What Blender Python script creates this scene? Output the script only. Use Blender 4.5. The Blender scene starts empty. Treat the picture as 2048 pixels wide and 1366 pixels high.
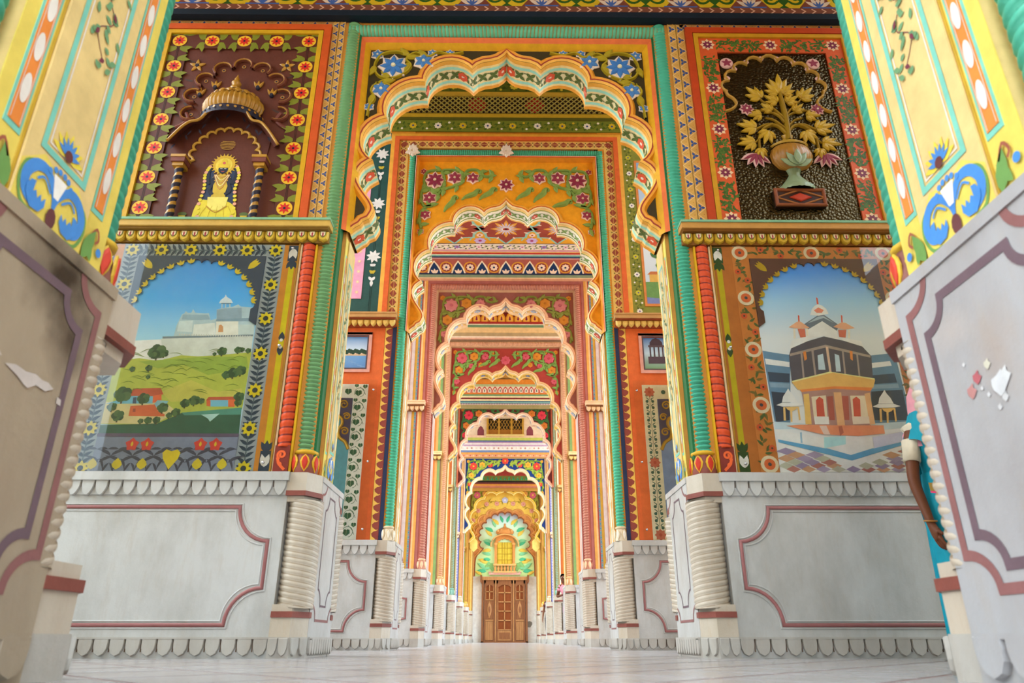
import bpy, math, random
from mathutils import Vector, Matrix
random.seed(7)
SC = bpy.context.scene
COL = SC.collection
PI = math.pi
# ------------------------------------------------------------------ camera, sky, light, exposure
cd = bpy.data.cameras.new('camera'); cam = bpy.data.objects.new('camera', cd); COL.objects.link(cam)
cd.sensor_width = 36.0; cd.lens = 24.852; cd.clip_start = 0.02
cam.location = (0, 0, 0.114)
cam.rotation_euler = (math.radians(90 + 22.876), 0, math.radians(-0.5636))
cd.dof.use_dof = True; cd.dof.focus_distance = 8.5; cd.dof.aperture_fstop = 3.2
SC.camera = cam
wd = bpy.data.worlds.new('sky'); SC.world = wd; wd.use_nodes = True
bg = wd.node_tree.nodes['Background']
bg.inputs[0].default_value = (0.76, 0.89, 1.0, 1); bg.inputs[1].default_value = 3.4
sl = bpy.data.lights.new('hazy_sun', 'SUN'); sun = bpy.data.objects.new('hazy_sun', sl); COL.objects.link(sun)
sl.energy = 1.1; sl.angle = math.radians(50); sl.color = (1, .97, .92)
sun.rotation_euler = (math.radians(48), 0, math.radians(-86))
SC.view_settings.view_transform = 'Standard'; SC.view_settings.look = 'None'
SC.view_settings.exposure = 1.0; SC.view_settings.gamma = 1.0; SC.view_settings.use_curve_mapping = False

# ------------------------------------------------------------------ materials
def lin(h):
    h = h.lstrip('#'); o = []
    for i in (0, 2, 4):
        c = int(h[i:i + 2], 16) / 255
        o.append(c / 12.92 if c <= .04045 else ((c + .055) / 1.055) ** 2.4)
    return o
MATS = {}
def _nodes(name):
    m = bpy.data.materials.new(name); m.use_nodes = True
    nt = m.node_tree; return m, nt, nt.nodes['Principled BSDF']
def _mix(nt, fac, a, b):
    n = nt.nodes.new('ShaderNodeMix'); n.data_type = 'RGBA'
    if isinstance(fac, float): n.inputs[0].default_value = fac
    else: nt.links.new(fac, n.inputs[0])
    for i, c in ((6, a), (7, b)):
        if isinstance(c, (list, tuple)): n.inputs[i].default_value = (*c[:3], 1)
        else: nt.links.new(c, n.inputs[i])
    return n.outputs[2]
def _noise(nt, scale, detail=3, rough=.55, vec=None, stretch=None):
    g = nt.nodes.new('ShaderNodeNewGeometry'); n = nt.nodes.new('ShaderNodeTexNoise')
    n.inputs['Scale'].default_value = scale; n.inputs['Detail'].default_value = detail; n.inputs['Roughness'].default_value = rough
    src = g.outputs['Position']
    if stretch:
        mp = nt.nodes.new('ShaderNodeMapping'); mp.inputs['Scale'].default_value = stretch
        nt.links.new(src, mp.inputs[0]); src = mp.outputs[0]
    nt.links.new(src, n.inputs['Vector']); return n.outputs['Fac']
def _ramp(nt, src, a, b):
    n = nt.nodes.new('ShaderNodeMapRange'); n.inputs[1].default_value = a; n.inputs[2].default_value = b
    nt.links.new(src, n.inputs[0]); return n.outputs[0]
def P(h, rough=.48, var=.14, metal=0.0):
    """painted plaster: one colour, brush mottling, faint relief"""
    key = (h, rough, metal)
    if key in MATS: return MATS[key]
    m, nt, b = _nodes('paint_' + h.lstrip('#') + ('_metal' if metal else ''))
    c = lin(h); d = [x * (1 - var) for x in c]; e = [min(1, x * (1 + var * .5)) for x in c]
    f = _ramp(nt, _noise(nt, 9, 4, .65), .3, .7)
    nt.links.new(_mix(nt, f, d, e), b.inputs['Base Color']); b.inputs['Specular IOR Level'].default_value = .22 if rough > .4 else .5
    b.inputs['Roughness'].default_value = rough; b.inputs['Metallic'].default_value = metal
    bp = nt.nodes.new('ShaderNodeBump'); bp.inputs['Strength'].default_value = .12; bp.inputs['Distance'].default_value = .01
    nt.links.new(_noise(nt, 45, 3), bp.inputs['Height']); nt.links.new(bp.outputs[0], b.inputs['Normal'])
    MATS[key] = m; return m
def marble(name, a='#BDBDBA', g='#88847A', amt=.62, warm='#A89A88', stain=None):
    if name in MATS: return MATS[name]
    m, nt, b = _nodes(name)
    f = _ramp(nt, _noise(nt, 2.2, 6, .62, stretch=(1.4, 1.4, .7)), .40, .74)
    s = nt.nodes.new('ShaderNodeMath'); s.operation = 'MULTIPLY'; s.inputs[1].default_value = amt; nt.links.new(f, s.inputs[0])
    col = _mix(nt, s.outputs[0], lin(a), lin(g))
    f2 = _ramp(nt, _noise(nt, 7, 5, .7, stretch=(3, 3, .5)), .52, .85)
    s2 = nt.nodes.new('ShaderNodeMath'); s2.operation = 'MULTIPLY'; s2.inputs[1].default_value = .45; nt.links.new(f2, s2.inputs[0])
    col = _mix(nt, s2.outputs[0], col, lin(warm))
    if stain:   # soot smudges with a place of their own on the stone
        for (c, r, colr, k) in stain:
            gp = nt.nodes.new('ShaderNodeNewGeometry'); vd = nt.nodes.new('ShaderNodeVectorMath'); vd.operation = 'SUBTRACT'
            nt.links.new(gp.outputs['Position'], vd.inputs[0]); vd.inputs[1].default_value = c
            vm = nt.nodes.new('ShaderNodeVectorMath'); vm.operation = 'DIVIDE'; vm.inputs[1].default_value = r; nt.links.new(vd.outputs[0], vm.inputs[0])
            ln = nt.nodes.new('ShaderNodeVectorMath'); ln.operation = 'LENGTH'; nt.links.new(vm.outputs[0], ln.inputs[0])
            ad = nt.nodes.new('ShaderNodeMath'); ad.operation = 'MULTIPLY_ADD'; ad.inputs[1].default_value = .9
            nt.links.new(_noise(nt, 9, 4), ad.inputs[0]); nt.links.new(ln.outputs['Value'], ad.inputs[2])
            rr = nt.nodes.new('ShaderNodeMapRange'); rr.inputs[1].default_value = 1.5; rr.inputs[2].default_value = .55
            rr.inputs[3].default_value = 0; rr.inputs[4].default_value = k; nt.links.new(ad.outputs[0], rr.inputs[0])
            col = _mix(nt, rr.outputs[0], col, lin(colr))
    nt.links.new(col, b.inputs['Base Color']); b.inputs['Roughness'].default_value = .42
    bp = nt.nodes.new('ShaderNodeBump'); bp.inputs['Strength'].default_value = .18; bp.inputs['Distance'].default_value = .01
    nt.links.new(_noise(nt, 30, 5), bp.inputs['Height']); nt.links.new(bp.outputs[0], b.inputs['Normal'])
    MATS[name] = m; return m
def grad(name, stops, rough=.5):
    """printed picture tone running up the board (its own paint)"""
    if name in MATS: return MATS[name]
    m, nt, b = _nodes(name); tc = nt.nodes.new('ShaderNodeTexCoord'); sp = nt.nodes.new('ShaderNodeSeparateXYZ')
    nt.links.new(tc.outputs['Generated'], sp.inputs[0]); cr = nt.nodes.new('ShaderNodeValToRGB')
    while len(cr.color_ramp.elements) < len(stops): cr.color_ramp.elements.new(.5)
    for e, (p, h) in zip(cr.color_ramp.elements, stops): e.position = p; e.color = (*lin(h), 1)
    nt.links.new(sp.outputs[2], cr.inputs[0])
    f = _ramp(nt, _noise(nt, 5, 5, .6), .3, .75)
    s = nt.nodes.new('ShaderNodeMath'); s.operation = 'MULTIPLY'; s.inputs[1].default_value = .07; nt.links.new(f, s.inputs[0])
    nt.links.new(_mix(nt, s.outputs[0], cr.outputs[0], (.9, .9, .9)), b.inputs['Base Color']); b.inputs['Roughness'].default_value = rough
    MATS[name] = m; return m
def hammered(name, h):
    m, nt, b = _nodes(name); b.inputs['Base Color'].default_value = (*lin(h), 1); b.inputs['Metallic'].default_value = .85; b.inputs['Roughness'].default_value = .24
    g = nt.nodes.new('ShaderNodeNewGeometry'); v = nt.nodes.new('ShaderNodeTexVoronoi'); v.inputs['Scale'].default_value = 40
    nt.links.new(g.outputs['Position'], v.inputs['Vector']); bp = nt.nodes.new('ShaderNodeBump'); bp.invert = True
    bp.inputs['Strength'].default_value = .35; bp.inputs['Distance'].default_value = .02
    nt.links.new(v.outputs['Distance'], bp.inputs['Height']); nt.links.new(bp.outputs[0], b.inputs['Normal']); return m
def glass(name):
    m = bpy.data.materials.new(name); m.use_nodes = True; nt = m.node_tree; nt.nodes.clear()
    o = nt.nodes.new('ShaderNodeOutputMaterial'); mx = nt.nodes.new('ShaderNodeMixShader'); fr = nt.nodes.new('ShaderNodeFresnel')
    tr = nt.nodes.new('ShaderNodeBsdfTransparent'); gl = nt.nodes.new('ShaderNodeBsdfGlossy'); gl.inputs['Roughness'].default_value = .015
    fr.inputs[0].default_value = 1.27; tr.inputs[0].default_value = (.97, .985, .98, 1)
    nt.links.new(fr.outputs[0], mx.inputs[0]); nt.links.new(tr.outputs[0], mx.inputs[1]); nt.links.new(gl.outputs[0], mx.inputs[2]); nt.links.new(mx.outputs[0], o.inputs[0]); return m
def floor_mat(name, a, b_, rough):
    m, nt, b = _nodes(name)
    f = _ramp(nt, _noise(nt, 3.0, 6, .65), .40, .75)
    nt.links.new(_mix(nt, f, lin(a), lin(b_)), b.inputs['Base Color']); b.inputs['Roughness'].default_value = rough
    bp = nt.nodes.new('ShaderNodeBump'); bp.inputs['Strength'].default_value = .03; bp.inputs['Distance'].default_value = .01
    nt.links.new(_noise(nt, 14, 3), bp.inputs['Height']); nt.links.new(bp.outputs[0], b.inputs['Normal']); return m
def wood(name, a, b_):
    m, nt, b = _nodes(name)
    f = _ramp(nt, _noise(nt, 6, 6, .6, stretch=(6, 6, .5)), .3, .7)
    nt.links.new(_mix(nt, f, lin(a), lin(b_)), b.inputs['Base Color']); b.inputs['Roughness'].default_value = .5; return m
STONE = marble('marble'); STONE_R = marble('marble_right', '#A6A298', '#7E786C', .6)
GLASS = glass('pane_glass')
STEEL = P('#B8B8B8', .25, .05, 1.0)

# ------------------------------------------------------------------ mesh builder
class Fr:
    def __init__(s, o, U, V, W):
        s.o = Vector(o); s.U = Vector(U); s.V = Vector(V); s.W = Vector(W)
    def __call__(s, u, v, w=0.0): return s.o + s.U * u + s.V * v + s.W * w
    def at(s, u, v, w=0.0): return Fr(s(u, v, w), s.U, s.V, s.W)
F0 = Fr((0, 0, 0), (1, 0, 0), (0, 1, 0), (0, 0, 1))
XYZ = F0
class MB:
    def __init__(s): s.v = []; s.f = []; s.mi = []; s.mats = []; s.ix = {}
    def m(s, mat):
        if mat.name not in s.ix: s.ix[mat.name] = len(s.mats); s.mats.append(mat)
        return s.ix[mat.name]
    def add(s, pts, faces, mat):
        n = len(s.v); s.v += [Vector(p) for p in pts]; k = s.m(mat)
        for f in faces: s.f.append([i + n for i in f]); s.mi.append(k)
        return s
    def poly(s, fr, pts, w, mat):
        w += (len(s.f) % 41) * 1.5e-5      # paint layers never share a plane
        return s.add([fr(u, v, w) for u, v in pts], [list(range(len(pts)))], mat)
    def plate(s, fr, pts, w0, w1, mat, side=None):
        n = len(pts); s.add([fr(u, v, w1) for u, v in pts], [list(range(n))], mat)
        s.add([fr(u, v, w0) for u, v in pts] + [fr(u, v, w1) for u, v in pts], [[i, (i + 1) % n, n + (i + 1) % n, n + i] for i in range(n)], side or mat)
        return s
    def bplate(s, fr, pts, w0, w1, mat, ins=.7, side=None):
        """plate with a pulled-in, domed top: carved relief"""
        n = len(pts); cu = sum(p[0] for p in pts) / n; cv = sum(p[1] for p in pts) / n; wm = w0 + (w1 - w0) * .55
        top = [(cu + (u - cu) * ins, cv + (v - cv) * ins) for u, v in pts]; j = (len(s.f) % 23) * 4e-5; w1 += j; wm += j
        s.add([fr(u, v, w0) for u, v in pts] + [fr(u, v, wm) for u, v in pts], [[i, (i + 1) % n, n + (i + 1) % n, n + i] for i in range(n)], side or mat)
        s.add([fr(u, v, wm) for u, v in pts] + [fr(u, v, w1) for u, v in top], [[i, (i + 1) % n, n + (i + 1) % n, n + i] for i in range(n)] + [list(range(n, 2 * n))], mat)
        return s
    def box(s, fr, u0, u1, v0, v1, w0, w1, mat):
        p = [fr(u, v, w) for w in (w0, w1) for u, v in ((u0, v0), (u1, v0), (u1, v1), (u0, v1))]
        return s.add(p, [[3, 2, 1, 0], [4, 5, 6, 7], [0, 1, 5, 4], [1, 2, 6, 5], [2, 3, 7, 6], [3, 0, 4, 7]], mat)
    def rect(s, fr, u0, u1, v0, v1, w, mat): return s.poly(fr, [(u0, v0), (u1, v0), (u1, v1), (u0, v1)], w, mat)
    def disc(s, fr, u, v, w, r, mat, n=14, rv=None, a=0):
        rv = rv or r
        return s.poly(fr, [(u + r * math.cos(a + 2 * PI * i / n), v + rv * math.sin(a + 2 * PI * i / n)) for i in range(n)], w, mat)
    def leaf(s, fr, u, v, w, L, wd, a, mat, relief=0, curl=0, ins=.6):
        pts = []
        for t, h in ((0, 0), (.18, .34), (.42, .5), (.7, .36), (1, 0), (.7, -.36), (.42, -.5), (.18, -.34)):
            x = t * L; y = h * wd + curl * t * t * L
            pts.append((u + x * math.cos(a) - y * math.sin(a), v + x * math.sin(a) + y * math.cos(a)))
        return s.bplate(fr, pts, w, w + relief, mat, ins) if relief else s.poly(fr, pts, w, mat)
    def flower(s, fr, u, v, w, r, n, pet, cen=None, out=None, a0=PI / 2, wd=None, relief=0, rc=.28, dw=.0015):
        wd = wd or 2 * r * math.sin(PI / n) * (.95 if out else 1.15)
        if out:
            for i in range(n): s.leaf(fr, u, v, w, r, wd, a0 + 2 * PI * i / n, out, relief)
            w += (relief * .6 or dw); r *= .84; wd *= .56
        for i in range(n): s.leaf(fr, u, v, w, r, wd, a0 + 2 * PI * i / n, pet, relief)
        if cen:
            if relief: s.bplate(fr, [(u + r * rc * math.cos(2 * PI * i / 8), v + r * rc * math.sin(2 * PI * i / 8)) for i in range(8)], w, w + relief * 1.4, cen)
            else: s.disc(fr, u, v, w + dw, r * rc, cen, 10)
        return s
    def ribbon(s, fr, path, wd, w, mat, closed=False, taper=None):
        P_ = [Vector((p[0], p[1])) for p in path]; n = len(P_); L = []; R = []
        for i in range(n):
            a = P_[(i - 1) % n] if (closed or i) else P_[0]; b = P_[(i + 1) % n] if (closed or i < n - 1) else P_[-1]
            d0 = (P_[i] - a); d1 = (b - P_[i])
            d0 = d0.normalized() if d0.length > 1e-7 else d1.normalized(); d1 = d1.normalized() if d1.length > 1e-7 else d0
            t = (d0 + d1); t = t.normalized() if t.length > 1e-4 else d0
            nn = Vector((-t.y, t.x)); k = wd / 2 / max(.45, abs(nn.dot(Vector((-d0.y, d0.x)))))
            if taper: k *= taper(i / (n - 1))
            L.append(P_[i] + nn * k); R.append(P_[i] - nn * k)
        w += (len(s.f) % 43) * 1.5e-5; pts = [fr(p.x, p.y, w) for p in L + R]; m = n if closed else n - 1
        return s.add(pts, [[i, (i + 1) % n, n + (i + 1) % n, n + i] for i in range(m)], mat)
    def half(s, fr, path, r, w, mat, closed=False, h=None, taper=None, n_=4):
        """half-round moulding laid on the frame along a path"""
        P_ = [Vector((p[0], p[1])) for p in path]; n = len(P_); rows = []
        for i in range(n):
            a = P_[(i - 1) % n] if (closed or i) else P_[0]; b = P_[(i + 1) % n] if (closed or i < n - 1) else P_[-1]
            d0 = P_[i] - a; d1 = b - P_[i]
            d0 = d0.normalized() if d0.length > 1e-7 else d1.normalized(); d1 = d1.normalized() if d1.length > 1e-7 else d0
            t = d0 + d1; t = t.normalized() if t.length > 1e-4 else d0
            nn = Vector((-t.y, t.x)); k = 1 / max(.45, abs(nn.dot(Vector((-d0.y, d0.x)))))
            rr = r * (taper(i / (n - 1)) if taper else 1)
            rows.append([fr(P_[i].x + nn.x * k * rr * math.cos(PI * j / n_), P_[i].y + nn.y * k * rr * math.cos(PI * j / n_), w + (h or r) * (rr / r) * math.sin(PI * j / n_)) for j in range(n_ + 1)])
        c = n_ + 1; m = n if closed else n - 1
        return s.add([p for r_ in rows for p in r_], [[i * c + j, i * c + j + 1, ((i + 1) % n) * c + j + 1, ((i + 1) % n) * c + j] for i in range(m) for j in range(n_)], mat)
    def lathe(s, c, prof, n, mat, a0=0, a1=2 * PI, sx=1, sy=1, mats=None, flute=0, nf=0):
        c = Vector(c); full = abs(a1 - a0 - 2 * PI) < 1e-6; na = n if full else n + 1; pts = []
        for r, z in prof:
            for i in range(na):
                a = a0 + (a1 - a0) * i / n; rr = r * (1 - flute * (.5 + .5 * math.cos(a * nf))) if nf else r
                pts.append(c + Vector((rr * sx * math.cos(a), rr * sy * math.sin(a), z)))
        for j in range(len(prof) - 1):
            fs = [[j * na + i, j * na + (i + 1) % na, (j + 1) * na + (i + 1) % na, (j + 1) * na + i] for i in range(n)]
            if j == 0: s.add(pts, fs, mats[j] if mats else mat); base = len(s.v) - len(pts)
            else:
                k = s.m(mats[j] if mats else mat)
                for f in fs: s.f.append([x + base for x in f]); s.mi.append(k)
        return s
    def rope(s, p0, p1, r, pitch, amp, mat, groove=None, nang=14, sub=4, hand=1, ref=None, tilt=1, sub_g=1):
        """twisted rope shaft: helical ridges with sharp grooves"""
        p0 = Vector(p0); p1 = Vector(p1); ax = p1 - p0; L = ax.length; ax.normalize()
        ref = Vector(ref) if ref else (Vector((0, -1, 0)) if abs(ax.y) < .9 else Vector((0, 0, 1)))
        e1 = (ref - ax * ref.dot(ax)).normalized(); e2 = ax.cross(e1)
        rows = int(L / pitch + tilt + 2) * sub + 1; pts = []; k0 = s.m(mat); k1 = s.m(groove or mat); base = len(s.v)
        for i in range(rows):
            t = (i % sub) / sub
            for j in range(nang):
                a = 2 * PI * j / nang; z = (i / sub + hand * (a / (2 * PI) if a <= PI else a / (2 * PI) - 1) * tilt - tilt * .5) * pitch
                q = r - amp + amp * math.sin(PI * t) ** .7 if t else r - amp
                z = min(max(z, 0), L)
                s.v.append(p0 + ax * z + (e1 * math.cos(a) + e2 * math.sin(a)) * q)
        for i in range(rows - 1):
            g = (i % sub) >= sub - sub_g and groove
            for j in range(nang):
                if j == nang // 2 and tilt: continue      # the seam faces the wall
                s.f.append([base + i * nang + j, base + i * nang + (j + 1) % nang, base + (i + 1) * nang + (j + 1) % nang, base + (i + 1) * nang + j]); s.mi.append(k1 if g else k0)
        return s
    def tube(s, path, r, mat, n=6, taper=None):
        P_ = [Vector(p) for p in path]; N = len(P_); base = len(s.v); k = s.m(mat)
        for i in range(N):
            t = (P_[min(i + 1, N - 1)] - P_[max(i - 1, 0)]).normalized()
            ref = Vector((0, 0, 1)) if abs(t.z) < .9 else Vector((1, 0, 0))
            e1 = (ref - t * ref.dot(t)).normalized(); e2 = t.cross(e1); rr = r * (taper(i / (N - 1)) if taper else 1)
            for j in range(n): s.v.append(P_[i] + (e1 * math.cos(2 * PI * j / n) + e2 * math.sin(2 * PI * j / n)) * rr)
        for i in range(N - 1):
            for j in range(n): s.f.append([base + i * n + j, base + i * n + (j + 1) % n, base + (i + 1) * n + (j + 1) % n, base + (i + 1) * n + j]); s.mi.append(k)
        for e in (0, N - 1): s.f.append([base + e * n + j for j in range(n)]); s.mi.append(k)
        return s
    def mesh(s, name, org=Vector((0, 0, 0)), smooth=False):
        me = bpy.data.meshes.new(name); me.from_pydata([v - org for v in s.v], [], s.f)
        for m in s.mats: me.materials.append(m)
        me.polygons.foreach_set('material_index', s.mi)
        if smooth: me.polygons.foreach_set('use_smooth', [True] * len(s.f))
        me.update(); return me
    def build(s, name, parent=None, smooth=False, label=None, kind=None):
        org = ORG[parent.name] if parent else Vector((0, 0, 0))
        ob = bpy.data.objects.new(name, s.mesh(name, org, smooth)); COL.objects.link(ob)
        if parent: ob.parent = parent
        ORG[ob.name] = org
        if label: ob['label'] = label
        if kind: ob['kind'] = kind
        return ob
ORG = {}
def thing(name, label, cat, loc, group=None):
    o = bpy.data.objects.new(name, None); COL.objects.link(o); o.empty_display_size = .1
    o.location = loc; o['label'] = label; o['category'] = cat; ORG[o.name] = Vector(loc)
    if group: o['group'] = group
    return o
def struct(name, loc=(0, 0, 0), label=None):
    o = bpy.data.objects.new(name, None); COL.objects.link(o); o.empty_display_size = .1
    o.location = loc; o['kind'] = 'structure'; ORG[o.name] = Vector(loc)
    if label: o['label'] = label
    return o
def inst(me, name, parent, fr, u, v, w=0.0, rot=0.0, sc=1.0, label=None):
    """one more copy of a piece, sharing its mesh"""
    U, V, W = fr.U, fr.V, fr.W
    if U.cross(V).dot(W) < 0: U = -U; rot = -rot
    c, s_ = math.cos(rot), math.sin(rot); A = U * c + V * s_; B = V * c - U * s_
    if isinstance(sc, (int, float)): sc = (sc, sc, sc)
    M = Matrix((A * sc[0], B * sc[1], W * sc[2])).transposed().to_4x4(); M.translation = fr(u, v, w) - ORG[parent.name]
    ob = bpy.data.objects.new(name, me); COL.objects.link(ob); ob.parent = parent; ob.matrix_basis = M
    ORG[ob.name] = ORG[parent.name]
    if label: ob['label'] = label
    return ob
def arc3(a, b, c, n):
    """points of the circle through a, b, c"""
    ax, ay = a; bx, by = b; cx, cy = c
    d = 2 * (ax * (by - cy) + bx * (cy - ay) + cx * (ay - by))
    ux = ((ax * ax + ay * ay) * (by - cy) + (bx * bx + by * by) * (cy - ay) + (cx * cx + cy * cy) * (ay - by)) / d
    uy = ((ax * ax + ay * ay) * (cx - bx) + (bx * bx + by * by) * (ax - cx) + (cx * cx + cy * cy) * (bx - ax)) / d
    r = math.hypot(ax - ux, ay - uy); t0 = math.atan2(ay - uy, ax - ux); t1 = math.atan2(by - uy, bx - ux); t2 = math.atan2(cy - uy, cx - ux)
    def norm(t, ref, s): 
        while s * (t - ref) < 0: t += s * 2 * PI
        return t
    for s in (1, -1):
        q1 = norm(t1, t0, s); q2 = norm(t2, t0, s)
        if s * (q2 - q1) >= 0 and abs(q2 - t0) < 2 * PI: break
    return [(ux + r * math.cos(t0 + (q2 - t0) * i / n), uy + r * math.sin(t0 + (q2 - t0) * i / n)) for i in range(n + 1)]
def smooth_path(pts, n=6):
    """Catmull-Rom through points"""
    P_ = [Vector(p) for p in pts]; out = []
    for i in range(len(P_) - 1):
        p0 = P_[max(i - 1, 0)]; p1 = P_[i]; p2 = P_[i + 1]; p3 = P_[min(i + 2, len(P_) - 1)]
        for j in range(n):
            t = j / n
            out.append(.5 * (2 * p1 + (p2 - p0) * t + (2 * p0 - 5 * p1 + 4 * p2 - p3) * t * t + (3 * p1 - p0 - 3 * p2 + p3) * t ** 3))
    out.append(P_[-1]); return [tuple(p) for p in out]
def spiral(u, v, r0, r1, a0, turns, n=16):
    return [(u + (r0 + (r1 - r0) * i / n) * math.cos(a0 + turns * 2 * PI * i / n), v + (r0 + (r1 - r0) * i / n) * math.sin(a0 + turns * 2 * PI * i / n)) for i in range(n + 1)]
# ------------------------------------------------------------------ layout of the corridor
PITCH = 3.786
def YC(k): return 1.80 + PITCH * k
def WF(k, s): return Fr((0, YC(k) - .44, 0), (s, 0, 0), (0, 0, 1), (0, -1, 0))       # front of a wall, u = distance from the axis
def IF(k, s): return Fr((s * 1.37, YC(k), 0), (0, 1, 0), (0, 0, 1), (-s, 0, 0))      # inner face of a pier, u = along the corridor
SIDE = {-1: 'left', 1: 'right'}
ORD = ['foreground', 'first', 'second', 'third', 'fourth', 'fifth', 'sixth', 'seventh', 'eighth']
# ------------------------------------------------------------------ ground and floor
gr = MB(); gr.box(XYZ, -60, 60, -40, 75, -.25, -.06, floor_mat('paving', '#C9C0B2', '#B5AA9A', .8)); g = gr.build('ground'); g['kind'] = 'structure'
INLAY = floor_mat('pink_inlay_stone', '#8A6E6C', '#755A58', .3)
TILE = [floor_mat('white_floor_marble', '#A8A6A6', '#908C8A', .20), floor_mat('white_floor_marble_b', '#A39F9E', '#958F8C', .20)]
fl = MB(); fl.box(XYZ, -4.8, 4.8, -3, 34, -.06, -.0015, INLAY); floor = fl.build('floor'); floor['kind'] = 'structure'
tm = []
for t in TILE:
    b = MB(); q = .935; b.plate(F0, [(0, -.345 * q), (.33 * q, 0), (0, .345 * q), (-.33 * q, 0)], -.0015, .0, t); tm.append(b.mesh('floor_tile'))
rest = MB()
for j in range(-2, 92):
    for i in range(-7, 8):
        x = .02 + .66 * i + (.33 if j % 2 else 0); y = 2.845 + .345 * j
        if abs(x) > 4.7 or y > 33.5: continue
        if 2.2 < y < 9.4 and abs(x) < 4.2:
            o = bpy.data.objects.new('floor_tile', tm[(i * 7 + j * 3) % 5 % 2]); COL.objects.link(o); o.parent = floor; o.location = (x, y, 0)
        else: rest.plate(XYZ.at(x, y), [(0, -.323), (.309, 0), (0, .323), (-.309, 0)], -.0015, 0, TILE[(i * 7 + j * 3) % 5 % 2])
rest.build('far_floor_tiles', floor, kind='stuff')

# ------------------------------------------------------------------ wall cores, upper walls, ceilings
CEIL = [6.75, 8.5, 7.16, 7.95, 7.45, 7.4, 6.35, 6.35]
FTOP = {1: 5.66, 2: 7.44, 3: 6.80, 4: 7.12, 5: 6.615, 6: 6.03, 7: 5.62, 8: 5.75}
WALLC = ['#E3C27E', '#C98A3A', '#D8902E', '#B8695C', '#C8A060', '#9C8A5A', '#D8A45A', '#C08A3E', '#C9A060']
def XW(k): return 4.60 if k <= 1 else (3.76 if k == 2 else (2.9 if k < 7 else 2.42))      # how far the walls reach sideways
UB = .03      # the upper walls are thinner than their plinths: back plane, measured from the pier axis
for k in range(-1, 9):
    top = max(CEIL[max(k - 1, 0)], CEIL[max(0, min(k, 7))]) + .15; yb = YC(k) + (UB if k > 0 else .325); nm = ORD[k] + ' gateway' if k >= 0 else 'gateway behind the camera'
    for s in (-1, 1):
        w = struct('wall_' + SIDE[s], (s * 2.5, YC(k), 0), '%s plastered wall of the %s' % (SIDE[s], nm))
        b = MB(); b.box(XYZ, *sorted((s * 1.42, s * (XW(k) + .00))), YC(k) - .44, yb + (.1 if k <= 0 else 0), 1.2 if k >= 0 else 0, top, P(WALLC[k])); b.build('wall_core', w)
        b = MB(); b.box(XYZ, *sorted((s * 1.372, s * 1.5)), YC(k) - (.325 if k else .305), yb if k else YC(k) + .305, 1.2 if k >= 0 else 0, top, P(WALLC[k])); b.build('pier_core', w)
        if k < 0: b = MB(); b.box(XYZ, *sorted((s * 1.35, s * (XW(k) + .01))), YC(k) - .5, YC(k) + .5, 0, 1.23, STONE); b.build('dado', w)
    if k != 0:
        w = struct('wall_upper', (0, YC(k), FTOP.get(k, 5.4)), 'wall over the arch of the %s' % nm)
        b = MB(); b.box(XYZ, -1.45, 1.45, YC(k) - .43, yb, FTOP.get(k, 5.4) - .12, top, P(WALLC[k])); b.build('wall_core', w)
CEILS = []
CC = ['#8A5A20', '#6A5A1E', '#E09A28', '#C8862E', '#C89040', '#C8A060', '#9A7A3A', '#C8A060']
for bq in range(0, 8):
    bi = max(bq, 0); c = struct('ceiling', (0, YC(bq) + PITCH / 2, CEIL[bi]), 'ceiling of the bay behind the %s gateway' % ORD[bq] if bq >= 0 else 'ceiling over the camera')
    b = MB(); b.box(XYZ, -XW(bq + 1) - .1, XW(bq + 1) + .1, YC(bq) + UB, YC(bq + 1) - .43, CEIL[bi], CEIL[bi] + .3, P(CC[bi])); b.build('ceiling_slab', c); CEILS.append(c)

# ------------------------------------------------------------------ marble plinths with twisted colonettes
RINGC = P('#84493F', .45); LINE_A = P('#8E605E', .5); LINE_B = P('#6E5A62', .5); PINKM = P('#9A6462', .45)
BASE_C = marble('marble_base', '#B2AEA6', '#82786A', .6)
COLM = marble('marble_column', '#C2B6A4', '#96866F', .55, '#AA8C6A'); GRV = marble('marble_groove', '#A08E78', '#78664E', .5)
SLOT = P('#6E5A4A', .7)
def notched(u0, u1, v0, v1, cu, cv, n=8, st=0):
    """rectangle whose corners are bitten by concave quarter rounds"""
    p = []
    for (cx, cy, a0) in ((u1, v1, -PI / 2), (u0, v1, 0), (u0, v0, PI / 2), (u1, v0, PI)):
        sx = 1 if cx == u1 else -1; sy = 1 if cy == v1 else -1
        q = []
        for i in range(n + 1):
            t = i / n * PI / 2
            q.append((cx - sx * cu * (1 - (1 - math.cos(t)) * 1) if False else cx - sx * cu * math.cos(t), cy - sy * cv * math.sin(t)))
        # q runs from the vertical-side... ends: (cx-cu, cy) and (cx, cy-cv)
        if (sx, sy) in ((1, 1), (-1, -1)): q = q[::-1]
        p += q
    return p
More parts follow.
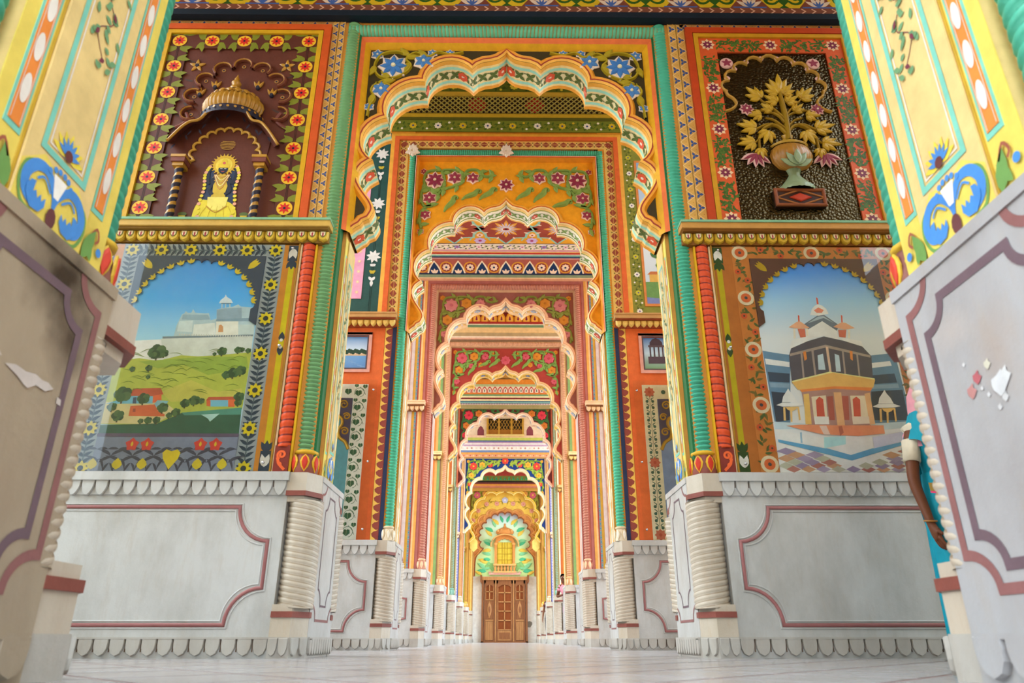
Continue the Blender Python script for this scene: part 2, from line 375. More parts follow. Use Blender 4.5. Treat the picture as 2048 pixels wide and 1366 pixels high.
def petal_row(mb, fr, u0, u1, pitch, ztop, zslot, zbot, w0, w1, mat, base=False):
    n = max(1, round((u1 - u0) / pitch)); d = (u1 - u0) / n
    for i in range(n):
        c = u0 + d * (i + .5); h = d * .46; H = zslot - zbot
        if base: pts = [(-h, ztop), (-h, zslot - H * .25), (-h * .93, zslot - H * .55), (-h * .6, zslot - H * .86), (0, zbot), (h * .6, zslot - H * .86), (h * .93, zslot - H * .55), (h, zslot - H * .25), (h, ztop)]
        else: pts = [(-h * 1.08, ztop), (-h, zslot), (-h * .95, zslot - H * .35), (-h * .8, zslot - H * .58), (-h * .52, zslot - H * .82), (-h * .2, zslot - H * .97), (0, zbot), (h * .2, zslot - H * .97), (h * .52, zslot - H * .82), (h * .8, zslot - H * .58), (h * .95, zslot - H * .35), (h, zslot), (h * 1.08, ztop)]
        mb.bplate(fr, [(c + x, z) for x, z in pts], w0, w1, mat, .92)
        if i: mb.rect(fr, c - d / 2 - .0045, c - d / 2 + .0045, zslot - H * (.38 if not base else .75), zslot + .002, w0 + .002, SLOT)
def foot(s, k, e, g):
    """chamfered footprint of the corner blocks, e = -1 front / +1 back, g = grow"""
    y = YC(k)
    if k == 0 and e > 0: d = .60 if s < 0 else .515; return [(s * 1.63, y + .40), (s * 1.63, y + d + .12 + g), (s * (1.45 - g * .6), y + d + .12 + g), (s * (1.358 - g), y + d + g), (s * (1.358 - g), y + .40)]
    return [(s * 1.568, y + e * .30), (s * 1.568, y + e * (.485 + g)), (s * (1.43 - g * .6), y + e * (.485 + g)), (s * (1.352 - g), y + e * (.355 + g * .6)), (s * (1.352 - g), y + e * .30)]
def prism(mb, pts, z0, z1, mat):
    n = len(pts); mb.add([(x, y, z0) for x, y in pts] + [(x, y, z1) for x, y in pts], [[i, (i + 1) % n, n + (i + 1) % n, n + i] for i in range(n)] + [list(range(n)), list(range(n, 2 * n))], mat)
def side_petals(mb, pts, z0, zslot, zt, pitch, mat, base):
    """petal rows round an outline of (x, y) corners"""
    for i in range(len(pts) - 1):
        a = Vector((*pts[i], 0)); b_ = Vector((*pts[i + 1], 0)); U = (b_ - a); L = U.length
        if L < .03: continue
        U.normalize(); W = Vector((U.y, -U.x, 0)); 
        if W.dot(a - Vector((pts[0][0], (pts[0][1]), 0)) + W * .01) < -1: W = -W
        petal_row(mb, Fr(a, U, (0, 0, 1), W), .004, L - .004, min(pitch, L), zt, zslot, z0, 0, .014, mat, base)
def plinth(k, s):
    near = k <= 2; y = YC(k); sd = SIDE[s]
    lab = {0: 'white marble %s foreground pier base with purple outlined panel' % sd,
           1: 'white marble dado of the %s front wall with pink notched panel' % sd}.get(k, 'white marble plinth at the %s foot of the %s gateway' % (sd, ORD[k]))
    t = thing('marble_plinth', lab, 'plinth', (s * 1.9, y, 0), 'marble plinths along the corridor')
    fr = WF(k, s); fi = Fr((s * 1.35, y, 0), (0, 1, 0), (0, 0, 1), (-s, 0, 0))
    st = STONE
    if k == 0: st = marble('marble_soot', '#CDBFAF' if s < 0 else '#DFDCDC', '#A5978A', .6, stain=([((-1.35, 1.93, 1.12), (.2, .17, .13), '#4A3A2C', .85), ((-1.35, 2.02, .95), (.2, .11, .12), '#5A4636', .8), ((-1.35, 1.72, .8), (.2, .3, .4), '#A8917C', .35), ((-1.35, 1.75, .45), (.2, .25, .25), '#8F7A66', .35)] if s < 0 else [((1.35, 1.78, .85), (.2, .12, .15), '#A8988C', .6), ((1.35, 1.95, .98), (.2, .15, .07), '#B8ADA6', .5)])) if False else marble('marble_soot_' + sd, '#A6967F' if s < 0 else '#A9A9AB', '#8A7A68' if s < 0 else '#8A8482', .6, stain=([((-1.35, 1.93, 1.13), (.2, .22, .17), '#2E2218', 1.0), ((-1.35, 2.03, .98), (.2, .13, .15), '#3E3024', .95), ((-1.35, 1.75, .45), (.2, .25, .25), '#8F7A66', .35)] if s < 0 else [((1.35, 1.78, .85), (.2, .12, .15), '#A8988C', .6), ((1.35, 1.95, .98), (.2, .15, .07), '#B8ADA6', .5)]))  # real soot smudges; the tan, darker left base paints in its weaker light
    # solid dado behind everything
    SD = STONE
    b = MB(); b.box(XYZ, *sorted((s * 1.562, s * (XW(k) + .00))), y - .47, y + .47, .0, 1.07, SD)
    b.box(XYZ, *sorted((s * 1.562, s * (XW(k) + .01))), y - .482, y + .482, 1.07, 1.17, STONE)
    b.box(XYZ, *sorted((s * 1.552, s * (XW(k) + .02))), y - .515, y + .515, 1.17, 1.232, STONE)
    b.build('dado', t)
    b = MB(); b.box(XYZ, *sorted((s * 1.35, s * 1.64)), y - .325, y + .355 if k else y + .40, .12, 1.225, st)
    b.box(XYZ, *sorted((s * 1.343, s * 1.64)), y - .33, y + .36 if k else y + .405, 1.19, 1.232, st); b.build('pier_face', t); b = MB(); b.box(XYZ, *sorted((s * 1.352, s * 1.64)), y - .33, y + (.355 if k else .40), 0, .13, BASE_C if k else st); b.build('pier_base', t)
    # front petals
    if k:
        b = MB(); petal_row(b, fr, 1.565, XW(k), .0985, 1.18, 1.165, 1.062, .042, .062, STONE); b.build('cornice_petals', t)
        b = MB(); petal_row(b, fr, 1.565, XW(k), .106, .125, .118, .012, .028, .05, BASE_C, True); b.box(fr, 1.563, XW(k), .118, .13, .03, .052, BASE_C); b.build('base_petals', t)
        if k <= 3:
            b = MB(); b.half(fr, notched(1.66, min(3.42, XW(k) - .2), .205, .985, .225, .235), .0125, .031, PINKM, closed=True)
            pw = [(u, v) for u, v in notched(1.685, min(3.395, XW(k) - .225), .23, .96, .225, .235)]
            b.build('panel_moulding', t, smooth=True, label='dusty pink half-round moulding')
            b = MB(); b.half(fr, pw, .006, .031, STONE, closed=True); b.half(fr, notched(1.64, min(3.44, XW(k) - .18), .185, 1.005, .225, .235), .006, .031, STONE, closed=True); b.build('panel_bead', t)
    # inner face: base petals and painted outlines
    b = MB(); petal_row(b, fi, -.33, .36 if k else .38, .07 if k else .135, .125, .118, .012, -.01, .02, BASE_C if k else st, True); b.box(fi, -.33, .36, .115, .13, -.02, .02, BASE_C if k else st); b.build('pier_base_petals', t)
    if k <= 4:
        wl = .03 if k == 0 else .018
        b = MB(); b.ribbon(fi, notched(-.30, .335, .24, 1.205, .12, .10), wl, .002, LINE_A, closed=True); b.build('outer_outline', t, label='painted dusty pink outline')
        b = MB(); b.ribbon(fi, notched(-.255, .262, .30, 1.10, .10, .09), wl, .002, LINE_B, closed=True) if k == 0 else b.ribbon(fi, notched(-.17, .20, .34, 1.12, .10, .11), wl * .8, .002, LINE_B, closed=True)
        b.build('inner_outline', t, label='painted purple outline')
    # twisted colonettes at the corners
    for e in ((-1, 1) if k <= 2 else (-1,)):
        b = MB(); c = thing_part('colonette', t)
        sh = MB(); cyy = y + e * (.36 if k or e < 0 else .385); cxx = 1.447 if k else 1.462; sh.rope((s * cxx, cyy, .31), (s * cxx, cyy, 1.04), .124 if k else .115, .038, .007, COLM, GRV, 22 if near else 12, 4 if near else 3, hand=s * e * -1, ref=(-s * .6, e * .8, 0), tilt=3.2); sh.build('shaft', c, smooth=near)
        for nm, z0, z1, g_, mt in (('cap', 1.098, 1.232, .0, COLM), ('ring', 1.066, 1.10, .006, RINGC), ('cap_collar', 1.025, 1.068, -.02, COLM), ('base_collar', .288, .335, -.004, COLM), ('ring', .252, .29, .010, RINGC), ('base_block', .128, .254, .0, COLM)):
            q = MB(); prism(q, foot(s, k, e, g_), z0, z1, mt); q.build(nm, c)
        q = MB(); pts = foot(s, k, e, .006); prism(q, pts, 0, .13, BASE_C)
        if near:
            seq = pts[1:4]
            for i in range(len(seq) - 1):
                a = Vector((*seq[i], 0)); d = Vector((*seq[i + 1], 0)) - a; L = d.length; U = d.normalized(); W = Vector((U.y, -U.x, 0))
                if W.dot(Vector((-s, e, 0))) < 0: W = -W
                petal_row(q, Fr(a, U, (0, 0, 1), W), .003, L - .003, .09, .125, .118, .012, -.003, .016, BASE_C, True)
        q.build('base_petals', c)
    if k == 0 and s < 0:      # chips of white filler on the stone
        b = MB()
        for pts in (((1.789, .801), (1.83, .813), (1.876, .809), (1.919, .816), (1.95, .81), (1.981, .812), (2.01, .802), (1.976, .784), (1.931, .787), (1.90, .768), (1.881, .772), (1.846, .786)), ((2.035, .787), (2.057, .783), (2.06, .765), (2.038, .767)), ((1.70, .82), (1.75, .828), (1.77, .815), (1.72, .806))):
            b.poly(fi, [(a - y, z) for a, z in pts], .003, P('#C9BEB6', .8))
        b.build('filler_patch', t)
    if k == 0 and s > 0:
        for (yy, z, r, c) in ((1.808, .761, .030, '#D2D4D6'), (1.835, .827, .013, '#CFCBB8'), (1.889, .806, .017, '#B8666C'), (1.925, .776, .019, '#C08884'), (1.782, .774, .022, '#D4D6D6'), (1.80, .72, .012, '#CFCFCF'), (1.86, .745, .007, '#D2D2D2'), (1.88, .77, .006, '#D2D2D2'), (1.83, .70, .008, '#CACACA'), (1.93, .86, .006, '#DADADA')):
            b = MB(); b.poly(fi, [(yy - y + r * (1 + .4 * math.sin(i * 2.7)) * math.cos(i * .7), z + r * (1 + .35 * math.cos(i * 1.9)) * math.sin(i * .7)) for i in range(9)], .002 + r * .05, P(c, .8)); b.build('paint_splash', t)
    return t
def thing_part(name, parent):
    o = bpy.data.objects.new(name, None); COL.objects.link(o); o.parent = parent; ORG[o.name] = ORG[parent.name]; o.empty_display_size = .05; return o
for k in range(9):
    for s in (-1, 1): plinth(k, s)
# unseen grey wall added on the right to hold back sky light
w = struct('wall_sky_block', (7, 0, 0), 'tall grey wall right of the gateway, unseen, added to block sky light'); b = MB(); b.box(XYZ, 7.6, 9.6, -14, 7.6, -.06, 7.2, P('#9A9484', .7)); b.build('wall_core', w)
b = MB()
for i in range(5): b.box(XYZ, 7.52, 7.6, -12 + i * 4, -11.4 + i * 4, -.06, 7.3, P('#A8A294', .7))
b.build('piers', w)
hd = MB(); rnd = random.Random(31); HG = [P('#3E5A2C', .8), P('#4E6E34', .8), P('#2E4A26', .8)]
t = thing('garden_hedge', 'tall leafy green hedge beyond the left side of the gateway', 'hedge', (-13, 14, -.06))
for i in range(260):
    y = -16 + 60 * rnd.random(); z = rnd.uniform(0, 4.6); r = rnd.uniform(.7, 1.3); x = -13 + rnd.uniform(-.6, .6); hd.lathe((x, y, z), [(0.02, -r), (r * .7, -r * .7), (r, 0), (r * .75, r * .65), (0.02, r)], 7, HG[i % 3])
hd.build('foliage', t, kind='stuff')
b = MB(); b.box(XYZ, -13.5, -12.5, -17, 46, -.06, 4.2, HG[2]); b.build('dense_core', t)
# ------------------------------------------------------------------ painted bands
def band(mb, fr, L, H, kind, w=.002, c=()):
    """repeat pattern painted on a strip, u along (0..L), v across (0..H)"""
    def rep(p): n = max(1, round(L / p)); return [(L * (i + .5) / n, L / n) for i in range(n)]
    C = [P(h) for h in c]
    if kind == 'diamond':
        for u, d in rep(H * 1.15):
            for sg in (-1, 1):
                mb.poly(fr, [(u - d * .46, H / 2 + sg * .004), (u, H / 2 + sg * H * .42), (u + d * .46, H / 2 + sg * .004)], w, C[0])
                mb.disc(fr, u + d * .5, H / 2 + sg * H * .27, w, H * .085, C[1], 8)
            for sx in (-1, 1):
                for sg in (-1, 1): mb.leaf(fr, u + d * .5, H / 2, w, H * .17, H * .07, PI / 4 * sg if sx > 0 else PI - PI / 4 * sg, C[2])
    elif kind == 'trefoil':
        for u, d in rep(H * 1.75):
            mb.ribbon(fr, [(u - d * .5, H * .0), (u, H * 1.0)], H * .07, w, C[1]); mb.ribbon(fr, [(u, H), (u + d * .5, 0)], H * .07, w, C[1])
            mb.leaf(fr, u, H * .42, w + .001, H * .5, H * .32, PI / 2, C[0])
            for sg in (-1, 1): mb.leaf(fr, u, H * .42, w + .001, H * .55, H * .3, PI / 2 + sg * 2.0, C[0])
            mb.disc(fr, u + d * .5, H * .7, w + .001, H * .07, C[2], 6)
    elif kind == 'chevron':
        for u, d in rep(.1): mb.ribbon(fr, [(u - .018, H * .85), (u + .018, H * .5), (u - .018, H * .15)], .012, w, C[0])
    elif kind == 'dots':
        for i, (u, d) in enumerate(rep(H * 1.1)): mb.disc(fr, u, H / 2, w, H * .24, C[i % len(C)], 8)
    elif kind == 'floral':
        for i, (u, d) in enumerate(rep(H * .95)):
            mb.ribbon(fr, smooth_path([(u - d / 2, H * .3), (u, H * .72), (u + d / 2, H * .3)], 3), H * .04, w, C[0])
            for a in (.6, 2.4, 3.9, 5.5): mb.leaf(fr, u + .25 * d * math.cos(a), H * .5 + .2 * H * math.sin(a), w + .001, H * .3, H * .16, a + .7, C[0])
            if i % 2 == 0: mb.flower(fr, u, H * .5, w + .0015, H * .3, 8, C[1 + (i // 2) % 2], C[3])
            else: mb.disc(fr, u - d * .1, H * .78, w + .0015, H * .1, C[2 if (i // 2) % 2 else 1], 8); mb.disc(fr, u + d * .12, H * .22, w + .0015, H * .09, C[1], 8)
    elif kind == 'tulip':
        for i, (u, d) in enumerate(rep(H * .72)):
            if i % 2:
                mb.poly(fr, [(u - d * .62, 0), (u - d * .5, H * .35), (u - d * .3, H * .62), (u, H * .92), (u + d * .3, H * .62), (u + d * .5, H * .35), (u + d * .62, 0)], w, C[1])
                mb.poly(fr, [(u - d * .5, 0), (u - d * .36, H * .33), (u - d * .2, H * .56), (u, H * .8), (u + d * .2, H * .56), (u + d * .36, H * .33), (u + d * .5, 0)], w + .0015, C[2])
                for a in (PI / 2, PI / 2 - .7, PI / 2 + .7): mb.leaf(fr, u, 0, w + .003, H * .36, H * .16, a, C[4])
            else:
                mb.disc(fr, u, H * .45, w, d * .55, C[0], 14); mb.disc(fr, u, H * .45, w + .0015, d * .43, C[3], 14); mb.flower(fr, u, H * .45, w + .003, d * .34, 8, C[4], C[2])
    elif kind == 'petal':
        for u, d in rep(H * .8):
            mb.poly(fr, [(u - d * .46, 0), (u - d * .46, H * .45), (u - d * .28, H * .8), (u, H), (u + d * .28, H * .8), (u + d * .46, H * .45), (u + d * .46, 0)], w, C[0])
            mb.poly(fr, [(u - d * .32, 0), (u - d * .32, H * .4), (u - d * .18, H * .66), (u, H * .8), (u + d * .18, H * .66), (u + d * .32, H * .4), (u + d * .32, 0)], w + .0015, C[1])
            mb.disc(fr, u, H * .25, w + .003, d * .13, C[2], 8); mb.leaf(fr, u, H * .2, w + .004, H * .4, d * .2, PI / 2, C[2])
    elif kind == 'scroll':
        for i, (u, d) in enumerate(rep(H * 1.5)):
            for sg in (-1, 1):
                mb.ribbon(fr, [(u + sg * (x - u), v) for x, v in spiral(u + d * .19, H * .30, H * .27, H * .06, -2.6, 1.3, 20)], H * .13, w + .001, C[0], taper=lambda t: 1 - .6 * t)
                mb.leaf(fr, u + sg * d * .08, H * .25, w + .0015, H * .6, H * .26, PI / 2 - sg * .55, C[0]); mb.leaf(fr, u + sg * d * .26, H * .1, w + .001, H * .4, H * .2, PI / 2 - sg * 1.3, C[0])
            v = u + d / 2
            mb.poly(fr, [(v - d * .3, 0), (v, H * .62), (v + d * .3, 0)], w + .001, C[1])
            for a in range(5): mb.leaf(fr, v, H * .05, w + .003, H * .34, H * .11, PI * (.18 + .16 * a), C[2])
            for a in range(4): mb.leaf(fr, v, H * .05, w + .004, H * .2, H * .05, PI * (.26 + .16 * a), C[3])
            mb.rect(fr, v - d * .24, v + d * .24, 0, H * .06, w + .004, C[3])
    elif kind == 'leafrow':
        for u, d in rep(H * .9):
            mb.leaf(fr, u - d * .3, H * .35, w, d * .8, H * .5, .25, C[0]); mb.ribbon(fr, smooth_path([(u - d * .5, H * .9), (u, H * .75), (u + d * .3, H * .5)], 3), H * .06, w + .001, C[1])
    elif kind == 'dash':
        for i, (u, d) in enumerate(rep(H * 4.2)): mb.rect(fr, u - d * .42, u + d * .12, H * .12, H * .88, w, C[0]); mb.rect(fr, u + d * .16, u + d * .46, H * .2, H * .8, w, C[1])
    elif kind == 'vine':
        n = max(2, int(L / (H * 1.6))); mb.ribbon(fr, smooth_path([(L * i / n, H * (.5 + .28 * (-1) ** i)) for i in range(n + 1)], 4), H * .06, w, C[0])
        for i in range(n):
            u = L * (i + .5) / n; sg = (-1) ** i
            for a, q in ((.9, 1), (2.2, 1), (-.5, .8)): mb.leaf(fr, u, H * .5, w + .001, H * .42 * q, H * .26, sg * a, C[1])
            if len(C) > 2 and i % 2 == 0: mb.flower(fr, L * i / n + H * .1, H * (.5 - .1 * sg), w + .002, H * .24, 6, C[2], C[3] if len(C) > 3 else None)
    elif kind == 'fern':
        for i, (u, d) in enumerate(rep(H * .8)):
            for q in range(5): mb.leaf(fr, u + d * (.2 * q - .45), H * .12, w + .001 * (q % 2), H * (.55 + .3 * ((q * 7 + i) % 3) / 2), H * .2, PI / 2 + (q - 2) * .35, C[q % len(C)])
    return mb
# ------------------------------------------------------------------ cusped arches
def acurve(z0, z1, n=7):
    """half outline of the nine-lobed arch, from the tip outward and down to its spring"""
    k = (z1 - z0) / 2.032; g = lambda z: z0 + (z - 3.346) * k
    T = [(0, 5.378), (.03, 5.335), (.08, 5.292), (.15, 5.268), (.22, 5.256), (.285, 5.222), (.331, 5.168)]
    a = T + arc3((.331, 5.168), (.545, 5.276), (.780, 5.011), n + 3)[1:] + arc3((.780, 5.011), (1.02, 4.94), (1.109, 4.579), n + 3)[1:] + arc3((1.109, 4.579), (1.318, 4.315), (1.203, 4.101), n + 2)[1:]
    a += smooth_path([(1.203, 4.101), (1.285, 4.04), (1.325, 3.957), (1.31, 3.86), (1.254, 3.761), (1.19, 3.67), (1.158, 3.60), (1.158, 3.545), (1.19, 3.478)], 2)[1:]
    a += [(1.24, 3.452), (1.262, 3.418), (1.30, 3.392), (1.348, 3.346)]
    return [(x, g(z)) for x, z in a]
def offset(c, n, zmax=99):
    out = []
    for i in range(len(c)):
        p = Vector(c[i]); a = Vector(c[max(i - 1, 0)]); b = Vector(c[min(i + 1, len(c) - 1)])
        d0 = (p - a).normalized() if i else Vector((c[0][0] + .8, -(c[0][1] * 0) - .6)).normalized() if False else ((p - a).normalized() if i else (b - p).normalized())
        d1 = (b - p).normalized() if i < len(c) - 1 else d0
        t = (d0 + d1).normalized(); nn = Vector((-t.y, t.x)); k = 1 / max(.55, nn.dot(Vector((-d0.y, d0.x))))
        q = p + nn * n * k
        if i == 0: q = Vector((0, p.y + n * 1.35))
        out.append((max(0, min(q.x, 1.395)), min(q.y, zmax)))
    return out
def dist_curve(c, x, z): return min(math.hypot(px - x, pz - z) for px, pz in c)
def above(c, x, z):
    """is the point in the spandrel (outside the opening)?"""
    best = 1e9
    for (x0, z0), (x1, z1) in zip(c, c[1:]):
        if min(x0, x1) <= x <= max(x0, x1) and abs(x1 - x0) > 1e-6: best = max(best if best < 1e8 else -1e9, z0 + (z1 - z0) * (x - x0) / (x1 - x0))
    return x > 1.3 or z > best
def uframe(mb, k, u0, w0, u1, w1, zb, top, mat):
    """mitred surround: two jambs and a head, edges (u0,w0) and (u1,w1); top(u) gives the head height"""
    for s in (-1, 1):
        fr = WF(k, s)
        mb.add([fr(u0, zb, w0), fr(u1, zb, w1), fr(u1, top(u1), w1), fr(u0, top(u0), w0)], [[0, 1, 2, 3]], mat)
    f = WF(k, 1); mb.add([f(-u0, top(u0), w0), f(u0, top(u0), w0), f(u1, top(u1), w1), f(-u1, top(u1), w1)], [[0, 1, 2, 3]], mat)
SP = {
 1: dict(sp=3.346, ap=5.378, u=1.32, T=5.40, Tr=5.40, span='#3B3014', ring=['#F3B552', '#9C3420', '#E29428', '#D98A1E'], soff=[(.14, '#F2AC40'), (.22, '#F8D690'), (.32, '#A2D8C2'), (.37, '#F8DC9C'), (.66, '#F4E2AC'), (.71, '#F8D690'), (.81, '#A2D8C2'), (.88, '#F8D690'), (1, '#EE9E30')], sv=['#5E6E34', '#5A6B2E', '#E0562F', '#F6D9C4'], fr=[(1.405, -.02, 1.365, -.05, '#E2703A'), (1.365, -.05, 1.32, -.105, '#DFA41C')], vine='#A8921C', leaf='#A8921C', fl=[('#E3CDB8', '#3E74B4', '#E8D9B0'), ('#E3CDB8', '#4A7CB6', '#E8D9B0')], rope='#62B58E', grv='#9A8A52', what='dark olive spandrels and blue carved flowers'),
 2: dict(sp=4.06, ap=6.215, u=1.34, T=6.95, Tr=6.84, span='#F2A626', ring=['#F6D9A0', '#CC5A2E', '#F0AA3C', '#E8A02E'], soff=[(.14, '#F3C878'), (.2, '#8F9A44'), (.28, '#F6E6C8'), (.74, '#F4EBD8'), (.82, '#8F9A44'), (.9, '#F6E6C8'), (1, '#F0B860')], sv=['#7E9A58', '#7E9A58', '#D0543C', '#F2D8C8'], fr=[(1.385, 0, 1.378, .0, '#F0E6D2'), (1.378, 0, 1.365, -.02, '#DD6A30'), (1.365, -.02, 1.34, -.105, '#E6982A')], vine='#7C9A48', leaf='#86A24E', fl=[('#F0CDBA', '#8E3048', '#E8C8A8'), ('#F0CDBA', '#9A3A4E', '#E8C8A8')], rope='#4CB38C', grv='#2E8468', what='orange spandrels and maroon carved lotuses'),
 3: dict(sp=4.05, ap=6.39, u=1.36, T=6.60, Tr=6.55, span='#8E5850', ring=['#F2D0A8', '#D89A78', '#E8BC94', '#E0A880'], soff=[(.2, '#EBC49A'), (.3, '#F3DDB8'), (.45, '#F0D2B0'), (.6, '#EDE4DC'), (.75, '#F0C8A0'), (1, '#E8C090')], sv=['#D88A7A', '#E8B868', '#8FA6C8', '#E8C858'], fr=[(1.43, 0, 1.42, 0, '#4A4A66'), (1.42, -.0, 1.36, -.105, '#C9A07C')], vine='#767E34', leaf='#7E863A', fl=[('#D09890', '#BE7472', '#A85A60'), ('#D09A3C', '#C07E2C', '#A86A20')], rope='#C98C76', grv='#9A5A4E', what='dusty rose spandrels and olive scrolls'),
 4: dict(sp=4.07, ap=6.38, u=1.36, T=6.93, Tr=6.90, span='#A23C2E', ring=['#F0D0A0', '#C89058', '#E0B478', '#D8A468'], soff=[(.2, '#E8C488'), (.35, '#EBC25C'), (.5, '#E8B848'), (.65, '#EBC86C'), (.8, '#E8B848'), (1, '#E0B878')], sv=['#8A7A9A', '#C89A3C', '#5A78B0', '#F0E0C0'], fr=[(1.45, 0, 1.38, -.03, '#D9AC80'), (1.38, -.03, 1.36, -.105, '#C09068')], vine='#6E8C3E', leaf='#7C9A44', fl=[('#D87060', '#C8545A', '#B04040'), ('#DE983C', '#CE8226', '#B06A20')], rope='#DDA67C', grv='#B07850', what='brick red spandrels and coral flowers'),
 5: dict(sp=4.17, ap=6.45, u=1.36, T=6.60, Tr=6.56, span='#662828', ring=['#F6DCC0', '#D89A78', '#EBC0A0', '#E0B090'], soff=[(.25, '#F0D0B0'), (.5, '#F3DCC4'), (.75, '#EDC8A8'), (1, '#E8C0A0')], sv=['#C88A7A', '#D8A088', '#7A90B8', '#F0E0C0'], fr=[(1.40, 0, 1.36, -.105, '#C86A48')], vine='#3A6230', leaf='#3A6230', fl=[('#D84E4E', '#CC3440', '#B02A38'), ('#CE7C30', '#C26A24', '#A86020')], rope='#86AC98', grv='#5A7A6A', what='dark maroon spandrels and red flowers'),
 6: dict(sp=3.40, ap=5.60, u=1.36, T=5.90, Tr=5.88, span='#20418A', ring=['#FBF0D0', '#E8C890', '#F6E2B4', '#E8CC94'], soff=[(.3, '#FBEBC8'), (.6, '#F6E2B8'), (1, '#F0D4A0')], sv=['#D8B878', '#D8B878', '#E8C878', '#F6E6C0'], fr=[(1.40, 0, 1.36, -.105, '#F0C8A0')], vine='#7E9E3C', leaf='#A8B848', fl=[('#F0685A', '#E04838', '#E8B040'), ('#F6CE70', '#F0B23C', '#E08828')], rope='#D89A72', grv='#B07850', what='deep blue spandrels and red and yellow flowers'),
 7: dict(sp=3.55, ap=5.55, u=1.36, T=5.62, Tr=5.6, span='#6E5A20', ring=['#F6DC8C', '#C89038', '#EBC24E', '#E0A838'], soff=[(.3, '#F0CE6A'), (.6, '#E8BE50'), (1, '#E0B048')], sv=['#C89038', '#B8902E', '#D8886A', '#F0E0A0'], fr=[(1.40, 0, 1.36, -.105, '#C98A4A')], vine='#8A8428', leaf='#8A8428', fl=[('#C86A60', '#B8505A', '#D8A040'), ('#D89A50', '#C88438', '#C87020')], rope='#C8963E', grv='#8A6420', what='olive spandrels and a broad yellow inner band'),
}
def rope_col(k, s, name, lab, u, w, r, z0, z1, col, grv, pitch, base=None, tilt=1, hi=False, back=False, yy=None):
    fr = WF(k, s); p = fr(u, 0, w) if yy is None else Vector((s * u, yy, 0)); t = thing(name, lab, 'column', (p.x, p.y, z0), 'rope-twist columns')
    zb = z0 + (.17 if base else 0); b = MB()
    b.rope((p.x, p.y, zb), (p.x, p.y, z1), r, pitch, r * .2, P(col), P(grv) if grv else None, 16 if hi else 9, 4 if hi else 3, hand=s, tilt=tilt, ref=(-s * .5, 1 if back else -1, 0)); b.build('rope_shaft', t, smooth=hi)
    if base:
        b = MB(); bc = P(base[0])
        b.lathe((p.x, p.y, z0), [(r * 1.25, 0), (r * 1.32, .03), (r * 1.22, .09), (r * 1.02, .13), (r * 1.0, .15)], 14, bc); b.build('base', t, smooth=True)
        b = MB(); n = 7
        for i in range(n):
            a = 2 * PI * (i + .5) / n; W = Vector((math.cos(a), math.sin(a), 0)); f = Fr(p + Vector((0, 0, z0)) + W * r * 1.16, (-math.sin(a), math.cos(a), 0), (0, 0, 1), W)
            b.leaf(f, 0, .135, .004, .13, r * .95, -PI / 2, P(base[2]), .012); b.leaf(f, 0, .125, .014, .11, r * .6, -PI / 2, P(base[1]), .008)
        b.build('base_petals', t)
        b = MB(); b.lathe((p.x, p.y, z0), [(r * .98, .14), (r * 1.2, .148), (r * 1.22, .165), (r * .98, .175)], 14, P(base[2])); b.build('neck_ring', t, smooth=True)
    return t
def carved_flower(k, i):
    o, p, c = SP[k]['fl'][i]; b = MB()
    if k <= 2: b.flower(F0, 0, 0, 0, 1, 8 if i == 0 else 6, P(p), P(c), P(o), relief=.16, rc=.2)
    else: b.flower(F0, 0, 0, 0, 1, 8 if i == 0 else 6, P(p), P(c), None, relief=.2, rc=.25)
    return b.mesh('relief_flower')
